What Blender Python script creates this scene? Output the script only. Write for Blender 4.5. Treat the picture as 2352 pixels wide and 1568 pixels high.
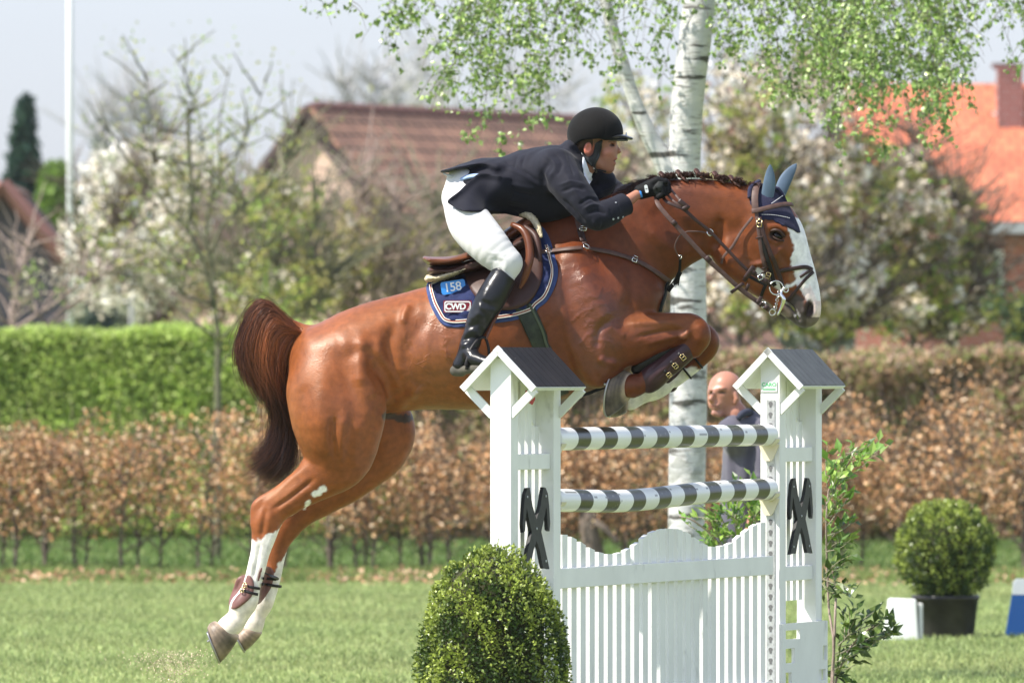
import bpy, bmesh, math, random
import numpy as np
from mathutils import Vector, Matrix
R = math.radians
for _o in list(bpy.data.objects): bpy.data.objects.remove(_o)
SC = bpy.context.scene
COL = SC.collection
# ------------------------------------------------------------------ camera
CAMD, CAMZ, FU, HU, HV, TILT = 41.5, 1.75, 22496.0, 1176.0, 784.0, math.atan(66.0/22496.0)
cam_d = bpy.data.cameras.new('camera'); cam = bpy.data.objects.new('camera', cam_d); COL.objects.link(cam)
cam.location = (0, -CAMD, CAMZ); cam.rotation_euler = (R(90)+TILT, 0, 0)
cam_d.sensor_width = 36.0; cam_d.lens = 36.0*FU/2352.0
cam_d.clip_start = 0.5; cam_d.clip_end = 6000
cam_d.dof.use_dof = True; cam_d.dof.focus_distance = 41.4; cam_d.dof.aperture_fstop = 7.5
SC.camera = cam
# ------------------------------------------------------------------ world, sun, exposure
SUN_EL, SUN_AZ = R(52), math.atan2(-0.93, -0.36)          # azimuth measured from +Y towards +X
wd = bpy.data.worlds.new('World'); SC.world = wd; wd.use_nodes = True
_n = wd.node_tree.nodes; _l = wd.node_tree.links
_bg = _n['Background']; _sky = _n.new('ShaderNodeTexSky'); _sky.sky_type = 'NISHITA'; _sky.sun_disc = False
_sky.sun_elevation = SUN_EL; _sky.sun_rotation = SUN_AZ; _sky.air_density = 1.3; _sky.dust_density = 0.6; _sky.ozone_density = 3.0
_hs = _n.new('ShaderNodeHueSaturation'); _hs.inputs['Saturation'].default_value = .35
_mu = _n.new('ShaderNodeMix'); _mu.data_type = 'RGBA'; _mu.blend_type = 'MULTIPLY'; _mu.inputs[0].default_value = 1; _mu.inputs[7].default_value = (.93, 1.0, 1.20, 1)
_l.new(_sky.outputs[0], _hs.inputs['Color']); _l.new(_hs.outputs[0], _mu.inputs[6]); 
_tc = _n.new('ShaderNodeTexCoord'); _sx = _n.new('ShaderNodeSeparateXYZ'); _l.new(_tc.outputs['Generated'], _sx.inputs[0])
_mr = _n.new('ShaderNodeMapRange'); _mr.inputs[1].default_value = .02; _mr.inputs[2].default_value = .22; _mr.inputs[3].default_value = .71; _mr.inputs[4].default_value = 1.0; _l.new(_sx.outputs[2], _mr.inputs[0])
_m2 = _n.new('ShaderNodeVectorMath'); _m2.operation = 'SCALE'; _l.new(_mu.outputs[2], _m2.inputs[0]); _l.new(_mr.outputs[0], _m2.inputs['Scale']); _l.new(_m2.outputs[0], _bg.inputs[0]); _bg.inputs[1].default_value = 0.13
sun_d = bpy.data.lights.new('sun', 'SUN'); sun_d.energy = 5.0; sun_d.angle = R(0.5); sun_d.color = (1.0, 0.94, 0.85)
sun = bpy.data.objects.new('sun', sun_d); COL.objects.link(sun)
SUNV = Vector((math.sin(SUN_AZ)*math.cos(SUN_EL), math.cos(SUN_AZ)*math.cos(SUN_EL), math.sin(SUN_EL)))
sun.rotation_euler = SUNV.to_track_quat('Z', 'Y').to_euler()
SC.view_settings.view_transform = 'Standard'; SC.view_settings.look = 'None'
SC.view_settings.gamma = 1.0; SC.view_settings.exposure = 0.74
SC.render.engine = 'CYCLES'
# ------------------------------------------------------------------ picture <-> place (real distances, one lens)
def W(u, v, y=0.0):
    """world point at depth y seen at photo position (u, v) of a 2352 px wide picture"""
    dx, dz = (u-HU)/FU, (HV-v)/FU
    c, s = math.cos(TILT), math.sin(TILT)
    t = (y+CAMD)/(c-dz*s)
    return Vector((dx*t, y, CAMZ+(dz*c+s)*t))
def upm(y=0.0): return FU/(CAMD+y)                        # photo units per metre at depth y
def UV(P):
    P = np.asarray(P); x = P[:, 0]; y = P[:, 1]+CAMD; z = P[:, 2]-CAMZ
    c, s = math.cos(TILT), math.sin(TILT)
    f = y*c+z*s; up = -y*s+z*c
    return HU+FU*x/f, HV-FU*up/f
# ------------------------------------------------------------------ naming
def tag(o, label=None, cat=None, group=None, kind=None):
    if label: o['label'] = label
    if cat: o['category'] = cat
    if group: o['group'] = group
    if kind: o['kind'] = kind
    return o
def thing(name, label, cat, loc=(0, 0, 0), rz=0, group=None):
    o = bpy.data.objects.new(name, None); COL.objects.link(o); o.empty_display_size = 0.1
    o.location = loc; o.rotation_euler = (0, 0, rz)
    return tag(o, label, cat, group)
def link(name, me, m, parent=None, smooth=True, world=True):
    """link mesh as one object. world=True: verts are world coordinates, kept in place under a parent"""
    o = bpy.data.objects.new(name, me); COL.objects.link(o)
    if m is not None and not len(me.materials): me.materials.append(m)
    me.polygons.foreach_set('use_smooth', np.full(len(me.polygons), bool(smooth)))
    if parent is not None:
        o.parent = parent
        if world:
            q = parent; M = Matrix.Identity(4)
            while q is not None:
                M = Matrix.LocRotScale(q.location, q.rotation_euler, q.scale) @ M; q = q.parent
            me.transform(M.inverted())
    return o
def mesh_np(name, V, F, col=None):
    """V (n,3), F (m,k) same-size faces or list of such arrays; col (n,3) optional point colour"""
    V = np.ascontiguousarray(V, dtype=np.float32)
    if not isinstance(F, list): F = [F]
    F = [np.asarray(f, dtype=np.int32) for f in F if len(f)]
    me = bpy.data.meshes.new(name)
    nl = sum(f.size for f in F); npoly = sum(len(f) for f in F)
    me.vertices.add(len(V)); me.vertices.foreach_set('co', V.ravel())
    me.loops.add(nl); me.loops.foreach_set('vertex_index', np.concatenate([f.ravel() for f in F]))
    me.polygons.add(npoly)
    st = []; off = 0
    for f in F:
        st.append(off+np.arange(len(f))*f.shape[1]); off += f.size
    me.polygons.foreach_set('loop_start', np.concatenate(st).astype(np.int32))
    me.update(calc_edges=True)
    if col is not None:
        a = me.color_attributes.new('tint', 'FLOAT_COLOR', 'POINT')
        c = np.ones((len(V), 4), np.float32); c[:, :3] = col
        a.data.foreach_set('color', c.ravel())
    return me
# ------------------------------------------------------------------ materials
def mat(name, col=(.5, .5, .5), rough=.6, var=0.0, vs=8.0, bump=0.0, bs=60.0, bd=0.01, metal=0.0, tint=False, spec=.28,
        sheen=0.0, trans=0.0, coat=0.0, col2=None, detail=4.0, rvar=0.0, subs=0.0):
    m = bpy.data.materials.new(name); m.use_nodes = True
    nt = m.node_tree; n = nt.nodes; l = nt.links; b = n['Principled BSDF']; out = n['Material Output']
    b.inputs['Roughness'].default_value = rough; b.inputs['Metallic'].default_value = metal
    b.inputs['Specular IOR Level'].default_value = spec
    if sheen: b.inputs['Sheen Weight'].default_value = sheen
    if coat: b.inputs['Coat Weight'].default_value = coat; b.inputs['Coat Roughness'].default_value = .12
    if subs:
        b.inputs['Subsurface Weight'].default_value = subs; b.inputs['Subsurface Radius'].default_value = (.02, .008, .004); b.inputs['Subsurface Scale'].default_value = .6
    tc = n.new('ShaderNodeTexCoord'); src = None
    if tint:
        a = n.new('ShaderNodeAttribute'); a.attribute_name = 'tint'; src = a.outputs['Color']
    if col2 is not None or var:
        nz = n.new('ShaderNodeTexNoise'); nz.inputs['Scale'].default_value = vs; nz.inputs['Detail'].default_value = detail
        l.new(tc.outputs['Object'], nz.inputs['Vector'])
        rp = n.new('ShaderNodeMapRange'); rp.inputs[1].default_value = .3; rp.inputs[2].default_value = .7
        l.new(nz.outputs['Fac'], rp.inputs[0])
        if col2 is not None:
            mx = n.new('ShaderNodeMix'); mx.data_type = 'RGBA'; mx.inputs[6].default_value = (*col, 1); mx.inputs[7].default_value = (*col2, 1)
            l.new(rp.outputs[0], mx.inputs[0]); src = mx.outputs[2]
        else:
            rp.inputs[3].default_value = 1-var; rp.inputs[4].default_value = 1+var
            mx = n.new('ShaderNodeMix'); mx.data_type = 'RGBA'; mx.blend_type = 'MULTIPLY'; mx.inputs[0].default_value = 1
            if src is not None: l.new(src, mx.inputs[6])
            else: mx.inputs[6].default_value = (*col, 1)
            l.new(rp.outputs[0], mx.inputs[7]); src = mx.outputs[2]
        if rvar:
            r2 = n.new('ShaderNodeMapRange'); r2.inputs[3].default_value = rough-rvar; r2.inputs[4].default_value = rough+rvar
            l.new(nz.outputs['Fac'], r2.inputs[0]); l.new(r2.outputs[0], b.inputs['Roughness'])
    if src is not None: l.new(src, b.inputs['Base Color'])
    else: b.inputs['Base Color'].default_value = (*col, 1)
    if bump:
        n2 = n.new('ShaderNodeTexNoise'); n2.inputs['Scale'].default_value = bs; n2.inputs['Detail'].default_value = 5
        l.new(tc.outputs['Object'], n2.inputs['Vector'])
        bp = n.new('ShaderNodeBump'); bp.inputs['Strength'].default_value = bump; bp.inputs['Distance'].default_value = bd
        l.new(n2.outputs['Fac'], bp.inputs['Height']); l.new(bp.outputs[0], b.inputs['Normal'])
    if trans:
        tr = n.new('ShaderNodeBsdfTranslucent'); ms = n.new('ShaderNodeMixShader'); ms.inputs[0].default_value = trans
        if src is not None: l.new(src, tr.inputs[0])
        else: tr.inputs[0].default_value = (*col, 1)
        l.new(b.outputs[0], ms.inputs[1]); l.new(tr.outputs[0], ms.inputs[2]); l.new(ms.outputs[0], out.inputs[0])
    return m
# ------------------------------------------------------------------ geometry helpers
def rng(s): return np.random.default_rng(s)
def spline(P, n):
    """Catmull-Rom through rows of P (any number of columns), n samples"""
    P = np.asarray(P, float); m = len(P)
    if m < 3:
        t = np.linspace(0, 1, n)[:, None]; return P[0]*(1-t)+P[-1]*t
    Q = np.vstack([2*P[0]-P[1], P, 2*P[-1]-P[-2]])
    t = np.linspace(0, m-1-1e-9, n); i = t.astype(int); f = (t-i)[:, None]
    a, b, c, d = Q[i], Q[i+1], Q[i+2], Q[i+3]
    return .5*(2*b+(c-a)*f+(2*a-5*b+4*c-d)*f**2+(3*b-a-3*c+d)*f**3)
def tubes_np(P, Rr, sides=4, flat=1.0, ref=None):
    """P (n,m,3) paths, Rr (n,m) radii -> V, F(quads).  flat<1 makes ribbons"""
    P = np.asarray(P, float); n, m, _ = P.shape
    T = np.gradient(P, axis=1); T /= np.linalg.norm(T, axis=2, keepdims=True)+1e-12
    up = np.zeros_like(T); up[..., 1] = 1.0
    if ref is not None: up = np.broadcast_to(np.asarray(ref, float), T.shape).copy()
    par = np.abs((T*up).sum(2)) > .95
    up[par] = (0.3, 0.1, 1.0)
    A = np.cross(T, up); A /= np.linalg.norm(A, axis=2, keepdims=True)+1e-12
    B = np.cross(A, T)
    an = np.arange(sides)*2*math.pi/sides
    V = P[:, :, None, :]+Rr[:, :, None, None]*(np.cos(an)[:, None]*A[:, :, None, :]+flat*np.sin(an)[:, None]*B[:, :, None, :])
    idx = np.arange(n*m*sides).reshape(n, m, sides)
    a = idx[:, :-1, :]; b = idx[:, 1:, :]
    F = np.stack([a, np.roll(a, -1, 2), np.roll(b, -1, 2), b], -1).reshape(-1, 4)
    return V.reshape(-1, 3), F
class MB:
    """collects shapes in one mesh"""
    def __init__(s): s.V = []; s.F4 = []; s.F3 = []; s.C = []; s.n = 0; s.poly = []
    def add(s, V, F, col=None):
        V = np.asarray(V, float).reshape(-1, 3); F = np.asarray(F, int)
        if len(F) and F.shape[1] == 4: s.F4.append(F+s.n)
        elif len(F): (s.F3 if F.shape[1] == 3 else s.poly).append(F+s.n)
        s.V.append(V); s.n += len(V)
        c = np.ones((len(V), 3))*.5 if col is None else np.broadcast_to(np.asarray(col, float), (len(V), 3))
        s.C.append(c); return s
    def box(s, a, b, M=None, col=None):
        a = np.array(a, float); b = np.array(b, float)
        V = np.array([[(a, b)[i][0], (a, b)[j][1], (a, b)[k][2]] for i in (0, 1) for j in (0, 1) for k in (0, 1)])
        F = [(0, 1, 3, 2), (4, 6, 7, 5), (0, 4, 5, 1), (2, 3, 7, 6), (0, 2, 6, 4), (1, 5, 7, 3)]
        if M is not None: V = np.array([M @ Vector(p) for p in V])
        return s.add(V, F, col)
    def tube(s, P, r, sides=8, flat=1.0, n=None, ref=None, col=None, cap=True):
        P = np.array([tuple(p) for p in P], float)
        r = np.full(len(P), r, float) if np.isscalar(r) else np.asarray(r, float)
        if n:
            Q = spline(np.column_stack([P, r]), n); P = Q[:, :3]; r = Q[:, 3]
        V, F = tubes_np(P[None], r[None], sides, flat, ref)
        k = s.n; s.add(V, F, col)
        if cap:
            for base in (0, (len(P)-1)*sides):
                c = V[base:base+sides].mean(0); i0 = s.n
                s.add([c], np.zeros((0, 3), int), col)
                s.F3.append(np.array([(k+base+j, k+base+(j+1) % sides, i0) for j in range(sides)]))
        return s
    def prism(s, pts, y0, y1, M=None, col=None):
        """closed outline pts [(x,z)] extruded from y0 to y1"""
        n = len(pts)
        V = np.array([(p[0], y0, p[1]) for p in pts]+[(p[0], y1, p[1]) for p in pts])
        if M is not None: V = np.array([M @ Vector(p) for p in V])
        k = s.n
        F = [(i, (i+1) % n, n+(i+1) % n, n+i) for i in range(n)]
        s.add(V, F, col)
        from mathutils.geometry import tessellate_polygon
        tr = tessellate_polygon([[Vector((p[0], p[1], 0)) for p in pts]])
        tr = np.array([tuple(t) for t in tr])
        s.F3.append(tr+k); s.F3.append(tr[:, ::-1]+k+n)
        return s
    def ring(s, c, R0, r, nrm=(0, 1, 0), seg=20, sides=6, a0=0, a1=2*math.pi, sx=1.0, col=None):
        nrm = Vector(nrm).normalized(); q = nrm.to_track_quat('Z', 'Y').to_matrix()
        an = np.linspace(a0, a1, seg+1)
        P = [Vector(c)+q @ Vector((R0*sx*math.cos(a), R0*math.sin(a), 0)) for a in an]
        return s.tube(P, r, sides, ref=tuple(nrm), col=col)
    def build(s, name, m, parent=None, smooth=False, world=True, bevel=0.0):
        V = np.vstack(s.V); C = np.vstack(s.C)
        F = []
        if s.F4: F.append(np.vstack(s.F4))
        if s.F3: F.append(np.vstack(s.F3))
        for p in s.poly: F.append(p)
        me = mesh_np(name, V, F, C)
        bm = bmesh.new(); bm.from_mesh(me); bmesh.ops.recalc_face_normals(bm, faces=bm.faces); bm.to_mesh(me); bm.free()
        o = link(name, me, m, parent, smooth, world)
        if bevel:
            bv = o.modifiers.new('bevel', 'BEVEL'); bv.width = bevel; bv.segments = 2; bv.limit_method = 'ANGLE'; bv.harden_normals = False
        return o
# ------------------------------------------------------------------ implicit sculpting (smooth unions on a grid -> mesh)
class Sculpt:
    def __init__(s, lo, hi, h):
        s.h = h; s.lo = np.array(lo, float); s.n = np.ceil((np.array(hi)-s.lo)/h).astype(int)+1
        s.f = np.full(s.n, 0.5, np.float32)
    def _sub(s, lo, hi):
        i0 = np.clip(((np.array(lo)-s.lo)/s.h).astype(int)-1, 0, s.n-1); i1 = np.clip(((np.array(hi)-s.lo)/s.h).astype(int)+2, 1, s.n)
        if np.any(i1 <= i0): return None
        ax = [(s.lo[k]+s.h*np.arange(i0[k], i1[k])).astype(np.float32) for k in range(3)]
        return tuple(slice(i0[k], i1[k]) for k in range(3)), ax[0][:, None, None], ax[1][None, :, None], ax[2][None, None, :]
    def _merge(s, sl, d, k, sub=False):
        f = s.f[sl]
        if sub:
            d = -d; hh = np.clip(.5+.5*(d-f)/k, 0, 1); s.f[sl] = f*(1-hh)+d*hh+k*hh*(1-hh)
        else:
            hh = np.clip(.5+.5*(f-d)/k, 0, 1); s.f[sl] = f*(1-hh)+d*hh-k*hh*(1-hh)
    def sweep(s, nodes, k=.02, n=None, sub=False, y=0.0):
        """nodes (u,v,r[u],sy,y): in-plane sweep with elliptical section (depth radius = r*sy)"""
        N = np.array([tuple(q)+((1.0,) if len(q) < 4 else ())+((y,) if len(q) < 5 else ()) for q in nodes], float)
        m = n or max(2, (len(N)-1)*5+1)
        N = spline(N, m)
        C = np.array([W(q[0], q[1], q[4]) for q in N]); rr = np.array([q[2]/upm(q[4]) for q in N]); sy = N[:, 3]
        dm = None; pad = k*1.2+3*s.h
        ry = rr*sy
        lo = np.array([(C[:, 0]-rr).min(), (C[:, 1]-ry).min(), (C[:, 2]-rr).min()])-pad
        hi = np.array([(C[:, 0]+rr).max(), (C[:, 1]+ry).max(), (C[:, 2]+rr).max()])+pad
        g = s._sub(lo, hi)
        if g is None: return s
        sl, X, Y, Z = g
        best = np.full(np.broadcast(X, Y, Z).shape, 9.0, np.float32)
        for i in range(m-1):
            a, b = C[i], C[i+1]; ex, ez = b[0]-a[0], b[2]-a[2]; L2 = ex*ex+ez*ez+1e-12
            l2 = np.minimum(a, b)-max(rr[i], rr[i+1], ry[i], ry[i+1])-pad; h2 = np.maximum(a, b)+max(rr[i], rr[i+1], ry[i], ry[i+1])+pad
            x0, x1 = np.searchsorted(X[:, 0, 0], [l2[0], h2[0]]); z0, z1 = np.searchsorted(Z[0, 0, :], [l2[2], h2[2]])
            if x1 <= x0 or z1 <= z0: continue
            x = X[x0:x1]; z = Z[:, :, z0:z1]
            t = np.clip(((x-a[0])*ex+(z-a[2])*ez)/L2, 0, 1)
            r = rr[i]+(rr[i+1]-rr[i])*t; sc = sy[i]+(sy[i+1]-sy[i])*t; yc = a[1]+(b[1]-a[1])*t
            dd = np.sqrt((x-a[0]-ex*t)**2+(z-a[2]-ez*t)**2+((Y-yc)/sc)**2)-r
            sub_ = best[x0:x1, :, z0:z1]; np.minimum(sub_, dd.astype(np.float32), out=sub_)
        s._merge(sl, best, k, sub); return s
    def cone(s, pts, k=.02, sub=False, n=None):
        """true 3-D tapered limbs: pts (x,y,z,r) world metres"""
        N = np.array(pts, float)
        if n: N = spline(N, n)
        pad = k*1.2+3*s.h
        g = s._sub((N[:, :3]-N[:, 3:]).min(0)-pad, (N[:, :3]+N[:, 3:]).max(0)+pad)
        if g is None: return s
        sl, X, Y, Z = g; best = None
        for a, b in zip(N[:-1], N[1:]):
            e = b[:3]-a[:3]; L2 = (e**2).sum()+1e-12
            t = np.clip(((X-a[0])*e[0]+(Y-a[1])*e[1]+(Z-a[2])*e[2])/L2, 0, 1)
            d = np.sqrt((X-a[0]-e[0]*t)**2+(Y-a[1]-e[1]*t)**2+(Z-a[2]-e[2]*t)**2)-(a[3]+(b[3]-a[3])*t)
            best = d if best is None else np.minimum(best, d)
        s._merge(sl, best.astype(np.float32), k, sub); return s
    def ell(s, u, v, ru, rv, ry, ang=0.0, y=0.0, k=.02, sub=False):
        """ellipsoid at photo position; ru,rv photo units, ry metres, ang degrees clockwise in the picture"""
        c = W(u, v, y); a = ru/upm(y); b = rv/upm(y); m = max(a, b)
        pad = k*1.2+3*s.h
        g = s._sub((c[0]-m-pad, c[1]-ry-pad, c[2]-m-pad), (c[0]+m+pad, c[1]+ry+pad, c[2]+m+pad))
        if g is None: return s
        sl, X, Y, Z = g; ca, sa = math.cos(R(-ang)), math.sin(R(-ang))
        x = (X-c[0])*ca+(Z-c[2])*sa; z = -(X-c[0])*sa+(Z-c[2])*ca; yy = Y-c[1]
        k0 = np.sqrt((x/a)**2+(z/b)**2+(yy/ry)**2); k1 = np.sqrt((x/a**2)**2+(z/b**2)**2+(yy/ry**2)**2)
        s._merge(sl, (k0*(k0-1)/np.maximum(k1, 1e-6)).astype(np.float32), k, sub); return s
    def halfspace(s, p, nrm, k=.004):
        """cut away the side the normal points to"""
        p = np.array(p); nrm = np.array(nrm, float); nrm /= np.linalg.norm(nrm)
        X = (s.lo[0]+s.h*np.arange(s.n[0])).astype(np.float32)[:, None, None]; Y = (s.lo[1]+s.h*np.arange(s.n[1])).astype(np.float32)[None, :, None]; Z = (s.lo[2]+s.h*np.arange(s.n[2])).astype(np.float32)[None, None, :]
        d = (X-p[0])*nrm[0]+(Y-p[1])*nrm[1]+(Z-p[2])*nrm[2]
        s.f = np.maximum(s.f, d.astype(np.float32)); return s
    def mesh(s, smooth=2):
        f = s.f; f[0] = f[-1] = .5; f[:, 0] = f[:, -1] = .5; f[:, :, 0] = f[:, :, -1] = .5
        neg = f < 0
        c = neg[:-1, :-1, :-1].astype(np.uint8)
        cnt = np.zeros_like(c)
        for i in (0, 1):
            for j in (0, 1):
                for k in (0, 1):
                    cnt += neg[i:neg.shape[0]-1+i, j:neg.shape[1]-1+j, k:neg.shape[2]-1+k]
        act = (cnt > 0) & (cnt < 8); I = np.argwhere(act); del cnt
        idx = np.full(act.shape, -1, np.int32); idx[act] = np.arange(len(I))
        acc = np.zeros((len(I), 3)); num = np.zeros(len(I))
        cor = {}
        for i in (0, 1):
            for j in (0, 1):
                for k in (0, 1): cor[i, j, k] = f[I[:, 0]+i, I[:, 1]+j, I[:, 2]+k]
        for ax in range(3):
            o = [a for a in range(3) if a != ax]
            for p in (0, 1):
                for q in (0, 1):
                    a = [0, 0, 0]; a[o[0]] = p; a[o[1]] = q; b = list(a); b[ax] = 1
                    fa, fb = cor[tuple(a)], cor[tuple(b)]; m = (fa < 0) != (fb < 0)
                    t = np.where(m, fa/np.where(m, fa-fb, 1), 0)
                    P = np.array(a, float)[None]+np.zeros((len(I), 3)); P[:, ax] += t
                    acc[m] += P[m]; num[m] += 1
        V = (I+acc/num[:, None])*s.h+s.lo
        Fs = []
        for ax in range(3):
            o = [a for a in range(3) if a != ax]
            sa = [slice(None)]*3; sb = [slice(None)]*3; sa[ax] = slice(0, -1); sb[ax] = slice(1, None)
            ch = neg[tuple(sa)] != neg[tuple(sb)]
            E = np.argwhere(ch); E = E[(E[:, o[0]] > 0) & (E[:, o[1]] > 0) & (E[:, o[0]] < act.shape[o[0]]) & (E[:, o[1]] < act.shape[o[1]])]
            def cell(d0, d1):
                e = E.copy(); e[:, o[0]] += d0; e[:, o[1]] += d1; return idx[e[:, 0], e[:, 1], e[:, 2]]
            q = np.stack([cell(-1, -1), cell(0, -1), cell(0, 0), cell(-1, 0)], 1)
            st = neg[E[:, 0], E[:, 1], E[:, 2]]
            if ax == 1: st = ~st
            q[~st] = q[~st][:, ::-1]
            Fs.append(q)
        F = np.vstack(Fs); F = F[(F >= 0).all(1)]
        V = lap(V, F, smooth)
        return V, F
def edges_of(F):
    k = F.shape[1]
    E = np.vstack([np.stack([F[:, i], F[:, (i+1) % k]], 1) for i in range(k)]); E.sort(axis=1)
    key = np.unique(E[:, 0].astype(np.int64)*10**8+E[:, 1])
    return (key//10**8).astype(int), (key % 10**8).astype(int)
def lap(V, F, it, lam=.5):
    if not it: return V
    a, b = edges_of(F); n = len(V); deg = np.bincount(a, minlength=n)+np.bincount(b, minlength=n)+1e-9
    for _ in range(it):
        W_ = np.stack([np.bincount(a, V[b, k], n)+np.bincount(b, V[a, k], n) for k in range(3)], 1)/deg[:, None]
        V = V+lam*(W_-V)
    return V
def normals(V, F):
    n = np.cross(V[F[:, 2]]-V[F[:, 0]], V[F[:, 3 if F.shape[1] == 4 else 1]]-V[F[:, 1 if F.shape[1] == 4 else 0]])
    N = np.stack([sum(np.bincount(F[:, j], n[:, k], len(V)) for j in range(F.shape[1])) for k in range(3)], 1)
    return N/(np.linalg.norm(N, axis=1, keepdims=True)+1e-12)
def pdist(u, v, pts):
    """distance (photo units) to polyline, and parameter 0..1"""
    best = np.full(u.shape, 1e9); par = np.zeros(u.shape); m = len(pts)-1
    for i in range(m):
        (x0, y0), (x1, y1) = pts[i], pts[i+1]; ex, ey = x1-x0, y1-y0; L = ex*ex+ey*ey+1e-9
        t = np.clip(((u-x0)*ex+(v-y0)*ey)/L, 0, 1); d = np.hypot(u-x0-ex*t, v-y0-ey*t)
        k = d < best; best[k] = d[k]; par[k] = ((i+t)/m)[k]
    return best, par
def inpoly(u, v, pts):
    r = np.zeros(u.shape, bool); n = len(pts)
    for i in range(n):
        x0, y0 = pts[i]; x1, y1 = pts[(i+1) % n]
        c = (y0 > v) != (y1 > v)
        with np.errstate(divide='ignore', invalid='ignore'):
            xi = x0+(v-y0)*(x1-x0)/(y1-y0+1e-12)
        r ^= c & (u < xi)
    return r
def relief(V, F, st, ymax=None):
    """push the surface along its normal: ridges (+mm) and grooves (-mm) along lines in the side view"""
    N = normals(V, F); u, v = UV(V); d = np.zeros(len(V))
    for s in st:
        pts, w, amp = s[0], s[1], s[2]; yl = s[3] if len(s) > 3 else None
        x0 = min(p[0] for p in pts)-3*w; x1 = max(p[0] for p in pts)+3*w; y0 = min(p[1] for p in pts)-3*w; y1 = max(p[1] for p in pts)+3*w
        m = (u > x0) & (u < x1) & (v > y0) & (v < y1)
        if yl is not None: m &= V[:, 1] < yl
        if not m.any(): continue
        P = spline(pts, max(2, len(pts)*4)) if len(pts) > 2 else np.array(pts)
        dd, t = pdist(u[m], v[m], [tuple(p) for p in P])
        tp = np.clip(np.minimum(t, 1-t)*5+.25, 0, 1) if len(pts) > 1 else 1
        d[m] += amp*.001*np.exp(-(dd/w)**2)*tp
    wgt = np.clip(np.abs(N[:, 1])*1.6-.1, 0, 1)
    return V+N*(d*wgt)[:, None]
def vnoise(P, s, seed=0):
    """cheap smooth noise in -1..1 from summed sines"""
    r = rng(seed); o = np.zeros(len(P))
    for i in range(7):
        k = r.normal(size=3); k *= s*(.6+1.1*r.random())/np.linalg.norm(k); o += np.sin(P @ k+r.random()*6.28)
    return o/3.2
# ================================================================== setting: ground
m_ground = mat('turf_soil', (.17, .22, .07), rough=1.0, col2=(.22, .25, .10), vs=3.0, bump=.6, bs=90, bd=.02, spec=.1)
g = MB(); g.add([(-3000, -60, 0), (3000, -60, 0), (3000, 5500, 0), (-3000, 5500, 0)], [(0, 1, 2, 3)])
tag(g.build('ground', m_ground), kind='structure')
m_grass = mat('grass_blades', rough=.55, tint=True, trans=.3, spec=.3)
def grass(name, d0, d1, dens, h0, h1, label, seed, base, wdt=.0045, u0=-430, u1=2780, power=1.0):
    r = rng(seed)
    a0 = (u1-u0)*d0/FU; a1 = (u1-u0)*d1/FU; n = int((a0+a1)/2*(d1-d0)*dens)
    d = d0+(d1-d0)*r.random(n)**power
    u = u0+(u1-u0)*r.random(n)
    x = (u-HU)*d/FU; y = d-CAMD
    h = (h0+(h1-h0)*r.random(n))*(1+.25*np.sin(x*2.1)*np.sin(y*1.3))
    an = r.random(n)*6.283; dx = np.cos(an)*wdt*(.6+.8*r.random(n)); dy = np.sin(an)*wdt
    lx = r.normal(size=n)*h*.45; ly = r.normal(size=n)*h*.45
    z0 = np.zeros(n)
    V = np.stack([np.stack([x-dx, y-dy, z0], 1), np.stack([x+dx, y+dy, z0], 1),
                  np.stack([x+lx*.4+dx*.7, y+ly*.4+dy*.7, h*.6], 1), np.stack([x+lx, y+ly, h], 1)], 1).reshape(-1, 3)
    F = np.arange(4*n).reshape(n, 4)
    P = np.stack([x, y, x*0], 1)
    k = 1+.08*vnoise(P, 1.2, seed)+.08*vnoise(P, 6, seed+1)+.20*r.normal(size=n)
    yel = np.clip(.15+.22*vnoise(P, .8, seed+2)+.25*r.normal(size=n), 0, 1)[:, None]
    c = np.array(base)[None]*np.clip(k, .4, 1.9)[:, None]; c = c*(1-yel)+yel*c*np.array([1.4, 1.15, 1.3])
    me = mesh_np(name, V, F, np.repeat(c, 4, 0))
    return tag(link(name, me, m_grass, smooth=False), label, 'grass', kind='stuff')
grass('grass', 53, 80.5, 560, .018, .042, 'short mown lawn in front of the brown hedge', 3, (.285, .36, .135))
grass('rough_grass', 80.3, 84.8, 420, .04, .11, 'longer unmown grass at the foot of the brown hedge', 4, (.20, .27, .08), .006)
grass('meadow_grass', 84.8, 102, 130, .03, .07, 'grass between the brown hedge and the green hedge', 5, (.10, .17, .04), .009)
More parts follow.
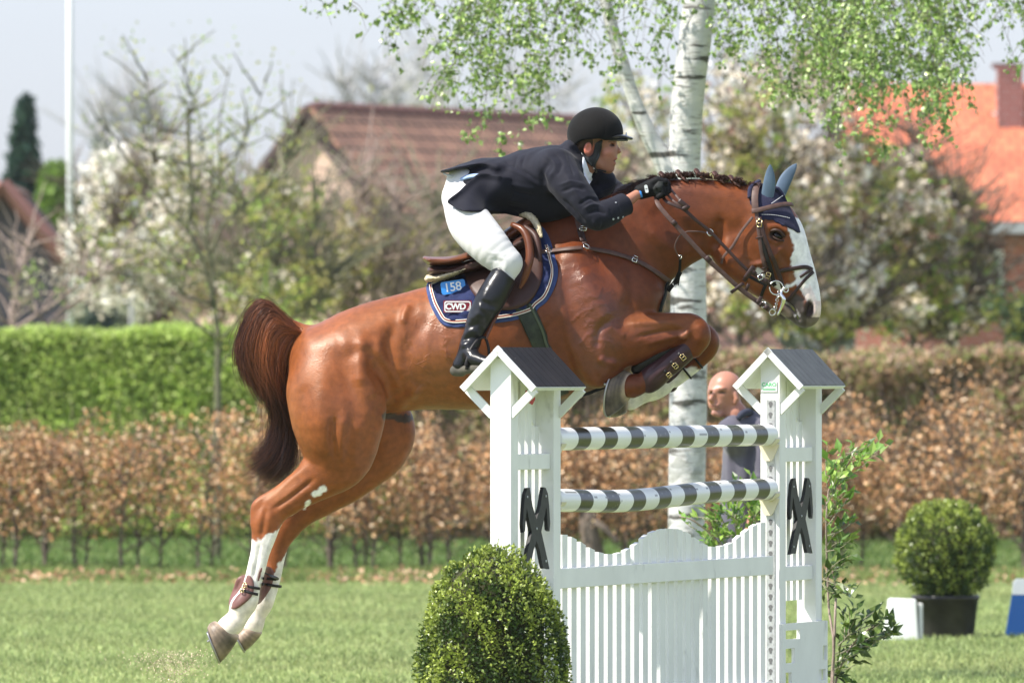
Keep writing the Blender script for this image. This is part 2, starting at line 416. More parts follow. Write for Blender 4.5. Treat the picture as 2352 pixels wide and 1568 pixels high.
# ================================================================== buildings far behind
def bmat_tiles(name, c1, c2, row, colw, m2=(.05, .03, .02)):
    m = bpy.data.materials.new(name); m.use_nodes = True; nt = m.node_tree; n = nt.nodes; l = nt.links; b = n['Principled BSDF']; b.inputs['Roughness'].default_value = .8
    tc = n.new('ShaderNodeTexCoord'); bk = n.new('ShaderNodeTexBrick'); l.new(tc.outputs['UV'], bk.inputs['Vector'])
    bk.inputs['Color1'].default_value = (*c1, 1); bk.inputs['Color2'].default_value = (*c2, 1); bk.inputs['Mortar'].default_value = (*m2, 1)
    bk.inputs['Scale'].default_value = 1; bk.inputs['Mortar Size'].default_value = row*.09; bk.inputs['Brick Width'].default_value = colw; bk.inputs['Row Height'].default_value = row; bk.inputs['Bias'].default_value = -.1
    nz = n.new('ShaderNodeTexNoise'); nz.inputs['Scale'].default_value = 1.3; nz.inputs['Detail'].default_value = 6; l.new(tc.outputs['Object'], nz.inputs[0]); mp_ = n.new('ShaderNodeMapRange'); mp_.inputs[1].default_value = .3; mp_.inputs[2].default_value = .7; mp_.inputs[3].default_value = .75; mp_.inputs[4].default_value = 1.25; l.new(nz.outputs[0], mp_.inputs[0])
    mm = n.new('ShaderNodeMix'); mm.data_type = 'RGBA'; mm.blend_type = 'MULTIPLY'; mm.inputs[0].default_value = 1; l.new(bk.outputs[0], mm.inputs[6]); l.new(mp_.outputs[0], mm.inputs[7]); l.new(mm.outputs[2], b.inputs['Base Color'])
    return m
def face_obj(name, corners, m, parent, th=.12, uvs=True):
    """thick planar sheet from 3-D corners (metres) with UVs in metres"""
    P = [Vector(p) for p in corners]; x = (P[1]-P[0]).normalized(); nn = (P[1]-P[0]).cross(P[-1]-P[0]).normalized(); y = nn.cross(x); k = len(P)
    V = [tuple(p) for p in P]+[tuple(p-nn*th) for p in P]; bm = bmesh.new(); vs = [bm.verts.new(v) for v in V]; bm.faces.new(vs[:k]); bm.faces.new(vs[k:][::-1])
    for i in range(k): bm.faces.new([vs[i], vs[k+i], vs[k+(i+1) % k], vs[(i+1) % k]])
    bmesh.ops.recalc_face_normals(bm, faces=bm.faces); uv = bm.loops.layers.uv.new('UVMap')
    for f in bm.faces:
        for lp in f.loops: d = lp.vert.co-P[0]; lp[uv].uv = (d.dot(x), d.dot(y))
    me = bpy.data.meshes.new(name); bm.to_mesh(me); bm.free(); return link(name, me, m, parent, smooth=False)
# middle house with worn tiles
Y1 = 105; A = W(725, 256, Y1); ph = R(62); rd_ = Vector((math.cos(ph), math.sin(ph), 0)); sd_ = Vector((math.sin(ph), -math.cos(ph), 0)); Lr = 9.5; tp_ = math.tan(R(50))
h1 = thing('tiled_house', 'old farmhouse with worn brown tiled roof and pale pink gable behind the shrubs', 'house', (A.x, A.y, 0), 0)
wd_ = 3.6; def_e = A.z-wd_*tp_
def pnt(s, w, dz=0): q = A+rd_*s+sd_*w; return Vector((q.x, q.y, A.z-abs(w)*tp_+dz))
m_t1 = bmat_tiles('worn_brown_tiles', (.42, .22, .14), (.30, .155, .105), .27, .24); m_pk = mat('pink_render', (.62, .45, .36), rough=.95, col2=(.50, .34, .26), vs=1.5)
wv = wd_
ez = A.z-wv*tp_; ez0 = max(ez, 1.2)
wv = (A.z-1.6)/tp_
for s in (1, -1): face_obj('roof', [pnt(-.3, 0), pnt(Lr, 0), pnt(Lr, s*(wv+.25)), pnt(-.3, s*(wv+.25))], m_t1, h1, th=.10*s if s > 0 else -.10)
g0, g1, g2 = pnt(.05, 0, -.12), pnt(.05, wv), pnt(.05, -wv)
face_obj('gable_wall', [Vector((g2.x, g2.y, 0)), Vector((g1.x, g1.y, 0)), Vector((g1.x, g1.y, g1.z-.12)), g0, Vector((g2.x, g2.y, g2.z-.12))], m_pk, h1, th=-.2)
e0, e1 = pnt(.1, wv-.05), pnt(Lr-.2, wv-.05); face_obj('wall', [Vector((e0.x, e0.y, 0)), Vector((e1.x, e1.y, 0)), Vector((e1.x, e1.y, e1.z-.15)), Vector((e0.x, e0.y, e0.z-.15))], m_pk, h1, th=.2)
rg = MB()
for i in range(30):
    c = A+rd_*(-.2+i*.325); rg.tube([c+Vector((0, 0, -.02)), c+rd_*.34+Vector((0, 0, .015))], [.13, .15], 8)
rg.build('ridge_tiles', mat('ridge_tile', (.13, .065, .055), rough=.9), h1)
vb = MB()
for s in (1, -1): vb.tube([pnt(-.32, 0, -.05), pnt(-.32, s*(wv+.2), -.05)], .10, 4)
vb.build('barge_board', mat('weathered_wood', (.055, .04, .035), rough=1), h1)
# right house with orange roof
Y2 = 88; h2 = thing('orange_roofed_house', 'brick house with bright orange tiled roof and chimney at the right', 'house', (W(2300, 0, Y2).x, Y2, 0))
X0, X1 = W(1950, 0, Y2).x, W(2700, 0, Y2).x; zr, ze = W(0, 192, Y2+3.2).z, W(0, 508, Y2-.3).z
m_t2 = bmat_tiles('orange_tiles', (.56, .18, .085), (.46, .13, .065), .20, .22, (.30, .085, .05)); m_brk = bmat_tiles('red_brick', (.40, .13, .08), (.32, .10, .065), .075, .22, (.42, .30, .24))
face_obj('roof', [(X0, Y2-.3, ze), (X1, Y2-.3, ze), (X1, Y2+3.2, zr), (X0, Y2+3.2, zr)], m_t2, h2, th=.1); face_obj('roof', [(X0, Y2+6.7, ze), (X1, Y2+6.7, ze), (X1, Y2+3.2, zr), (X0, Y2+3.2, zr)], m_t2, h2, th=-.1)
face_obj('wall', [(X0+.1, Y2, 0), (X1, Y2, 0), (X1, Y2, ze-.02), (X0+.1, Y2, ze-.02)], m_brk, h2, th=.25)
gt_ = MB(); gt_.box((X0, Y2-.46, ze-.16), (X1, Y2-.3, ze-.02)); gt_.build('gutter', mat('grey_gutter', (.35, .36, .36), rough=.5), h2)
gt_ = MB(); gt_.box((X0, Y2-.30, ze-.20), (X1, Y2-.02, ze-.165)); gt_.build('soffit', mat('soffit', (.16, .09, .07), rough=.8), h2)
cx0, cx1 = W(2292, 0, Y2+2).x, W(2350, 0, Y2+2).x; zc0, zc1 = W(0, 262, Y2+2.4).z, W(0, 155, Y2+2.4).z
ch_ = face_obj('chimney', [(cx0, Y2+2.5, zc0-.5), (cx1, Y2+2.5, zc0-.5), (cx1, Y2+2.5, zc1), (cx0, Y2+2.5, zc1)], bmat_tiles('chimney_brick', (.27, .10, .085), (.21, .08, .07), .075, .22, (.3, .22, .2)), h2, th=-.45)
fb = MB(); fb.box((cx0-.05, Y2+2.38, zc0-.16), (cx1+.03, Y2+2.49, zc0+.02)); fb.build('flashing', mat('white_flashing', (.75, .75, .74), rough=.5), h2); fb = MB(); fb.box((cx0-.04, Y2+2.46, zc1), (cx1+.04, Y2+3.0, zc1+.06)); fb.build('chimney_cap', mat('cap', (.16, .10, .09), rough=.9), h2)
for (a, b_, c_, d_) in ((2255, 575, 2305, 655), (2420, 575, 2480, 655)):
    xa, xb = W(a, 0, Y2).x, W(c_, 0, Y2).x; za, zb = W(0, d_, Y2).z, W(0, b_, Y2).z; wf = MB()
    for q in (((xa, Y2-.05, za), (xb, Y2-.02, za+.06)), ((xa, Y2-.05, zb-.06), (xb, Y2-.02, zb)), ((xa, Y2-.05, za+.061), (xa+.06, Y2-.02, zb-.061)), ((xb-.06, Y2-.05, za+.061), (xb, Y2-.02, zb-.061))): wf.box(*q)
    o = wf.build('window', mat('window_frame', (.7, .68, .62), rough=.5), h2); pn = MB(); pn.box((xa+.06, Y2-.03, za+.06), (xb-.06, Y2-.02, zb-.06)); pn.build('pane', mat('window_glass', (.20, .24, .14), rough=.1), o)
# dark shed at the far left
Y3 = 80; h3 = thing('dark_shed', 'dark shed with weathered brown roof edge at the left of the frame', 'shed', (W(0, 0, Y3).x, Y3, 0))
sA, sB, sC = W(8, 416, Y3), W(150, 588, Y3), W(-260, 720, Y3)
m_sh = mat('dark_boards', (.10, .09, .105), rough=.95, col2=(.15, .13, .14), vs=3); m_sr = mat('mossy_brown_roof', (.20, .11, .09), rough=1, col2=(.13, .085, .07), vs=3)
off_ = Vector((0, 5, 0)); lf = Vector((2*sA.x-sB.x, Y3, sB.z))
face_obj('roof', [sA+Vector((0, -.3, 0)), sB+Vector((0, -.3, 0)), sB+off_, sA+off_], m_sr, h3, th=.14); face_obj('roof', [sA+Vector((0, -.3, 0)), lf+Vector((0, -.3, 0)), lf+off_, sA+off_], m_sr, h3, th=-.14)
face_obj('wall', [Vector((lf.x+.2, Y3, 0)), Vector((sB.x-.15, Y3, 0)), Vector((sB.x-.15, Y3, sB.z+.05)), sA+Vector((0, 0, -.15)), Vector((lf.x+.2, Y3, lf.z+.05))], m_sh, h3, th=-.1)
face_obj('wall', [Vector((sB.x-.15, Y3, 0)), Vector((sB.x-.15, Y3+5, 0)), Vector((sB.x-.15, Y3+5, sB.z)), Vector((sB.x-.15, Y3, sB.z))], m_sh, h3, th=.1)
bb_ = MB(); bb_.tube([sA+Vector((0, -.36, -.03)), sB+Vector((.06, -.36, -.08))], .09, 4); bb_.tube([sA+Vector((0, -.36, -.03)), lf+Vector((-.06, -.36, -.08))], .09, 4); bb_.build('barge_board', mat('faded_red_board', (.24, .12, .10), rough=.9), h3)
# flagpole
fp = thing('flagpole', 'tall thin white flagpole against the sky at the left', 'flagpole', (W(161, 0, 78).x, 78, 0)); xx = W(161, 0, 78).x
MB().tube([(xx, 78, 0), (xx, 78, 11)], [.045, .035], 16).build('pole', mat('white_pole', (.80, .80, .80), rough=.4), fp, smooth=True); MB().tube([(xx, 78, 0), (xx, 78, .5)], [.09, .07], 12).build('base', m_gp if False else mat('pole_base', (.3, .3, .3), rough=.6), fp)
MB().ring((xx, 78, 11.04), .03, .02, nrm=(0, 1, 0), seg=12).build('finial', mat('finial', (.6, .6, .6), rough=.3), fp)
# ================================================================== the jump: two wings, two poles, a picket gate
JA = R(18.9); JO = Vector((.158, -1.25, 0)); JM = Matrix.Translation(JO) @ Matrix.Rotation(-JA, 4, 'Z')
m_white = mat('white_paint', (.80, .80, .77), rough=.42, var=.06, vs=5, bump=.12, bs=35, bd=.004)
def add_scuffs(m, amt=.72, sc=7):
    nt = m.node_tree; b = nt.nodes['Principled BSDF']; src = b.inputs['Base Color'].links[0].from_socket; tc = nt.nodes.new('ShaderNodeTexCoord'); mp_ = nt.nodes.new('ShaderNodeMapping'); mp_.inputs['Scale'].default_value = (sc, sc, sc*.45); nt.links.new(tc.outputs['Object'], mp_.inputs[0])
    z = nt.nodes.new('ShaderNodeTexNoise'); z.inputs['Scale'].default_value = 1; z.inputs['Detail'].default_value = 9; z.inputs['Roughness'].default_value = .65; nt.links.new(mp_.outputs[0], z.inputs[0])
    q = nt.nodes.new('ShaderNodeMapRange'); q.inputs[1].default_value = .60; q.inputs[2].default_value = .70; q.inputs[3].default_value = 1; q.inputs[4].default_value = amt; nt.links.new(z.outputs[0], q.inputs[0])
    k = nt.nodes.new('ShaderNodeMix'); k.data_type = 'RGBA'; k.blend_type = 'MULTIPLY'; k.inputs[0].default_value = 1; nt.links.new(src, k.inputs[6]); nt.links.new(q.outputs[0], k.inputs[7]); nt.links.new(k.outputs[2], b.inputs['Base Color'])
add_scuffs(m_white)
m_black = mat('black_paint', (.022, .022, .022), rough=.55, var=.3, vs=30)
m_strip = mat('galvanised_strip', (.55, .56, .56), rough=.45, metal=.5, var=.2, vs=60)
m_hole = mat('dark_hole', (.16, .16, .16), rough=.9)
m_cup = mat('cream_plastic', (.72, .66, .50), rough=.35, var=.05)
def jump_wing(y0, far, label, roofm):
    """wing between local y0 (inner end) and y0+/-.63; far wings run away from the camera"""
    t = thing('jump_wing', label, 'jump wing', JM @ Vector((0, y0, 0)), -JA, 'white wings of the jump')
    M = JM
    a, b = (y0, y0+.63) if far else (y0-.63, y0)
    post_in = (a, a+.09) if far else (b-.09, b); post_out = (b-.09, b) if far else (a, a+.09)
    fr = (a, a+.09); bk = (b-.09, b)
    for p in (fr, bk):
        MB().box((-.045, p[0], 0), (.045, p[1], 1.80), M).build('post', m_white, t, bevel=.003)
    # arched slat panel
    ya, yb = a+.09, b-.09; sl = MB()
    for i in range(5):
        c = ya+.045+i*.09
        top = 1.70-.22*((c-(ya+yb)/2)/.2)**2*1.0
        sl.box((-.032, c-.026, .73), (-.014, c+.026, min(top, 1.72)), M)
    sl.build('slat_panel', m_white, t)
    # spandrel closing the arch
    n = 14; ys = np.linspace(ya+.001, yb-.001, n+1)
    arch = lambda q: 1.50+.13*(1-((q-(ya+yb)/2)/.225)**2)
    sp = [(q, arch(q)) for q in ys]+[(yb-.001, 1.73), (ya+.001, 1.73)]
    MR = M @ Matrix.Rotation(R(90), 4, 'Z')
    MB().prism([(p[0], p[1]) for p in sp], .034, .044, MR).build('arch_board', m_white, t)
    for z in (1.345, .82):
        MB().box((-.013, ya+.001, z), (.030, yb-.001, z+.064), M).build('rail', m_white, t, bevel=.003)
    # base board with stepped cut-outs (holes between boxes)
    bb = MB(); X0, X1 = .047, .062
    Y0, Y1 = a-.02, b+.03
    rows = [(0, .12, []), (.12, .17, [(a+.03, a+.10)]), (.17, .20, []), (.20, .255, [(a+.02, a+.11)]), (.255, .29, []),
            (.29, .345, [(a+.02, a+.13), (b-.16, b-.02)]), (.345, .37, []), (.37, .42, [(a+.03, a+.12), (b-.10, b)]), (.42, .46, []),
            (.46, .525, [(a+.03, a+.165), (b-.04, b+.015)]), (.525, .565, []), (.565, .605, [(a+.03, a+.24)]), (.605, .635, [])]
    for z0, z1, hs in rows:
        c = Y0
        for h in hs:
            bb.box((X0, c, z0), (X1, h[0], z1), M); c = h[1]
        bb.box((X0, c, z0), (X1, Y1, z1), M)
    bb.build('base_board', m_white, t)
    # foot
    MB().box((-.30, a+.10, 0), (.30, a+.17, .07), M).build('foot', m_white, t, bevel=.004)
    MB().box((-.30, b-.17, 0), (.30, b-.10, .07), M).build('foot', m_white, t, bevel=.004)
    # little gabled roof
    A, B = a-.03, b+.0+.0
    ap, ev, hw = 1.845, 1.683, .158
    L = math.hypot(ap-ev, hw); sa = math.atan2(ap-ev, hw)
    rf = None
    for s in (-1, 1):
        pl = MB()
        Ms = M @ Matrix.Translation((0, 0, ap)) @ Matrix.Rotation(s*sa, 4, 'Y')
        nb = 9; wd_ = (B-A-.012)/nb
        for i in range(nb):
            y = A+.011+i*wd_
            x0, x1 = (0.002, L-.004) if s > 0 else (-L+.004, -.002)
            pl.box((x0, y, -.004), (x1, y+wd_-.0050, 0.0), Ms)
        o = pl.build('roof_boards', roofm, t)
        un = MB(); x0, x1 = (0.006, L) if s > 0 else (-L, -.006)
        un.box((x0, A+.004, -.022), (x1, B, -.0048), Ms); un.build('roof_lining', m_white, t)
        fa = MB(); x0, x1 = (-.004, L+.004) if s > 0 else (-L-.004, .004)
        fa.box((x0, A-.008, -.024), (x1, A+.003, .003), Ms); fa.build('fascia', m_white, t)
        for yy in ((a+.004, a+.022), (b-.024, b-.004)):
            br = MB()
            p0 = Vector((s*.045, 0, 1.575)); p1 = Vector((s*.143, 0, 1.672))
            d = (p1-p0); ln = d.length; an = math.atan2(d.z, d.x)
            Mb = M @ Matrix.Translation((p0.x, 0, p0.z)) @ Matrix.Rotation(-an, 4, 'Y')
            br.box((-.01, yy[0], -.017), (ln, yy[1], .017), Mb).build('brace', m_white, t)
    # crossed emblem with drooping arms
    EM = M @ Matrix.Translation((.031, 0, 0)) @ Matrix.Rotation(R(90), 4, 'Z')
    zc = 1.105; yc = (ya+yb)/2; S = .168
    half = [(0, .22), (.30, .55), (.42, .80), (.52, 1.0), (.68, .99), (.86, .84), (.97, .48), (1.03, .12), (.98, -.08), (.86, -.04), (.80, .30), (.74, .52), (.60, .28), (.36, -.08), (.62, -.45), (.98, -1.0), (.72, -.97), (.50, -.98), (.22, -.52), (0, -.30)]
    pts = [(yc+p[0]*S, zc+p[1]*S) for p in half]+[(yc-p[0]*S, zc+p[1]*S) for p in half[-2:0:-1]]
    eb = MB(); eb.prism(pts, -.016, -.001, EM); eb.build('crossed_emblem', m_black, t)
    for p in ((.7, .78), (-.7, .78), (.7, -.8), (-.7, -.8), (0, 0)):
        q = EM @ Vector((yc+p[0]*S, -.017, zc+p[1]*S)); MB().ring(q, .003, .0022, nrm=(math.cos(JA), -math.sin(JA), 0), seg=8).build('screw', m_strip, t)
    # keyhole strip
    yi = (a-.004, a-.0008) if far else (b+.0008, b+.004)
    face = a if far else b
    MB().box((-.016, yi[0], .25), (.022, yi[1], 1.62), M).build('keyhole_strip', m_strip, t)
    z = .27
    ys_ = (yi[0]-.0012, yi[0]-.0004) if far else (yi[1]+.0004, yi[1]+.0012)
    while z < 1.60:
        c = [(.003+.0095*math.cos(q), z+.018+.0085*math.sin(q)) for q in np.linspace(-.9, math.pi+.9, 12)]
        c += [(.003-.0042, z), (.003+.0042, z)]
        MB().prism(c, ys_[0], ys_[1], M).build('keyhole', m_hole, t); z += .047
    return t
m_roofA = mat('black_stained_boards', (.014, .011, .010), rough=.6, var=.5, vs=9, bump=.3, bs=60, bd=.003)
m_roofB = mat('grey_stained_boards', (.085, .09, .085), rough=.6, var=.2, vs=14, bump=.3, bs=60, bd=.003)
w1 = jump_wing(0.0, False, 'white wooden jump wing nearer the camera, black roof, beside the round box bush', m_roofA)
w2 = jump_wing(3.02, True, 'far white jump wing with grey roof and green maker label, beside the bald man', m_roofB)
def text_on(name, s, size, loc, M, m, parent, ext=.0006, bold=0.0, align='CENTER', spacing=1.0):
    cu = bpy.data.curves.new(name, 'FONT'); cu.body = s; cu.size = size; cu.extrude = ext; cu.align_x = align; cu.align_y = 'CENTER'; cu.offset = bold; cu.space_character = spacing
    o = bpy.data.objects.new(name+'_tmp', cu); COL.objects.link(o)
    dg = bpy.context.evaluated_depsgraph_get(); me = bpy.data.meshes.new_from_object(o.evaluated_get(dg))
    bpy.data.objects.remove(o); me.name = name; me.transform(M @ Matrix.Translation(loc))
    me.materials.clear()
    return link(name, me, m, parent, smooth=False)
# maker's label on the far wing
m_lab = mat('label_white', (.82, .85, .80), rough=.4); m_labg = mat('label_green', (.12, .50, .22), rough=.5)
ML = JM @ Matrix.Translation((-.004, 3.02, 0))
lb = MB().box((-.036, -.004, 1.655), (.036, -.0012, 1.70), ML).build('maker_label', m_lab, w2)
MT = ML @ Matrix.Translation((0, -.0045, 0)) @ Matrix.Rotation(R(90), 4, 'X')
o_ = text_on('label_lettering', 'CARO', .024, (0, 1.686, 0), MT, m_labg, w2, .0004, .0006)
lp = MB()
for z in (1.669, 1.663): lp.box((-.030, -.0052, z-.0012), (.030, -.0044, z+.0012), ML)
lp.build('label_lines', m_labg, w2)
# small red flag board under the near roof
m_red = mat('red_plastic', (.62, .03, .03), rough=.4, trans=.35)
fl = MB(); MF = JM @ Matrix.Translation((.052, -.33, 0)) @ Matrix.Rotation(R(90), 4, 'Z')
fl.prism([(-.13, 1.625), (-.05, 1.61), (-.02, 1.63), (-.02, 1.668), (-.13, 1.668)], .0, .004, MF)
tag(fl.build('marker_flag', m_red), 'small red marker board tucked under the eaves of the near wing', 'flag')
# poles
m_pole = bpy.data.materials.new('striped_pole_paint'); m_pole.use_nodes = True
_nt = m_pole.node_tree; _b = _nt.nodes['Principled BSDF']; _b.inputs['Roughness'].default_value = .30; _b.inputs['Specular IOR Level'].default_value = .3
_a = _nt.nodes.new('ShaderNodeAttribute'); _a.attribute_name = 'tint'; _nt.links.new(_a.outputs['Color'], _b.inputs['Base Color'])
_tc = _nt.nodes.new('ShaderNodeTexCoord'); _n2 = _nt.nodes.new('ShaderNodeTexNoise'); _n2.inputs['Scale'].default_value = 25; _nt.links.new(_tc.outputs['Object'], _n2.inputs[0])
_bp = _nt.nodes.new('ShaderNodeBump'); _bp.inputs['Strength'].default_value = .15; _bp.inputs['Distance'].default_value = .002; _nt.links.new(_n2.outputs[0], _bp.inputs['Height']); _nt.links.new(_bp.outputs[0], _b.inputs['Normal'])
def jump_pole(z0, z1, sag, label, phase, crack):
    t = thing('jump_pole', label, 'jump pole', JM @ Vector((.0, 1.5, (z0+z1)/2)), -JA, 'striped poles of the jump')
    m = 900; s = np.linspace(0, 1, m); y = .012+s*(2.985)
    z = z0+(z1-z0)*s-sag*np.exp(-((s-.32)/.28)**2) if sag else z0+(z1-z0)*s
    P = np.stack([np.zeros(m), y, z], 1); rr = np.full(m, .047); rr[0] = .040; rr[-1] = .036; rr[-2] = .043; rr[1] = .045
    V, F = tubes_np(P[None], rr[None], 40)
    V = np.vstack([V, P[:1], P[-1:]])
    c0 = [(j, (j+1) % 40, len(V)-2) for j in range(40)]; c1 = [((m-1)*40+j, (m-1)*40+(j+1) % 40, len(V)-1) for j in range(40)]
    q = (V[:, 1]-phase) % .35 / .35
    dark = (q < .48) & (V[:, 1] > .1) & (V[:, 1] < 2.90)
    an = np.arctan2(V[:, 2]-np.interp(V[:, 1], y, z), V[:, 0])
    cr = np.zeros(len(V), bool)
    for yy, amp, w, rngc in crack:
        cr |= (np.abs(an-(yy[2]+.25*np.sin(V[:, 1]*9)+.5*(V[:, 1]-yy[0])*amp)) < w) & (V[:, 1] > yy[0]) & (V[:, 1] < yy[1])
    w_ = np.array([.80, .80, .78])*(1+.04*vnoise(V, 12, 1))[:, None]
    d_ = np.array([.014, .016, .010])[None]*(1+.3*vnoise(V, 20, 2))[:, None]
    c = np.where(dark[:, None], d_, w_); c[cr] = (.12, .11, .10)
    V4 = np.array([JM @ Vector(p) for p in V])
    me = mesh_np('pole_shaft', V4, [F, np.array(c0+c1)], c)
    bm = bmesh.new(); bm.from_mesh(me); bmesh.ops.recalc_face_normals(bm, faces=bm.faces); bm.to_mesh(me); bm.free()
    link('pole_shaft', me, m_pole, t)
    return t
jump_pole(1.467, 1.466, 0.0, 'upper black and white striped jump pole, straight, resting on its cups', .225, [((1.1, 2.9, .3), .3, .02, 0)])
jump_pole(1.222, 1.229, .022, 'lower black and white striped jump pole, cracked and sagging in the middle', .255, [((.05, .9, .6), -.3, .03, 0), ((.62, .80, -.9), 8, .05, 0), ((1.2, 2.6, .55), .4, .02, 0)])
def cup(z, y, far, lab):
    s = -1 if far else 1
    t = thing('pole_cup', lab, 'pole cup', JM @ Vector((0, y, z)), -JA, 'cream plastic pole cups')
    c = MB(); an = np.linspace(R(200), R(340), 12)
    o = [(.054*math.cos(a), .047+.054*math.sin(a)) for a in an]; i = [(.048*math.cos(a), .047+.048*math.sin(a)) for a in an[::-1]]
    M = JM @ Matrix.Translation((0, y, z-.047))
    c.prism(o+i, *sorted((s*.005, s*.06)), M); c.build('tray', m_cup, t)
    p = MB(); p.prism([(-.03, -.055), (-.022, -.068), (.01, -.068), (.02, -.055), (.045, .0), (.045, .006), (-.045, .006), (-.045, 0)], *sorted((s*.001, s*.012)), M)
    p.build('bracket', m_cup, t)
for z, w in ((1.466, 'upper'), (1.227, 'lower')):
    cup(z, 3.015, True, f'cream cup holding the right end of the {w} striped pole')
    cup(z, .002, False, f'cream cup holding the left end of the {w} striped pole')
# picket gate
gt = thing('picket_gate', 'white picket gate with a wavy top hanging under the striped poles', 'jump gate', JM @ Vector((0, 1.5, 0)), -JA)
prof = [(1303, 1227), (1328, 1240), (1351, 1255), (1375, 1267), (1398, 1272), (1421, 1271), (1444, 1260), (1466, 1246), (1487, 1227), (1510, 1217), (1533, 1213), (1558, 1214), (1577, 1221), (1599, 1236), (1618, 1250), (1639, 1256), (1661, 1253), (1682, 1246), (1701, 1229), (1724, 1211), (1744, 1200), (1761, 1199), (1775, 1196)]
ns = 25
for i in range(ns):
    y = .03+i*.1187
    p = JM @ Vector((0, y+.035, 1)); uu = UV([p])[0][0]
    def ztop(q):
        p = JM @ Vector((0, q, 1)); u_ = UV([p])[0][0]
        v_ = np.interp(u_, [a[0] for a in prof], [a[1] for a in prof]); return CAMZ-(v_-850)/FU*(CAMD+p.y)
    za, zb = ztop(y), ztop(y+.07)
    s_ = MB(); MR = JM @ Matrix.Rotation(R(90), 4, 'Z')
    s_.prism([(y, .20), (y+.070, .20), (y+.070, zb), (y, za)], -.001+.0, .019, MR)
    s_.build('picket', m_white, gt)
for z in (.852, .30):
    MB().box((.003, .012, z), (.026, 2.99, z+.083), JM).build('rail', m_white, gt, bevel=.003)
# ================================================================== the horse (one continuous sculpted body)
YN, YF = -.17, .15            # near legs / far legs depth
hs = Sculpt((-1.42, -.48, .32), (1.42, .44, 2.70), .0062)
# trunk
hs.sweep([(775, 857, 113, 1.22), (850, 828, 126, .98), (950, 808, 134, .90), (1050, 792, 149, .93), (1150, 768, 170, .88), (1250, 738, 184, .74), (1330, 715, 180, .60), (1395, 688, 126, .92)], k=.03)
hs.sweep([(735, 815, 66, 1.6), (790, 795, 62, 1.9), (870, 768, 66, 1.7), (960, 745, 66, 1.5)], k=.05)          # croup width
hs.sweep([(1210, 600, 66, .8), (1265, 570, 62, .55), (1330, 560, 60, .5)], k=.05)                                # withers
for _s in (-1, 1): hs.sweep([(1318, 610, 52, .9, _s*.13), (1345, 700, 72, .85, _s*.145), (1368, 780, 74, .85, _s*.15)], k=.03)   # shoulder
hs.sweep([(1360, 700, 118, 1.0), (1440, 690, 84, 1.15), (1468, 662, 52, 1.3)], k=.04)                            # breast
# neck
hs.sweep([(1330, 640, 148, .52), (1420, 580, 130, .45), (1500, 532, 114, .42), (1570, 507, 96, .42), (1640, 494, 80, .46), (1712, 492, 68, .58)], k=.045)
# head
hs.sweep([(1748, 492, 64, .72), (1766, 548, 82, .66), (1794, 602, 70, .60), (1826, 654, 53, .62), (1844, 695, 42, .74), (1849, 716, 36, .80)], k=.012)
hs.ell(1702, 572, 74, 66, .075, 35, k=.02)
hs.sweep([(1690, 600, 42, 1.0), (1735, 640, 34, .95), (1775, 672, 26, 1.0), (1800, 700, 22, 1.1)], k=.012)      # lower jaw
hs.sweep([(1806, 706, 20, 1.2), (1818, 720, 17, 1.3)], k=.006)                                                    # chin
hs.sweep([(1838, 722, 25, 1.05), (1850, 731, 19, 1.0)], k=.008)                                                   # upper lip
# hind legs
def hind(y, n1, n2, n3, K):
    hs.sweep(n1, k=.05, y=y); hs.sweep(n2, k=.02, y=y); hs.sweep(n3, k=.006, y=y)
yh = -.155
hs.sweep([(748, 905, 90, .90, yh+.02), (765, 960, 96, .84, yh-.01), (778, 1010, 90, .72, yh), (775, 1052, 74, .66, yh), (736, 1092, 54, .66, yh), (700, 1122, 40, .74, yh), (660, 1150, 33, .78, yh)], k=.05)
hs.sweep([(826, 850, 44, 1.1, yh-.02), (838, 900, 48, 1.1, yh-.035), (838, 960, 47, 1.05, yh-.04), (822, 1015, 44, .95, yh-.02)], k=.03)                 # stifle front
hs.sweep([(660, 1150, 33, .78, yh), (630, 1172, 33, .80, yh), (612, 1198, 34, .80, yh), (606, 1228, 29, .85, yh), (600, 1260, 23, .95, yh), (590, 1300, 21.5, .95, yh), (578, 1345, 21, .95, yh), (566, 1378, 27, .95, yh), (555, 1394, 28, .95, yh), (548, 1414, 23, 1.0, yh), (536, 1430, 26, 1.0, yh), (524, 1441, 27, 1.05, yh)], k=.01)
hs.sweep([(690, 1090, 15, 1.0, yh), (640, 1126, 12, 1.0, yh), (600, 1152, 13, 1.0, yh), (590, 1168, 15, .95, yh), (588, 1200, 14, 1.0, yh)], k=.012)  # hamstring, point of hock
yg = .15
hs.sweep([(800, 930, 110, .7, yg), (870, 980, 82, .7, yg), (872, 1030, 66, .7, yg), (812, 1092, 52, .72, yg), (744, 1140, 42, .8, yg), (690, 1176, 36, .8, yg), (656, 1212, 33, .8, yg), (636, 1250, 27, .85, yg), (630, 1300, 21, .95, yg), (618, 1350, 21, .95, yg), (602, 1385, 26, .95, yg), (590, 1410, 22, 1.0, yg), (583, 1430, 24, 1.05, yg), (580, 1440, 24, 1.05, yg)], k=.03)
# fore leg, near
yn = -.15
hs.sweep([(1385, 760, 74, .75, yn+.03), (1382, 812, 62, .80, yn), (1372, 848, 44, .9, yn)], k=.045)
hs.sweep([(1390, 790, 60, .80, yn), (1440, 780, 62, .78, yn), (1500, 766, 48, .80, yn), (1552, 757, 39, .85, yn), (1585, 756, 36, .88, yn), (1598, 772, 35, .88, yn), (1590, 796, 27, .9, yn)], k=.022)
hs.sweep([(1590, 788, 24, .9, yn), (1560, 815, 19, 1.0, yn), (1520, 848, 18.5, 1.0, yn), (1494, 868, 26, .95, yn), (1474, 880, 23, 1.0, yn), (1452, 886, 29, 1.0, yn)], k=.008)
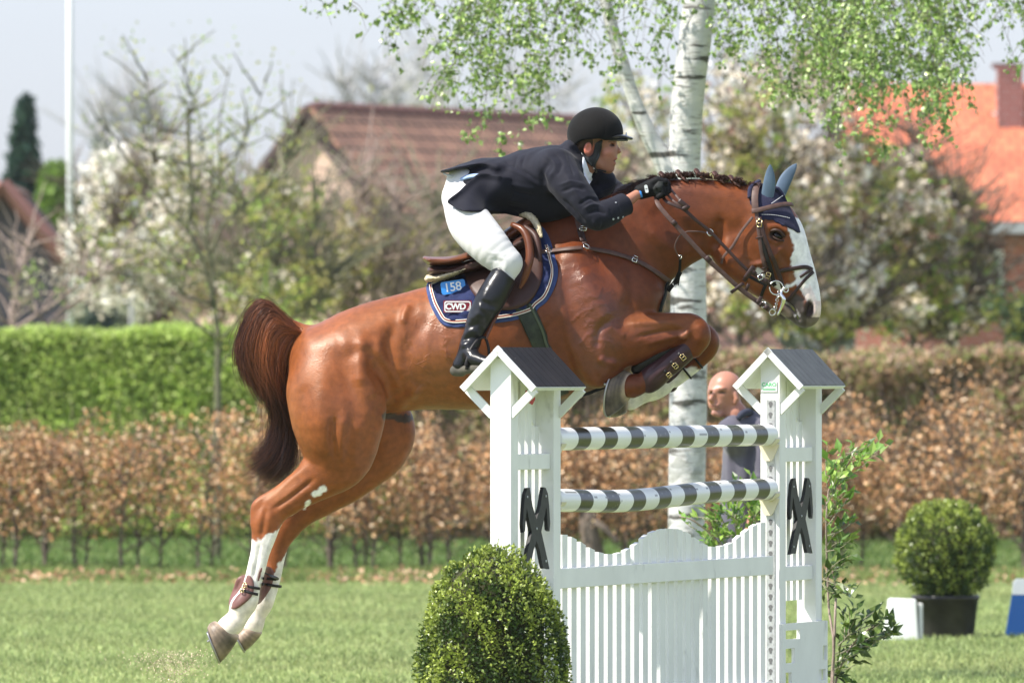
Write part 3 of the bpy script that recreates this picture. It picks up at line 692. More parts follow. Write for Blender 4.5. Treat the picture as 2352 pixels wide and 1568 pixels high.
# fore leg, far
yf = .13
hs.sweep([(1420, 760, 66, .8, yf), (1500, 765, 46, .8, yf), (1570, 768, 37, .85, yf), (1612, 778, 36, .88, yf), (1620, 796, 30, .9, yf), (1606, 822, 22, .95, yf), (1570, 856, 18, 1.0, yf), (1536, 880, 19, 1.0, yf), (1508, 893, 23, 1.0, yf), (1474, 908, 19, 1.0, yf), (1448, 920, 22, 1.0, yf)], k=.015)
# tail dock
hs.sweep([(720, 790, 30, 1.0), (690, 762, 20, 1.0), (655, 742, 14, 1.0), (620, 720, 10, 1.0)], k=.03)
# eye socket, nostril, mouth
for sgn in (-1, 1):
    hs.ell(1786, 539, 19, 13, .020, 25, y=sgn*.100, k=.012, sub=True)
    hs.sweep([(1768, 520, 6, 1.0), (1788, 519, 7, 1.0), (1806, 530, 6, 1.0)], k=.014, y=sgn*.088)
    hs.ell(1860, 708, 10, 19, .028, 18, y=sgn*.064, k=.008, sub=True)
hs.sweep([(1800, 692, 2.2, 40), (1820, 706, 2.2, 40), (1836, 736, 2.2, 40)], k=.005, sub=True)
HV_, HF_ = hs.mesh(2); del hs
# muscles, tendons and veins worked into the skin
NS = -.02
st = [
 ([(905, 740), (895, 790), (900, 850), (925, 905), (950, 940)], 15, -9, NS), ([(862, 822), (876, 868), (892, 912), (900, 950)], 19, -15, NS), ([(880, 815), (900, 858), (924, 905)], 10, 7, NS), ([(832, 775), (828, 830), (826, 890)], 15, 8, NS), ([(768, 955), (764, 1005), (772, 1060)], 9, -7, NS), ([(788, 955), (785, 1010), (780, 1070)], 10, 6, NS),            # flank hollow before the thigh
 ([(880, 900), (905, 935), (935, 915), (965, 880)], 13, 9, NS),                          # flank fold
 ([(868, 790), (872, 850), (885, 900)], 14, 7, NS),
 ([(855, 905), (868, 945), (862, 990)], 16, -6, NS),
 ([(830, 960), (815, 1030), (812, 1075)], 14, 5, NS),
 ([(745, 860), (735, 930), (745, 1000), (760, 1060)], 22, 5, NS),
 ([(700, 880), (690, 950), (705, 1030)], 12, -3, NS),
 ([(780, 800), (830, 790), (880, 800)], 22, 4, NS),
 ([(940, 700), (930, 720), (925, 745)], 9, 6, NS),                                       # point of hip
 ([(985, 720), (940, 790), (930, 850)], 18, -4, NS),
 ([(1260, 740), (1245, 800), (1262, 870), (1310, 900)], 13, -6, NS),                     # behind the elbow
 ([(1290, 600), (1285, 680), (1300, 750), (1325, 820), (1350, 870)], 15, 8, NS),         # shoulder blade and triceps edge
 ([(1330, 620), (1370, 680), (1400, 740)], 26, 8, NS),
 ([(1440, 600), (1452, 660), (1440, 720)], 14, -6, NS),                                  # shoulder / neck hollow
 ([(1400, 735), (1375, 760), (1372, 800)], 8, -6, NS),
 ([(1395, 745), (1420, 760), (1440, 770)], 12, 3, NS),
 ([(1372, 866), (1400, 850), (1432, 838)], 11, 4, NS),
 ([(1376, 820), (1392, 832), (1415, 832)], 8, 7, NS),
 ([(1440, 745), (1500, 742), (1560, 740)], 7, 4, NS), ([(1460, 775), (1520, 762), (1570, 758)], 6, -4, NS), ([(1480, 792), (1540, 775), (1575, 768)], 6, 3.5, NS),
 ([(1562, 772), (1574, 768), (1582, 758)], 7, 7, NS), ([(1600, 745), (1610, 765), (1606, 785)], 9, 3, NS),
 ([(1500, 470), (1560, 520), (1640, 560)], 20, -6, NS), ([(1480, 520), (1540, 570), (1580, 590)], 16, 5, NS), ([(1540, 430), (1620, 440), (1700, 450)], 18, 4, NS),
 ([(1655, 500), (1650, 540), (1640, 575)], 12, -8, NS),                                   # behind the jaw
 ([(1672, 545), (1675, 590), (1700, 632), (1745, 668)], 12, 4, NS),
 ([(1790, 575), (1760, 600), (1720, 610)], 6, 5, NS),                                     # facial crest
 ([(1788, 570), (1812, 610), (1838, 650)], 8, -3, NS), ([(1835, 600), (1850, 650), (1862, 690)], 7, 2.5, NS),
 ([(1768, 556), (1782, 566), (1800, 560)], 5, -3, NS), ([(1845, 720), (1850, 706), (1850, 690)], 5, 4, NS), ([(1866, 728), (1873, 710), (1868, 692)], 4, 3, NS),
 ([(700, 1075), (640, 1128), (600, 1160)], 7, 3, NS), ([(720, 1100), (670, 1140), (628, 1168)], 6, -5, NS), ([(612, 1165), (606, 1200), (600, 1235)], 7, -4, NS),
 ([(640, 1195), (628, 1225), (615, 1260), (603, 1310)], 6, 3, NS), ([(585, 1240), (578, 1290), (568, 1330)], 5, 3, NS), ([(598, 1245), (590, 1290), (582, 1330)], 4, -3, NS),
]
# ribs, faint
for i in range(6):
    u0 = 975+i*38; st.append(([(u0+30, 700-i*8), (u0+6, 780-i*6), (u0+10, 850-i*4)], 9, 1.6, NS))
r = rng(11)
# raised veins: belly, shoulder, forearm, thigh, face
def vein(p0, p1, wob, w, amp, n=7):
    t = np.linspace(0, 1, n); P = np.outer(1-t, p0)+np.outer(t, p1); P[1:-1] += r.normal(size=(n-2, 2))*wob
    st.append(([tuple(p) for p in P], w, amp, NS))
for _ in range(7):
    u0, v0 = 940+r.random()*110, 770+r.random()*110; a = r.random()*6.28; L = 25+r.random()*40
    vein((u0, v0), (u0+L*math.cos(a), v0+L*math.sin(a)), 6, 2.6, 1.7, 6)
for _ in range(7):
    u0, v0 = 1315+r.random()*80, 650+r.random()*130; a = -.6+r.random()*1.0; L = 20+r.random()*45
    vein((u0, v0), (u0+L*math.cos(a), v0+L*math.sin(a)), 4, 2.4, 1.6, 6)
vein((1470, 735), (1475, 790), 4, 2.2, 1.2); vein((1735, 590), (1790, 680), 4, 2.4, 1.3); vein((1700, 585), (1760, 610), 3, 2.2, 1.0); vein((790, 930), (800, 1000), 3, 2.5, 1.2)
vein((1310, 740), (1360, 700), 4, 3, 2); vein((1330, 790), (1368, 765), 4, 3, 2); vein((1350, 690), (1400, 655), 4, 3, 1.6); vein((690, 1160), (760, 1120), 3, 2.4, 1.3)
st = [(a[0], a[1], a[2]*(1.9 if abs(a[2]) > 2.6 else 1.2), a[3]) for a in st]
HV_ = relief(HV_, HF_, st)
HV_ = HV_+normals(HV_, HF_)*(vnoise(HV_, 26, 5)*.0012+vnoise(HV_, 60, 6)*.0006)[:, None]
# ---- coat colours (markings and hooves belong to the horse itself)
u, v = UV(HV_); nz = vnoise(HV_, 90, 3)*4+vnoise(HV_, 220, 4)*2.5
fw = np.clip((u-930)/420, 0, 1)[:, None]; fw = fw*fw*(3-2*fw); hd_ = np.clip((u-1560)/120, 0, 1)[:, None]  # forehand darker: wet coat, and its shade away from the sun put into colour
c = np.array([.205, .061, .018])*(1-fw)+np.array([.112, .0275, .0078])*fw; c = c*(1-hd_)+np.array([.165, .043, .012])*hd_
k = 1+.10*vnoise(HV_, 6, 8)+.07*vnoise(HV_, 19, 9)
c *= k[:, None]
def soft(m_dist, w=3.0): return np.clip(.5-m_dist/w, 0, 1)[:, None]
def paint(dist, col, w=3.0, a=1.0):
    global c
    s = soft(dist, w)*a; c = c*(1-s)+np.array(col)*s
def polyd(pts, grow=0):
    ins = inpoly(u+nz, v+nz*.7, pts); d, _ = pdist(u+nz, v+nz*.7, list(pts)+[pts[0]]); return np.where(ins, -d, d)-grow
near_head = u > 1640
# paler flanks of the coat towards the legs, darker knees
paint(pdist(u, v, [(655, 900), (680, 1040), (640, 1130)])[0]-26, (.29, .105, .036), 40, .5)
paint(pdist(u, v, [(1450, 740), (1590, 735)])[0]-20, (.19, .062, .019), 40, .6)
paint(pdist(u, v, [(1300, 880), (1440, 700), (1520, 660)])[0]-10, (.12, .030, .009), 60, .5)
# hock whites
white, pinkw = (.78, .74, .68), (.74, .58, .50)
hind_n = (HV_[:, 1] < 0) & (v > 1180) & (u < 700)
d = np.where(hind_n, -(v-(1238-.62*np.maximum(u-600, 0)+nz*1.6)), 50); paint(d, white, 4)
hind_f = (HV_[:, 1] >= 0) & (v > 1240) & (u < 700)
d = np.where(hind_f, -(v-(1312-(u-625)*1.2+nz*1.6)), 50); paint(d, white, 4)
paint(np.minimum(pdist(u+nz*.5, v+nz*.5, [(722, 1136), (744, 1120)])[0]-5, pdist(u+nz*.5, v+nz*.4, [(698, 1166), (710, 1150)])[0]-3), white, 3)
paint(np.where((v > 1375) & (u < 700), np.maximum(1385-v, 0)-2+0*u, 50), (.62, .50, .38), 20, .75)
# fore socks
fn = (v > 800) & (u > 1395) & (u < 1700)
d = np.where(fn & (HV_[:, 1] > 0), -((u-1560)*-.35+(v-838)+nz), 50)
paint(d, white, 4)
d = np.where(fn & (HV_[:, 1] <= 0) & (v > 2868), pdist(u, v, [(1500, 905), (1450, 935)])[0]-22+nz, 50); paint(d, (.70, .58, .46), 5)
# blaze
fl_ = (u > 1770)
d = polyd([(1805, 505), (1815, 540), (1822, 560), (1822, 622), (1808, 632), (1815, 648), (1800, 655), (1775, 640), (1748, 618), (1740, 630), (1760, 642), (1790, 668), (1812, 662), (1826, 650), (1838, 668), (1852, 690), (1860, 694), (1874, 716), (1895, 730), (1900, 600), (1850, 500)])
paint(np.where(near_head, d, 50), (.80, .78, .75), 3)
paint(np.where(near_head, np.hypot((u+nz*.6-1817)/1.0, (v-638)/1.15)-10, 50), (.20, .08, .03), 3)
paint(np.where(near_head, polyd([(1838, 660), (1862, 655), (1880, 695), (1862, 700), (1845, 680)]), 50), (.80, .62, .56), 6, .7)
# muzzle skin, nostril, lips, chin
paint(np.where(near_head, polyd([(1805, 680), (1822, 668), (1840, 680), (1850, 694), (1856, 720), (1858, 745), (1872, 730), (1868, 756), (1840, 765), (1806, 755), (1786, 725), (1795, 700)]), 50), (.055, .045, .042), 7)
paint(np.where(near_head, np.hypot((u-1860)/10, (v-709)/19)*10-10, 50), (.02, .012, .012), 3)
paint(np.where(near_head, polyd([(1796, 700), (1812, 712), (1822, 736), (1805, 742), (1792, 722)]), 50), (.20, .15, .12), 5)
paint(np.where(near_head, polyd([(1826, 706), (1836, 722), (1838, 744), (1846, 750), (1832, 750), (1826, 730)]), 50), (.45, .42, .42), 3, .8)
paint(np.where((u > 1852) & (v > 690), -3-0*u, 50), (.74, .58, .52), 6, .9)
paint(np.where((u > 1800) & (v > 728), -3-0*u, 50), (.07, .055, .05), 4, .9)
paint(np.where(near_head, np.hypot((u-1858)/12, (v-710)/21)*12-12, 50), (.02, .012, .012), 4)
# eye surround, then a darker band down the cheek
paint(np.where(near_head, np.hypot((u-1785)/20, (v-540)/12)*12-12, 50), (.03, .02, .016), 5)
paint(np.where(near_head, pdist(u, v, [(1790, 560), (1795, 600), (1785, 625)])[0]-14, 50), (.09, .03, .013), 14, .5)
# chestnut callosity near the knee, under-belly dark skin
paint(np.hypot((u-1572)/12, (v-770)/9)*9-9+nz*.5, (.28, .10, .055), 3, .8)
paint(np.where(HV_[:, 1] < .2, pdist(u, v, [(888, 955), (925, 962), (955, 958)])[0]-9+nz, 50), (.05, .035, .03), 4)
c = np.clip(c, .01, .9)
horse = thing('horse', 'chestnut horse with white blaze jumping over the striped poles, carrying the rider', 'horse', W(1130, 800), 0)
m_coat = mat('chestnut_coat', tint=True, rough=.43, var=.20, vs=34, bump=.5, bs=380, bd=.0016, sheen=.0, spec=.36, rvar=.12, detail=8)
_b = m_coat.node_tree.nodes['Principled BSDF']; _b.inputs['Coat Weight'].default_value = .06; _b.inputs['Coat Roughness'].default_value = .3; _b.inputs['Sheen Tint'].default_value = (1, .6, .4, 1)
_b.inputs['Specular Tint'].default_value = (1.0, .80, .62, 1)
_t = m_coat.node_tree; _bp = [x for x in _t.nodes if x.type == 'BUMP'][0]   # lay of the hair: fine streaks along the body
_tc = [x for x in _t.nodes if x.type == 'TEX_COORD'][0]; _mp = _t.nodes.new('ShaderNodeMapping'); _mp.inputs['Rotation'].default_value = (0, R(24), 0); _mp.inputs['Scale'].default_value = (45, 200, 330); _t.links.new(_tc.outputs['Object'], _mp.inputs[0])
_nz = _t.nodes.new('ShaderNodeTexNoise'); _nz.inputs['Scale'].default_value = 1; _nz.inputs['Detail'].default_value = 4; _t.links.new(_mp.outputs[0], _nz.inputs[0])
_b2 = _t.nodes.new('ShaderNodeBump'); _b2.inputs['Strength'].default_value = .55; _b2.inputs['Distance'].default_value = .0016; _t.links.new(_nz.outputs[0], _b2.inputs['Height']); _t.links.new(_bp.outputs[0], _b2.inputs['Normal']); _t.links.new(_b2.outputs[0], _b.inputs['Normal'])
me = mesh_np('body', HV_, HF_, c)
vm = np.zeros(len(HV_))
for (a0, b0, ra, rb) in ((760, 800, 120, 60), (1600, 450, 90, 40), (1000, 810, 75, 95), (1370, 740, 60, 110), (1330, 660, 60, 70), (1480, 760, 70, 25), (1745, 620, 45, 40), (800, 930, 60, 60)):
    vm = np.maximum(vm, np.clip(1.35-np.hypot((u-a0)/ra, (v-b0)/rb), 0, 1)*(.35 if a0 in (800, 1480, 760, 1600) else 1))
_at = me.attributes.new('vein', 'FLOAT', 'POINT'); _at.data.foreach_set('value', vm.astype(np.float32))
_av = _t.nodes.new('ShaderNodeAttribute'); _av.attribute_name = 'vein'
_dn = _t.nodes.new('ShaderNodeTexNoise'); _dn.inputs['Scale'].default_value = 14; _dn.inputs['Detail'].default_value = 3; _t.links.new(_tc.outputs['Object'], _dn.inputs[0])
_ad = _t.nodes.new('ShaderNodeVectorMath'); _ad.operation = 'MULTIPLY_ADD'; _t.links.new(_dn.outputs['Color'], _ad.inputs[0]); _ad.inputs[1].default_value = (.12, .12, .12); _t.links.new(_tc.outputs['Object'], _ad.inputs[2])
_vo = _t.nodes.new('ShaderNodeTexVoronoi'); _vo.feature = 'DISTANCE_TO_EDGE'; _vo.inputs['Scale'].default_value = 13; _t.links.new(_ad.outputs[0], _vo.inputs['Vector'])
_vr = _t.nodes.new('ShaderNodeMapRange'); _vr.interpolation_type = 'SMOOTHSTEP'; _vr.inputs[1].default_value = .0; _vr.inputs[2].default_value = .075; _vr.inputs[3].default_value = 1; _vr.inputs[4].default_value = 0; _t.links.new(_vo.outputs['Distance'], _vr.inputs[0])
_vk = _t.nodes.new('ShaderNodeMath'); _vk.operation = 'MULTIPLY'; _t.links.new(_vr.outputs[0], _vk.inputs[0]); _t.links.new(_av.outputs['Fac'], _vk.inputs[1])
_pm = _t.nodes.new('ShaderNodeMapRange'); _pm.inputs[1].default_value = .47; _pm.inputs[2].default_value = .60; _t.links.new(_dn.outputs['Fac'], _pm.inputs[0]); _v2 = _t.nodes.new('ShaderNodeMath'); _v2.operation = 'MULTIPLY'; _t.links.new(_vk.outputs[0], _v2.inputs[0]); _t.links.new(_pm.outputs[0], _v2.inputs[1])
_b3 = _t.nodes.new('ShaderNodeBump'); _b3.inputs['Strength'].default_value = .45; _b3.inputs['Distance'].default_value = .0026; _t.links.new(_v2.outputs[0], _b3.inputs['Height']); _t.links.new(_b2.outputs[0], _b3.inputs['Normal']); _t.links.new(_b3.outputs[0], _b.inputs['Normal'])
_rg = _t.nodes.new('ShaderNodeMapRange'); _cw = _t.nodes.new('ShaderNodeMapRange'); _cw.inputs[3].default_value = .05; _cw.inputs[4].default_value = .75; _t.links.new(_av.outputs['Fac'], _cw.inputs[0]); _t.links.new(_cw.outputs[0], _b.inputs['Coat Weight']); _t.links.new(_b3.outputs[0], _b.inputs['Coat Normal']); _b.inputs['Coat Roughness'].default_value = .26
_rg.inputs[3].default_value = .46; _rg.inputs[4].default_value = .34; _t.links.new(_av.outputs['Fac'], _rg.inputs[0]); _t.links.new(_rg.outputs[0], _b.inputs['Roughness'])
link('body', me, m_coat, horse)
# eyes
m_eye = mat('eye', (.008, .005, .004), rough=.12)
for sgn in (-1, 1):
    hb = Sculpt(W(1786, 541, sgn*.094)-Vector((.05, .04, .05)), W(1786, 541, sgn*.094)+Vector((.05, .04, .05)), .0024)
    hb.ell(1786, 542, 12, 8.0, .016, 25, y=sgn*.085, k=.002)
    V, F = hb.mesh(1); link('eye', mesh_np('eye', V, F), m_eye, horse)
    lid = MB(); P = [W(1786-15+30*t, 541-4+6*(2*t-1)-8*math.sin(math.pi*t), sgn*(.092+.012*math.sin(math.pi*t))) for t in np.linspace(0, 1, 9)]
    lid.tube(P, .0065, 8, n=20); P = [W(1786-14+28*t, 541+6+6*(2*t-1)+3*math.sin(math.pi*t), sgn*(.088+.010*math.sin(math.pi*t))) for t in np.linspace(0, 1, 9)]; lid.tube(P, .0045, 8, n=20); lid.build('eyelid', mat('eyelid_skin', (.045, .022, .014), rough=.5), horse, smooth=True)
# hooves with shoes
m_hoof = bpy.data.materials.new('hoof_horn'); m_hoof.use_nodes = True
m_hoof = mat('hoof_horn', tint=True, rough=.42, var=.45, vs=22, bump=.4, bs=90, bd=.002)
m_iron = mat('horse_shoe_iron', (.35, .34, .33), rough=.35, metal=.9)
def hoof(heel, toe, cheel, ctoe, y, wid, shade, tilt=0.0):
    """wall lofted from the sole ring (heel-toe) to the slanted coronet ring (cheel-ctoe)"""
    H, T, CH, CT = [Vector(W(*p, y)) for p in (heel, toe, cheel, ctoe)]; side = Vector((0, 1, 0)); n = 40; m = 11; V = []
    side = Matrix.Rotation(R(tilt), 3, (T-H).normalized()) @ side
    for i in range(m):
        t = i/(m-1); a = H.lerp(CH, t); b = T.lerp(CT, t); c0 = (a+b)/2; ax = (b-a)/2; wi = wid*(1-.16*t)*(1-.35*max(0, t-.9)*10*.4)
        if t > .9: ax = ax*.93
        for q in np.linspace(0, 2*math.pi, n, endpoint=False):
            ca, sa = math.cos(q), math.sin(q); bl = 1+.09*math.sin(math.pi*min(1, t*1.05)); V.append(tuple(c0+ax*ca*bl*(1 if ca > 0 else .96)+side*wi*bl*sa*(1-.16*(ca < 0)*ca*ca)))
    sc0 = (H+T)/2; upn = ((CH+CT)/2-sc0).normalized(); axn = (T-H).normalized(); upn = (upn-axn*upn.dot(axn)).normalized(); L = (T-H).length/2
    V = np.array(V+[tuple(sc0+upn*.007), tuple((CH+CT)/2)]); idx = np.arange(m*n).reshape(m, n); a = idx[:-1]; b = idx[1:]
    F = np.stack([a, np.roll(a, -1, 1), np.roll(b, -1, 1), b], -1).reshape(-1, 4)
    F3 = np.array([(j, (j+1) % n, m*n) for j in range(n)]+[((m-1)*n+j, (m-1)*n+(j+1) % n, m*n+1) for j in range(n)])
    tt = np.append(np.repeat(np.linspace(0, 1, m), n), [0, 1]); ang = np.append(np.tile(np.linspace(0, 1, n), m), [0, 0])
    base = np.array(shade)[None]*(1+.16*np.sin(tt*34)[:, None])*(1+.3*vnoise(V, 40, 7))[:, None]
    band = np.clip((tt-.80)*6, 0, 1)[:, None]; base = base*(1-band)+np.array([.42, .32, .24])*band; dk = np.clip(vnoise(V, 22, 9)*2, 0, 1)[:, None]*(1-band)*.6; base = base*(1-dk)+np.array([.05, .045, .035])*dk; base[-2] = (.03, .027, .022); base[:n] = base[:n]*.5
    me = mesh_np('hoof', V, [F, F3], base)
    bm = bmesh.new(); bm.from_mesh(me); bmesh.ops.recalc_face_normals(bm, faces=bm.faces); bm.to_mesh(me); bm.free()
    ho = link('hoof', me, m_hoof, horse)
    sh = MB(); P = [sc0-upn*.004+axn*((L*.95)*math.cos(a))+side*(wid*.95*math.sin(a)) for a in np.linspace(-2.45, 2.45, 30)]
    sh.tube(P, .0085, 6, flat=.6, ref=tuple(upn)); sh.build('horse_shoe', m_iron, ho, smooth=True)
    for a in (1.9, -1.9):
        p = sc0+axn*(L*.93*math.cos(a))+side*(wid*.93*math.sin(a)); MB().tube([p, p-upn*.018], [.006, .004], 8).build('stud', m_iron, ho)
hoof((475, 1440), (506, 1521), (492, 1424), (551, 1460), yh, .056, (.24, .18, .125))
hoof((541, 1452), (563, 1495), (557, 1436), (604, 1452), yg, .054, (.20, .15, .11))
hoof((1417, 848), (1396, 957), (1452, 856), (1441, 920), yn, .060, (.13, .10, .075), 28)
hoof((1406, 884), (1402, 958), (1446, 900), (1440, 948), yf, .056, (.24, .19, .14))
# ---- tail: long hair falling from the raised dock
def strands(guides, n, seed, r0, spread, m=26, wave=.5, tipspread=1.6, lmin=.7):
    r = rng(seed); G = np.array([[tuple(W(g[0], g[1], g[2])) for g in gd] for gd in guides]); ng = len(G)
    G = np.stack([spline(g, m) for g in G])
    a = r.random(n)*(ng-1); i = np.minimum(a.astype(int), ng-2); f = (a-i)[:, None, None]
    P = G[i]*(1-f)+G[i+1]*f
    t = np.linspace(0, 1, m)[None, :, None]
    off = r.normal(size=(n, 1, 3))*spread*(.35+tipspread*t**1.3)*np.array([1, 1.25, 1])
    ph = r.random((n, 1, 3))*6.28; fr = 3+5*r.random((n, 1, 1))
    P = P+off+np.sin(t*fr+ph)*.005*wave*(t*2)+np.cumsum(r.normal(size=(n, m, 3)), axis=1)*.0007*wave
    L = lmin+(1-lmin)*r.random(n)**.6
    tt = np.linspace(0, 1, m)[None]*L[:, None]*(m-1); j = np.minimum(tt.astype(int), m-2); ff = (tt-j)[..., None]
    P = np.take_along_axis(P, j[..., None].repeat(3, 2), 1)*(1-ff)+np.take_along_axis(P, (j+1)[..., None].repeat(3, 2), 1)*ff
    Rr = r0*(.6+.6*r.random((n, 1)))*np.clip(1.15-np.linspace(0, 1, m)[None]**2.2, .25, 1)
    return tubes_np(P, Rr, 3)+(n, m)
m_hair = mat('tail_hair', tint=True, rough=.36, spec=.5, sheen=.0)
gA = [
 [(700, 765, .0), (652, 727, -.02), (608, 696, -.02), (584, 706, -.01), (560, 755, 0), (548, 805, 0), (556, 845, 0), (572, 880, 0)],
 [(700, 767, -.01), (652, 733, -.04), (606, 700, -.05), (580, 730, -.04), (560, 790, -.03), (568, 845, -.02), (594, 890, -.01), (618, 920, 0)],
 [(700, 769, -.03), (656, 742, -.06), (614, 714, -.07), (590, 760, -.07), (582, 820, -.06), (600, 870, -.04), (626, 915, -.02), (646, 955, 0)],
 [(701, 771, -.04), (662, 752, -.07), (626, 745, -.08), (606, 795, -.07), (606, 850, -.05), (626, 900, -.03), (644, 945, -.01), (650, 985, 0)]]
gA.append([(701, 772, -.03), (668, 762, -.06), (640, 768, -.07), (624, 810, -.06), (622, 860, -.05), (636, 905, -.03), (650, 945, -.01), (654, 980, 0)])
gB = [
 [(701, 773, -.03), (664, 765, -.05), (634, 800, -.05), (624, 860, -.04), (632, 920, -.02), (634, 975, 0), (618, 1020, 0), (590, 1045, 0), (562, 1058, 0)],
 [(702, 773, -.02), (668, 770, -.04), (642, 800, -.04), (632, 860, -.03), (640, 930, -.01), (644, 990, .01), (626, 1040, .01), (598, 1070, .01), (572, 1080, .01)],
 [(702, 775, .0), (676, 780, -.02), (652, 820, -.02), (643, 880, 0), (648, 950, .01), (656, 1010, .02), (640, 1058, .02), (612, 1085, .03), (596, 1095, .03)],
 [(702, 778, .03), (682, 800, .03), (664, 840, .03), (655, 900, .04), (660, 970, .05), (672, 1035, .06), (664, 1075, .06), (636, 1098, .06), (620, 1104, .06)]]
gA = [[tuple(x) for x in spline(g, 24)] for g in gA]; gB = [[tuple(x) for x in spline(g, 24)] for g in gB]
V, F, n_, m_ = strands(gA, 3900, 21, .0011, .0075, lmin=.70, wave=1.5, tipspread=1.8)
V2, F2, n2_, _q = strands(gB, 3000, 22, .0011, .0080, lmin=.55, wave=1.6, tipspread=2.2)
V3, F3, n3_, _q = strands(gA[:4]+gB[:3], 420, 23, .0008, .016, lmin=.5, wave=3.0, tipspread=2.6)
F2 = np.vstack([F2, F3+len(V2)]); V2 = np.vstack([V2, V3]); n2_ += n3_
F = np.vstack([F, F2+len(V)]); V = np.vstack([V, V2]); n_ += n2_
r = rng(5); tt = np.tile(np.repeat(np.linspace(0, 1, m_), 3), n_); rv = np.repeat(r.random(n_), m_*3)
uu, vv = UV(V)
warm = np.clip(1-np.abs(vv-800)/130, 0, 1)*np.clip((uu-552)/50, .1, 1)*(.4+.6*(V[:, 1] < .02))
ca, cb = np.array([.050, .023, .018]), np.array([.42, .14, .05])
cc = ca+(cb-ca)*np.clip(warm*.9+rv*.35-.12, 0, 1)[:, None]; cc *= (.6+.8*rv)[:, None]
link('tail', mesh_np('tail', V, F, cc), m_hair, horse)
# ---- plaited mane: crest hair, bobbles, loose wisps near the withers
cr = [(1432, 446), (1470, 428), (1505, 410), (1540, 402), (1600, 401), (1660, 408), (1715, 420), (1738, 428)]
m_mane = mat('mane_hair', tint=True, rough=.45)
r = rng(8); n = 1500; a = r.random(n)*(len(cr)-1); S = spline(cr, 200); q = S[(a/(len(cr)-1)*199).astype(int)]
P0 = np.array([tuple(W(x[0], x[1]+7, 0)) for x in q]); P0[:, 1] += r.normal(size=n)*.014
m = 8; t = np.linspace(0, 1, m)[None, :, None]
seg = (q[:, 0]-1517) % 40 / 40
dirv = np.stack([(.5-seg)*.05+.012*r.normal(size=n), -.02-.02*r.random(n), .016+.012*r.random(n)], 1)
P = P0[:, None]+dirv[:, None]*np.sin(t*2.2)+np.array([0, 0, -.022])*t**2*r.random((n, 1, 1))
V, F = tubes_np(P, np.full((n, m), .0013), 3)
cc = np.repeat(np.array([.055, .025, .018])[None]*(.5+r.random((n, 1))), m*3, 0)
link('mane', mesh_np('mane', V, F, cc), m_mane, horse)
m_braid = mat('braid_hair', (.07, .030, .020), rough=.4, var=.4, vs=120, bump=.6, bs=250, bd=.003)
for (bu, bv) in ((1517, 400), (1556, 396), (1598, 393), (1640, 399), (1677, 408), (1478, 418)):
    b = MB()
    for i in range(4):
        c0 = W(bu+2+i*1.5, bv+i*2.2, -.012-.004*i); b.ring(c0, .0085-.001*i, .0062, nrm=(.5, -.6, .6), seg=14, sides=7)
    b.tube([W(bu+3, bv+5, -.012), W(bu+14, bv+14, -.035), W(bu+24, bv+22, -.045)], [.010, .008, .004], 8, n=8)
    b.build('braid', m_braid, horse, smooth=True)
wis = [[(1500, 412, -.02), (1470, 420, -.03), (1440, 436, -.02), (1420, 440, 0)], [(1490, 425, 0), (1455, 432, 0), (1425, 448, 0), (1408, 452, 0)]]
V, F, n_, m_ = strands([[tuple(x) for x in spline(g, 6)] for g in wis], 160, 9, .0011, .006, m=14, wave=2.5, tipspread=1.8)
link('mane_wisps', mesh_np('mane_wisps', V, F, np.tile([.05, .025, .02], (len(V), 1))), m_mane, horse)
# ================================================================== straps and patches laid on a sculpted surface
from mathutils.bvhtree import BVHTree
def bvh(V, F): return BVHTree.FromPolygons([tuple(p) for p in V], [tuple(f) for f in F])
HB = bvh(HV_, HF_)
def hit(tree, u, v, side=-1, y0=None):
    """first surface point met going inwards from the near (-1) or far (+1) side at photo position (u,v)"""
    a = W(u, v, 1.2*side); b = W(u, v, -1.2*side); d = (b-a)
    h = tree.ray_cast(a, d.normalized())
    if h[0] is None: return None, None
    n = h[1]
    if n.y*side < 0: n = -n
    return h[0], n
def on(tree, u, v, off=.004, side=-1):
    p, n = hit(tree, u, v, side)
    if p is None:
        q = tree.find_nearest(W(u, v, side*.05)); p, n = q[0], q[1]
        if n.y*side < -.2: n = -n
    return p+n*off, n
def strap_mesh(mb, P, N, w, th, col=None, sides=10):
    P = np.array([tuple(p) for p in P]); N = np.array([tuple(q) for q in N]); m = len(P)
    T = np.gradient(P, axis=0); T /= np.linalg.norm(T, axis=1, keepdims=True)+1e-12
    B = np.cross(T, N); B /= np.linalg.norm(B, axis=1, keepdims=True)+1e-12; N2 = np.cross(B, T)
    w = np.full(m, w) if np.isscalar(w) else np.interp(np.linspace(0, 1, m), np.linspace(0, 1, len(w)), w)
    an = np.arange(sides)*2*math.pi/sides+math.pi/sides
    cx = np.sign(np.cos(an))*np.abs(np.cos(an))**.35; sx = np.sign(np.sin(an))*np.abs(np.sin(an))**.6
    V = P[:, None]+B[:, None]*(w/2)[:, None, None]*cx[None, :, None]+N2[:, None]*(th/2)*sx[None, :, None]
    idx = np.arange(m*sides).reshape(m, sides); a = idx[:-1]; b = idx[1:]
    F = np.stack([a, np.roll(a, -1, 1), np.roll(b, -1, 1), b], -1).reshape(-1, 4)
    k = mb.n; mb.add(V.reshape(-1, 3), F, col)
    for base in (0, (m-1)*sides):
        i0 = mb.n; mb.add([V.reshape(-1, 3)[base:base+sides].mean(0)], np.zeros((0, 3), int), col)
        mb.F3.append(np.array([(k+base+j, k+base+(j+1) % sides, i0) for j in range(sides)]))
    return mb
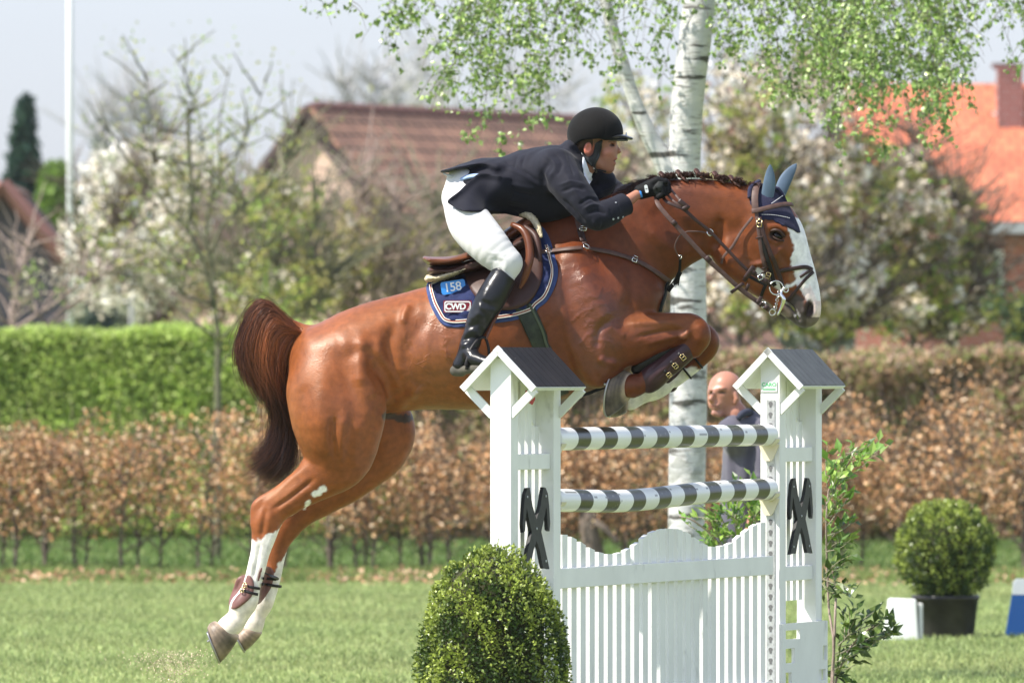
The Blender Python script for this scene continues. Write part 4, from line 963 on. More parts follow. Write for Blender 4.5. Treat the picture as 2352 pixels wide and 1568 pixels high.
def strap(name, tree, pts, w, th, m, parent, off=None, side=-1, n=None, sm=3, wav=0.0):
    n = n or max(6, int(sum(math.dist(a[:2], b[:2]) for a, b in zip(pts, pts[1:]))/4))
    S = spline([p[:2] for p in pts], n) if len(pts) > 2 else np.array([np.array(pts[0][:2])*(1-t)+np.array(pts[1][:2])*t for t in np.linspace(0, 1, n)])
    P = []; N = []
    for q in S:
        p, nn = on(tree, q[0], q[1], (off if off is not None else th/2+.001), side); P.append(tuple(p)); N.append(tuple(nn))
    P = np.array(P); N = np.array(N)
    for _ in range(sm):
        P[1:-1] = (P[:-2]+2*P[1:-1]+P[2:])/4; N[1:-1] = (N[:-2]+2*N[1:-1]+N[2:])/4
    if wav: P = P+N*(np.sin(np.linspace(0, 9, n))*wav)[:, None]
    N /= np.linalg.norm(N, axis=1, keepdims=True)
    mb = MB(); strap_mesh(mb, P, N, w, th); return mb.build(name, m, parent, smooth=True), P, N
def free_strap(name, pts, w, th, m, parent, nrm=(0, -1, 0), n=None):
    """pts (u,v,y) hanging free"""
    Q = np.array([tuple(W(*p)) for p in pts]); n = n or 24
    P = spline(Q, n); N = np.tile(np.array(nrm, float), (n, 1)); mb = MB(); strap_mesh(mb, P, N, w, th); return mb.build(name, m, parent, smooth=True)
def patch_np(tree, poly, res=4.0, side=-1, off=.004, th=.004, fn=None, flare=None, smooth=2):
    """sheet cut to a photo outline, laid over the surface; fn(u,v)->extra offset"""
    px = np.array(poly, float); lo = px.min(0)-res; hi = px.max(0)+res
    gu = np.arange(lo[0], hi[0]+res, res); gv = np.arange(lo[1], hi[1]+res, res)
    U, Vv = np.meshgrid(gu, gv, indexing='ij'); ins = inpoly(U.ravel(), Vv.ravel(), poly).reshape(U.shape)
    cu, cv = U[:-1, :-1]+res/2, Vv[:-1, :-1]+res/2
    cell = inpoly(cu.ravel(), cv.ravel(), poly).reshape(cu.shape)
    idx = np.full(U.shape, -1); used = np.zeros(U.shape, bool)
    for a in (0, 1):
        for b in (0, 1): used[a:a+cell.shape[0], b:b+cell.shape[1]] |= cell
    idx[used] = np.arange(used.sum()); uu = U[used].copy(); vv = Vv[used].copy()
    I = np.argwhere(cell); F = np.stack([idx[I[:, 0], I[:, 1]], idx[I[:, 0]+1, I[:, 1]], idx[I[:, 0]+1, I[:, 1]+1], idx[I[:, 0], I[:, 1]+1]], 1)
    # snap border vertices to the outline
    E = np.sort(np.vstack([F[:, [i, (i+1) % 4]] for i in range(4)]), 1); key = E[:, 0]*10**7+E[:, 1]; k, c = np.unique(key, return_counts=True)
    be = k[c == 1]; bv = np.unique(np.concatenate([be//10**7, be % 10**7]))
    cl = list(poly)+[poly[0]]
    for i in bv:
        bd = 1e9; bp = None
        for (x0, y0), (x1, y1) in zip(cl, cl[1:]):
            ex, ey = x1-x0, y1-y0; t = min(1, max(0, ((uu[i]-x0)*ex+(vv[i]-y0)*ey)/(ex*ex+ey*ey+1e-9))); q = (x0+ex*t, y0+ey*t); dd = math.dist(q, (uu[i], vv[i]))
            if dd < bd: bd = dd; bp = q
        uu[i], vv[i] = bp
    P = np.zeros((len(uu), 3)); N = np.zeros_like(P)
    for i in range(len(uu)):
        p, n = on(tree, uu[i], vv[i], 0, side); P[i] = p; N[i] = n
    yv = P[:, 1].copy()
    Y = lap(np.stack([yv, N[:, 0], N[:, 2]], 1), F, smooth); yv = Y[:, 0]
    d, _ = pdist(uu, vv, cl)
    ex = off+(fn(uu, vv, d) if fn else 0)
    P = np.array([tuple(W(uu[i], vv[i], yv[i]+side*ex[i] if np.ndim(ex) else yv[i]+side*ex)) for i in range(len(uu))])
    Pb = P.copy(); edge = np.clip(d/2.0, 0, 1) if flare is None else 1
    Pb[:, 1] -= side*(th)
    P[:, 1] -= side*th*.5*(1-np.clip(d/4, 0, 1))
    nV = len(P); Vt = np.vstack([P, Pb]); Ft = [F, F[:, ::-1]+nV]
    a, b = be//10**7, be % 10**7; Ft.append(np.stack([a, b, b+nV, a+nV], 1))
    return Vt, np.vstack(Ft), uu, vv
def patch(name, tree, poly, m, parent, colfn=None, **kw):
    V, F, uu, vv = patch_np(tree, poly, **kw)
    col = None
    if colfn is not None: c = colfn(uu, vv); col = np.vstack([c, c])
    me = mesh_np(name, V, F, col); bm = bmesh.new(); bm.from_mesh(me); bmesh.ops.recalc_face_normals(bm, faces=bm.faces); bm.to_mesh(me); bm.free()
    return link(name, me, m, parent)
def curve_poly(pts, n=60):
    """smooth closed outline through pts"""
    P = np.array(pts+pts[:3], float); Q = np.vstack([pts[-1:], P]); m = len(pts)
    t = np.linspace(0, m, n, endpoint=False); i = t.astype(int); f = (t-i)[:, None]
    a, b, c, d = Q[i], Q[i+1], Q[i+2], Q[i+3]
    return [tuple(x) for x in .5*(2*b+(c-a)*f+(2*a-5*b+4*c-d)*f**2+(3*b-a-3*c+d)*f**3)]
def off_M(p, n, ang=0.0):
    """matrix whose local XY lies on the surface (X = picture right, turned ang degrees clockwise), Z outwards"""
    n = Vector(n).normalized(); x = Vector((math.cos(R(-ang)), 0, math.sin(R(-ang)))); x = (x-n*x.dot(n)).normalized(); y = n.cross(x)
    M = Matrix((x, y, n)).transposed().to_4x4(); M.translation = p; return M
# ================================================================== tack
m_lea = mat('brown_bridle_leather', (.032, .014, .010), rough=.45, var=.25, vs=30, bump=.15, bs=200, bd=.001, spec=.35)
m_leag = mat('worn_rein_leather', (.085, .046, .036), rough=.55, spec=.35, var=.25, vs=40, bump=.2, bs=200, bd=.001)
m_sad = mat('saddle_leather', (.12, .038, .016), rough=.36, var=.25, vs=14, bump=.12, bs=150, bd=.001, coat=.1)
m_sadd = mat('saddle_flap_leather', (.050, .020, .014), rough=.48, spec=.35, var=.2, vs=12, bump=.12, bs=150, bd=.001)
m_dark = mat('dark_leather', (.010, .008, .007), rough=.5, spec=.3, var=.2, vs=20)
m_steel = mat('polished_steel', (.72, .70, .66), rough=.16, metal=1.0)
m_brass = mat('brass', (.72, .55, .28), rough=.22, metal=1.0)
m_fleece = mat('cream_fleece', (.62, .53, .36), rough=.95, var=.15, vs=60, bump=1.0, bs=170, bd=.008)
m_pad = mat('navy_quilted_cotton', tint=True, rough=.85, var=.15, vs=30, bump=.3, bs=300, bd=.001, sheen=.08, spec=.25)
m_blk = mat('black_elastic', (.008, .008, .008), rough=.7, spec=.25, var=.2, vs=80)
SA = 'jumping horse tack'
# ---- saddle pad
pad = thing('saddle_pad', 'navy quilted saddle pad with striped piping under the brown saddle', 'saddle pad', W(1130, 650, 0))
pad_out = curve_poly([(1000, 640), (1062, 606), (1150, 560), (1232, 520), (1258, 538), (1275, 590), (1282, 622), (1276, 655), (1258, 690), (1237, 708), (1224, 722), (1180, 736), (1120, 744), (1052, 752), (1018, 746), (998, 720), (985, 690), (979, 660), (986, 645)], 110)
def quilt(uu, vv, d):
    a = (uu*.94+vv*.34); b = (-uu*.5+vv*.87); c = (uu*.5+vv*.87)
    q = np.abs(np.sin(b*math.pi/26))*np.abs(np.sin(c*math.pi/26))
    w = np.clip((d-12)/5, 0, 1)
    return .0030+w*.0100*q**.6+.0012*np.sin(uu*.21)*np.sin(vv*.17)
PIN = [(x, y) for x, y in pad_out]
def padcol(uu, vv):
    d, _ = pdist(uu, vv, PIN+[PIN[0]])
    c = np.tile([.012, .019, .070], (len(uu), 1)); e = np.clip((13-d)/2, 0, 1)[:, None]; c = c*(1-e)+np.array([.040, .060, .16])*e; return c
for s_ in (-1, 1): patch('quilted_cloth', HB, pad_out, m_pad, pad, colfn=padcol, res=3.0, off=.004, th=.004, fn=quilt, side=s_)
m_pw, m_pr = mat('white_piping', (.78, .72, .62), rough=.7), mat('rust_piping', (.30, .07, .035), rough=.7)
ctr = np.array([1130, 650.0])
def inset(pts, k):
    out = []; n = len(pts)
    for i in range(n):
        a = np.array(pts[i-1]); b = np.array(pts[(i+1) % n]); t = b-a; t = t/(np.hypot(*t)+1e-9); nn = np.array([-t[1], t[0]])
        if np.dot(nn, ctr-np.array(pts[i])) < 0: nn = -nn
        out.append(tuple(np.array(pts[i])+nn*k))
    return out
for k, mm, w_ in ((9.5, m_pw, .0038), (12.2, m_pr, .0042), (14.8, m_pw, .0032)):
    q = inset(pad_out, k); lo = [p for p in q if p[1] > 560 and not (p[1] < 640 and p[0] < 1240)]
    i0 = max(range(len(lo)), key=lambda i: math.dist(lo[i], lo[i-1])); lo = lo[i0:]+lo[:i0]
    strap('piping', HB, lo, w_, .003, mm, pad, off=.0125, n=220, sm=6)
pb = bvh(*patch_np(HB, pad_out, res=5.0, off=.013, th=.002)[:2])
# number plate and maker's badge
m_blue = mat('blue_plastic', (.035, .25, .68), rough=.3, coat=.3); m_wp = mat('white_print', (.85, .85, .85), rough=.5); m_maroon = mat('maroon_badge', (.22, .018, .035), rough=.5)
def rrect(w, h, r, n=6):
    o = []
    for cx, cy, a0 in ((w/2-r, h/2-r, 0), (-w/2+r, h/2-r, 90), (-w/2+r, -h/2+r, 180), (w/2-r, -h/2+r, 270)):
        for a in np.linspace(a0, a0+90, n): o.append((cx+r*math.cos(R(a)), cy+r*math.sin(R(a))))
    return o
def plate(name, pts, t0, t1, M, m, parent):
    MP = M @ Matrix.Rotation(R(-90), 4, 'X')
    return MB().prism(pts, -t1, -t0, MP).build(name, m, parent)
p, n = on(pb, 1041, 659, .004); p = W(1041, 659, p.y-.024); Mx = off_M(p, Vector((0, -1, .12)), -9)
nb_ = thing('number_plate', 'small blue plastic plate with number 158 pinned on the saddle pad', 'number plate', p)
plate('plate', rrect(.104, .054, .010), .0, .0024, Mx, m_blue, nb_)
text_on('number', '158', .052, (-.002, -.001, .0030), Mx, m_wp, nb_, .0004, .0006, spacing=.95)
MB().tube([Mx @ Vector((.004, -.026, .003)), Mx @ Vector((.006, -.046, .004))], .0012, 6).build('pin', m_steel, nb_)
p, n = on(pb, 1051, 704, .004); p = W(1051, 704, p.y-.014); Mx = off_M(p, Vector((-.06, -1, -.05)), 0)
plate('badge', rrect(.120, .052, .004), .0, .0014, Mx, m_maroon, pad)
fr_ = rrect(.112, .046, .009); fi = rrect(.102, .036, .006)
bd = MB(); MP = Mx @ Matrix.Rotation(R(-90), 4, 'X')
for i in range(len(fr_)):
    j = (i+1) % len(fr_); bd.prism([fr_[i], fr_[j], fi[j], fi[i]], -.0024, -.0012, MP)
bd.build('badge_frame', m_wp, pad)
text_on('badge_lettering', 'CWD', .036, (-.008, -.0005, .0022), Mx, m_wp, pad, .0004, .0016, spacing=.92)
bs_ = MB()
for i, rr_ in enumerate((.006, .011)):
    bs_.ring(Mx @ Vector((.043, -.006, .003)), rr_, .0013, nrm=Mx.to_3x3() @ Vector((0, 0, 1)), seg=12, a0=-1.9, a1=.9)
bs_.build('badge_swirl', m_wp, pad)
# ---- saddle
sd = thing('saddle', 'brown leather jumping saddle on the horse under the rider', 'saddle', W(1110, 590, 0))
def sc_build(name, sc, m, parent, sm=2, rel=None, tintc=None):
    V, F = sc.mesh(sm)
    if rel: V = relief(V, F, rel)
    link(name, mesh_np(name, V, F, tintc(V) if tintc else None), m, parent); return V, F
BX = lambda u0, v0, u1, v1, y0, y1: ((W(u0, v1, 0).x, y0, W(u0, v1, 0).z), (W(u1, v0, 0).x, y1, W(u1, v0, 0).z))
s_ = Sculpt(*BX(950, 470, 1260, 660, -.24, .24), .0045)
s_.sweep([(976, 594, 6, 16), (992, 600, 10.5, 13), (1030, 601, 12, 11), (1070, 594, 13, 9), (1120, 575, 16, 6), (1165, 545, 17, 5), (1205, 518, 16, 4.6), (1226, 512, 11, 5.5)], k=.008)
sc_build('seat', s_, m_sad, sd, rel=[([(985, 610), (1030, 615), (1062, 607)], 2.5, -2.5)])
s_ = Sculpt(*BX(950, 500, 1260, 680, -.22, .22), .0045)
s_.sweep([(992, 622, 11, 10), (1040, 622, 14, 8.5), (1100, 606, 18, 7), (1170, 572, 20, 5.6), (1215, 548, 18, 5.6)], k=.01)
sc_build('panel', s_, m_dark if False else m_sadd, sd, rel=[([(984, 614), (1030, 618), (1062, 610)], 1.6, -2.0), ([(984, 620), (1030, 624), (1062, 616)], 1.4, 2.0)])
flap = curve_poly([(1062, 600), (1085, 584), (1130, 566), (1190, 520), (1222, 530), (1240, 570), (1247, 615), (1240, 655), (1215, 695), (1170, 712), (1125, 704), (1093, 682), (1073, 648)], 70)
patch('flap', pb, flap, m_sadd, sd, res=4.0, off=.018, th=.009, fn=lambda a, b, d: np.clip(8-d, 0, 8)*-.0004+0*a)
patch('flap', HB, flap, m_sadd, sd, res=6.0, off=.03, th=.009, side=1)
kr = MB(); kr.tube([W(1176, 516, -.20), W(1200, 528, -.235), W(1213, 552, -.262), W(1217, 585, -.285), W(1213, 612, -.295), W(1204, 640, -.295), (W(1194, 662, -.29))], [.012, .016, .018, .018, .017, .014, .006], 12, n=30); kr.build('knee_roll', m_sad, sd, smooth=True)
kr = MB(); kr.tube([W(1205, 520, -.18), W(1228, 540, -.225), W(1236, 565, -.250), W(1240, 600, -.27)], [.010, .015, .014, .006], 12, n=30); kr.build('knee_roll', m_sadd, sd, smooth=True)
MB().tube([W(1062, 603, -.21), W(1080, 597, -.225), W(1098, 594, -.235), W(1112, 588, -.235)], .0035, 6, n=16).build('saddle_string', m_dark, sd, smooth=True)
# sheepskin half pad showing behind and before
fz = Sculpt(*BX(950, 470, 1270, 670, -.26, .26), .0045)
fz.sweep([(984, 640, 8, 12), (1010, 638, 8, 14), (1040, 628, 8, 15), (1068, 619, 8, 15)], k=.01)
V, F = fz.mesh(2); V = V+normals(V, F)*(vnoise(V, 380, 2)*.0022+vnoise(V, 180, 3)*.0015)[:, None]
hp = thing('sheepskin_pad', 'cream sheepskin pad between the brown saddle and the navy cloth', 'saddle pad', W(1030, 630, 0))
link('fleece_rear', mesh_np('fleece_rear', V, F), m_fleece, hp)
fm = MB(); fm.tube([W(1196, 492, -.05), W(1212, 494, -.09), W(1228, 508, -.12), (W(1238, 528, -.15)), W(1243, 545, -.17)], [.010, .015, .015, .012, .006], 14, n=50)
V = np.vstack(fm.V); V = V+rng(2).normal(size=V.shape)*.0012; fm.V = [V]; fm.build('fleece_front', m_fleece, hp, smooth=True)
# ---- girth
gi = thing('girth', 'dark olive girth strap round the horse below the saddle flap', 'girth', W(1220, 760, -.2))
strap('girth_band', HB, [(1196, 690), (1222, 745), (1244, 800), (1262, 860), (1285, 905)], .082, .010, mat('girth_olive', (.014, .017, .011), rough=.6, col2=(.04, .05, .028), vs=25), gi, sm=8, off=.008)
strap('girth_edge', HB, [(1216, 700), (1240, 750), (1262, 805), (1280, 860)], .010, .006, mat('girth_edge', (.07, .085, .05), rough=.6), gi, sm=8, off=.014)
# ---- breastplate
bp = thing('breastplate', 'brown leather breastplate with steel ring across the horse shoulder', 'breastplate', W(1342, 572, -.2))
strap('shoulder_strap', HB, [(1242, 584), (1262, 581), (1300, 576), (1336, 573)], .021, .006, m_leag, bp, sm=6, off=.012)
strap('chest_strap', HB, [(1350, 573), (1400, 581), (1460, 600), (1500, 622), (1530, 642), (1546, 652)], .020, .006, m_leag, bp, sm=6, off=.008)
strap('wither_strap', HB, [(1342, 566), (1336, 545), (1330, 522), (1326, 505)], .021, .006, m_leag, bp, sm=6, off=.009)
strap('keeper_strap', HB, [(1340, 560), (1336, 545), (1333, 530)], .027, .006, m_lea, bp, sm=6, off=.013)
p, n = on(HB, 1343, 572, .016); MB().ring(p, .0145, .0030, nrm=n, seg=24, sides=8).build('ring', m_steel, bp, smooth=True)
def buckle(u, v, tree, w, h, ang, parent, m, off=.012, side=-1):
    p, n = on(tree, u, v, off, side); M = off_M(p, n, ang); b = MB()
    for k_ in range(4):
        a = [(-w, -h), (w, -h), (w, h), (-w, h)]; q = a[k_]; q2 = a[(k_+1) % 4]
        b.tube([M @ Vector((*q, 0)), M @ Vector((*q2, 0))], .0022, 6)
    b.tube([M @ Vector((-w, 0, .001)), M @ Vector((w, 0, .003))], .0016, 6)
    return b.build('buckle', m, parent, smooth=True)
buckle(1262, 581, HB, .010, .015, -8, bp, m_steel, .018); buckle(1340, 528, HB, .014, .010, 5, bp, m_steel, .017); buckle(1456, 598, HB, .010, .014, 22, bp, m_steel, .014)
strap('martingale_strap', HB, [(1546, 650), (1530, 670), (1519, 695), (1514, 715)], .024, .006, m_blk, bp, sm=6, off=.006)
# running martingale to the rein
mg = thing('martingale', 'black running martingale hanging from the horse neck with steel rings', 'martingale', W(1555, 640, -.1))
free_strap('strap', [(1556, 655, -.05), (1560, 630, -.10), (1562, 605, -.14), (1562, 592, -.15)], .012, .004, m_blk, mg)
free_strap('strap', [(1562, 596, -.15), (1552, 575, -.17), (1551, 560, -.175), (1562, 541, -.18), (1580, 532, -.185), (1606, 532, -.19), (1624, 535, -.19)], .0060, .0035, m_leag, mg)
free_strap('strap', [(1562, 625, -.11), (1552, 645, -.07), (1540, 660, -.05), (1534, 668, -.04)], .020, .006, m_blk, mg)
MB().ring(W(1631, 534, -.185), .014, .0028, nrm=(.5, -1, .3), seg=24, sides=8).build('rein_ring', m_steel, mg, smooth=True)
MB().ring(W(1562, 590, -.15), .007, .0022, nrm=(0, -1, 0), seg=16).build('swivel', m_steel, mg, smooth=True)
MB().ring(W(1551, 652, -.06), .012, .0026, nrm=(.3, -1, 0), seg=4, sides=6).build('buckle', m_steel, mg)
# loose strap end and buckle under the chest
free_strap('belly_strap', [(1400, 884, -.06), (1372, 895, -.08), (1345, 905, -.08), (1322, 911, -.08)], .014, .004, m_blk, mg)
MB().ring(W(1334, 908, -.085), .010, .002, nrm=(.2, -1, 0), seg=4, sides=6).build('buckle', m_steel, mg)
# ---- bridle
br = thing('bridle', 'dark brown leather bridle with figure eight noseband and steel bit on the horse head', 'bridle', W(1780, 600, -.1))
def bs(name, pts, w=.018, th=.005, m=m_lea, off=None, **k):
    return strap(name, HB, pts, w, th, m, br, off=off, sm=4, **k)
OFB = .011
bs('headpiece', [(1742, 430), (1737, 440), (1735, 462), (1737, 486)], .030, .006, m_leag, off=.020)
bs('browband', [(1729, 487), (1745, 484), (1775, 477), (1800, 474), (1812, 476)], .020, .006, m_leag, off=.021)
bs('cheekpiece', [(1738, 486), (1743, 530), (1749, 575), (1757, 608), (1764, 634), (1772, 655)], .016, .006, m_leag, off=.012)
bs('cheekpiece', [(1745, 500), (1756, 545), (1772, 585), (1788, 625), (1799, 658)], .018, .006, m_lea, off=.014)
bs('cheekpiece_rear', [(1742, 500), (1750, 545), (1762, 590), (1774, 630), (1780, 655)], .018, .006, m_dark, off=.010)
bs('throatlatch', [(1731, 500), (1712, 525), (1692, 552), (1676, 575), (1666, 592), (1664, 604)], .012, .004, m_leag, off=.018)
bs('noseband', [(1785, 624), (1800, 620), (1826, 616), (1850, 613), (1864, 620)], .017, .006, m_lea, off=.006)
bs('noseband_cross', [(1866, 625), (1850, 640), (1834, 660), (1820, 678), (1811, 690)], .013, .005, m_lea, off=.007)
bs('noseband_keeper', [(1862, 620), (1848, 628), (1838, 636)], .011, .005, m_lea, off=.010)
bs('noseband_rear', [(1733, 612), (1722, 626), (1709, 643)], .018, .007, m_lea, off=.010)
bs('curb_strap', [(1716, 632), (1740, 645), (1762, 655)], .014, .005, m_dark, off=.006)
bs('chin_strap', [(1760, 650), (1752, 668), (1748, 682)], .014, .005, m_dark, off=.006)
for (a, b) in ((1746, 545), (1757, 610), (1761, 622)): bs('keeper', [(a-9, b+2), (a+8, b-2)], .007, .003, m_lea, off=.016, n=8)
buckle(1745, 514, HB, .010, .015, 5, br, m_brass, .018); buckle(1766, 629, HB, .009, .013, 15, br, m_brass, .018); 
BY = -.135
MB().ring(W(1783, 661, BY), .029, .0028, nrm=(.15, -1, 0), seg=36, sides=8).build('bit_ring', m_steel, br, smooth=True)
MB().ring(W(1805, 665, BY), .011, .0028, nrm=(.3, -1, 0), seg=20, sides=8).build('bit_ring', m_steel, br, smooth=True)
MB().ring(W(1774, 717, BY), .013, .0024, nrm=(.15, -1, 0), seg=24, sides=8).build('bit_ring', m_steel, br, smooth=True)
lv = MB(); lv.tube([W(1797, 664, BY), W(1794, 675, BY-.006), W(1800, 688, BY-.008), W(1795, 705, BY-.004), W(1786, 724, BY)], [.004, .0055, .0095, .0065, .004], 10, n=20, flat=.6)
lv.tube([W(1783, 686, BY), W(1790, 680, BY-.004), W(1798, 683, BY)], .004, 8); lv.build('bit_shank', m_steel, br, smooth=True)
ch = MB()
for i, (a, b) in enumerate([(1790, 672), (1787, 680), (1785, 689), (1783, 698), (1781, 706)]): ch.ring(W(a, b, BY+.004), .0062, .0018, nrm=(1 if i % 2 else .2, -1, .3), seg=10, sides=6)
ch.build('curb_chain', m_steel, br, smooth=True)
# reins
rn = thing('reins', 'brown leather reins running from the gloved hand to the bit', 'reins', W(1620, 560, -.2))
def rein(pts, w=.017, m=m_leag, nm='rein', n=60):
    return free_strap(nm, pts, w, .0042, m, rn, nrm=(.12, -1, .05), n=n)
rein([(1507, 452, -.17), (1512, 470, -.21), (1530, 493, -.225), (1549, 514, -.23), (1585, 553, -.225), (1622, 593, -.215), (1660, 627, -.20), (1695, 659, -.185), (1725, 682, -.17), (1752, 701, -.155), (1768, 712, -.14)], .020)
rein([(1519, 445, -.15), (1530, 462, -.19), (1550, 472, -.205), (1572, 482, -.21), (1600, 507, -.205), (1630, 531, -.195), (1672, 575, -.19), (1714, 618, -.185), (1740, 634, -.165), (1758, 645, -.155), (1770, 657, -.14)], .014, m_lea)
rein([(1528, 440, -.14), (1545, 460, -.19), (1570, 478, -.205)], .010, m_leag)
rein([(1533, 424, -.12), (1545, 440, -.17), (1560, 458, -.20), (1572, 478, -.207)], .010, m_leag)
def stop(a, b, y, w=.016): free_strap('rein_stop', [(*a, y), (((a[0]+b[0])/2), ((a[1]+b[1])/2), y-.003), (*b, y)], w, .006, m_lea, rn, n=8)
stop((1559, 460), (1582, 479), -.212, .022); stop((1572, 474), (1576, 482), -.216, .026)
stop((1679, 672), (1708, 650), -.192, .015); stop((1710, 640), (1731, 611), -.192, .018); stop((1713, 668), (1720, 652), -.15, .014); stop((1748, 681), (1742, 698), -.15, .016)
for (a, b, c_, d_) in ((1738, 690, 1744, 696), (1745, 696, 1750, 701), (1757, 703, 1764, 709), (1727, 622, 1735, 630), (1744, 636, 1750, 642), (1752, 642, 1762, 648), (1545, 508, 1553, 516), (1622, 590, 1632, 600)): stop((a, b), (c_, d_), -.17 if b > 600 else -.233, .021)
for (a, b, y_) in ((1754, 700, -.162), (1747, 637, -.17)):
    bk_ = MB(); c0 = W(a, b, y_)
    for q0, q1 in (((-.008, -.012), (.010, -.006)), ((.010, -.006), (.006, .014)), ((.006, .014), (-.012, .008)), ((-.012, .008), (-.008, -.012))): bk_.tube([c0+Vector((q0[0], -.005, q0[1])), c0+Vector((q1[0], -.005, q1[1]))], .0022, 6)
    bk_.build('buckle', m_steel, rn, smooth=True)
# ---- ear bonnet
eb_ = thing('ear_bonnet', 'navy crocheted ear bonnet with grey ear covers on the horse', 'ear bonnet', W(1770, 470, 0))
m_croc = mat('crochet_navy', (.020, .020, .055), rough=.9, var=.5, vs=330, bump=1.0, bs=380, bd=.006, sheen=.1)
m_earc = mat('grey_blue_ear_cloth', (.075, .115, .165), rough=.6, var=.15, vs=18, sheen=.15)
bon = [(1725, 429), (1742, 420), (1768, 424), (1790, 430), (1800, 444), (1808, 462), (1818, 482), (1828, 503), (1836, 522), (1839, 534), (1832, 535), (1822, 528), (1812, 524), (1805, 519), (1797, 519), (1790, 513), (1782, 511), (1775, 505), (1765, 506), (1757, 503), (1749, 512), (1742, 505), (1732, 480), (1723, 468), (1721, 448)]
for s2 in (-1, 1): patch('bonnet_cloth', HB, bon, m_croc, eb_, res=2.4, off=.008, th=.006, side=s2, fn=lambda a, b, d: .0012*np.sin(b*1.25)*np.sin(a*.9), smooth=4)
cv_ = MB(); cv_.tube([W(1722, 455, -.075), W(1724, 432, -.055), W(1740, 419, -.02), W(1742, 418, .03), W(1724, 432, .06)], .010, 8, n=30); cv_.build('bonnet_edge', m_croc, eb_, smooth=True)
def ear(name, base, tip, w, y0, y1, bend, front):
    B0 = Vector(W(*base, y0)); T0 = Vector(W(*tip, y1)); m = 15; n = 16; V = []
    ax = T0-B0; side = ax.cross(Vector((0, 1, 0))).normalized()
    for i in range(m):
        t = i/(m-1); c = B0+ax*t+side*bend*math.sin(math.pi*t)
        ww = w*(1.0*(1-t)**.75*(.72+1.15*t)) if t < 1 else 0.0
        for j in range(n):
            a = 2*math.pi*j/n; V.append(tuple(c+side*ww*math.cos(a)+Vector((0, 1, 0))*ww*.62*math.sin(a)*(1 if math.sin(a) > 0 else .55)))
    idx = np.arange(m*n).reshape(m, n); a = idx[:-1]; b = idx[1:]
    F = np.stack([a, np.roll(a, -1, 1), np.roll(b, -1, 1), b], -1).reshape(-1, 4)
    mb = MB(); mb.add(V, F); o = mb.build(name, m_earc, eb_, smooth=True)
    return o
ear('ear_cover', (1760, 462), (1769, 377), .0335, -.062, -.075, -.005, 1)
ear('ear_cover', (1790, 448), (1830, 375), .034, .060, .085, .008, 1)
for (p0, p1) in (((1776, 500), (1806, 472)), ((1752, 492), (1800, 505))):
    pass
st_ = MB()
for t in np.linspace(0, 1, 13):
    q = (1770+t*30, 470-t*22)
    p, n = on(HB, *q, .0155); p2, _ = on(HB, q[0]+1.4, q[1]-1.1, .0155); st_.tube([p, p2], .0014, 5)
for t in np.linspace(0, 1, 16):
    q = (1750+t*58, 492+9*t*t+2); p, n = on(HB, *q, .0155); p2, _ = on(HB, q[0]+1.6, q[1]+.2, .0155); st_.tube([p, p2], .0013, 5)
st_.build('stitching', m_wp, eb_)
# ---- leg boots
m_tb = mat('leg_boot_leather', (.17, .080, .068), rough=.45, var=.2, vs=20, bump=.15, bs=120, bd=.001)
m_tb2 = mat('tendon_boot_leather', (.045, .018, .019), rough=.42, spec=.35, var=.2, vs=20)
def legboot(label, outline, straps, m, y, side=-1, bk=()):
    c = np.mean(outline, 0); t = thing('leg_boot', label, 'leg boot', W(c[0], c[1], y), 0, 'protective boots on the horse legs')
    patch('shell', HB, outline, m, t, res=3.0, off=.010, th=.007, side=side, smooth=6)
    for a in straps: strap('strap', HB, a, .012, .004, m_dark, t, off=.012, sm=3)
    for (bu, bv, an) in bk: buckle(bu, bv, HB, .007, .010, an, t, m_brass, .018)
    return t
legboot('brown leather boot with brass buckles on the near hind leg', curve_poly([(558, 1320), (575, 1322), (583, 1338), (582, 1360), (572, 1376), (552, 1392), (540, 1398), (527, 1393), (526, 1378), (536, 1350), (545, 1328)], 50), [[(541, 1340), (560, 1344), (582, 1349), (592, 1350)], [(536, 1352), (556, 1356), (578, 1362), (588, 1364)]], m_tb, yh, bk=((567, 1345, 10), (560, 1357, 10)))
legboot('brown leather boot on the far hind leg', curve_poly([(610, 1300), (624, 1304), (629, 1318), (624, 1345), (612, 1366), (598, 1384), (590, 1386), (590, 1370), (592, 1330), (598, 1306)], 50), [[(600, 1326), (616, 1328), (636, 1329), (645, 1329)], [(598, 1340), (614, 1342), (630, 1344), (640, 1345)]], m_tb, yg)
tb = thing('leg_boot', 'dark tendon boot with three brass buckles on the near foreleg', 'leg boot', W(1545, 840, yn), 0, 'protective boots on the horse legs')
s_ = Sculpt(*BX(1450, 760, 1620, 920, -.24, -.06), .004)
s_.sweep([(1580, 800, 25, .95, yn), (1555, 822, 26, 1.0, yn), (1525, 846, 27, 1.0, yn), (1500, 866, 30, .95, yn), (1490, 876, 27, .9, yn)], k=.006)
s2_ = Sculpt(*BX(1430, 760, 1620, 920, -.24, -.04), .0045); s2_.sweep([(1566, 788, 17, 1.0, yn+.02), (1524, 808, 21, 1.0, yn+.02), (1482, 832, 20, 1.0, yn+.02), (1462, 848, 13, 1.0, yn+.02)], k=.01); sc_build('shade_filler', s2_, m_dark, tb)  # second, dark body stands in for the shadow between forearm and boot
V, F = sc_build('shell', s_, m_tb2, tb, rel=[([(1560, 790), (1520, 825), (1490, 855)], 4, -2.5), ([(1575, 812), (1540, 842), (1505, 872)], 3, -2)])
TB_ = bvh(V, F)
for (a, b) in ((1568, 821), (1550, 840), (1535, 860)):
    strap('strap', TB_, [(a-10, b-10), (a+4, b+3), (a+14, b+12)], .013, .004, m_dark, tb, off=.004); buckle(a, b-1, TB_, .009, .012, -38, tb, m_brass, .008)
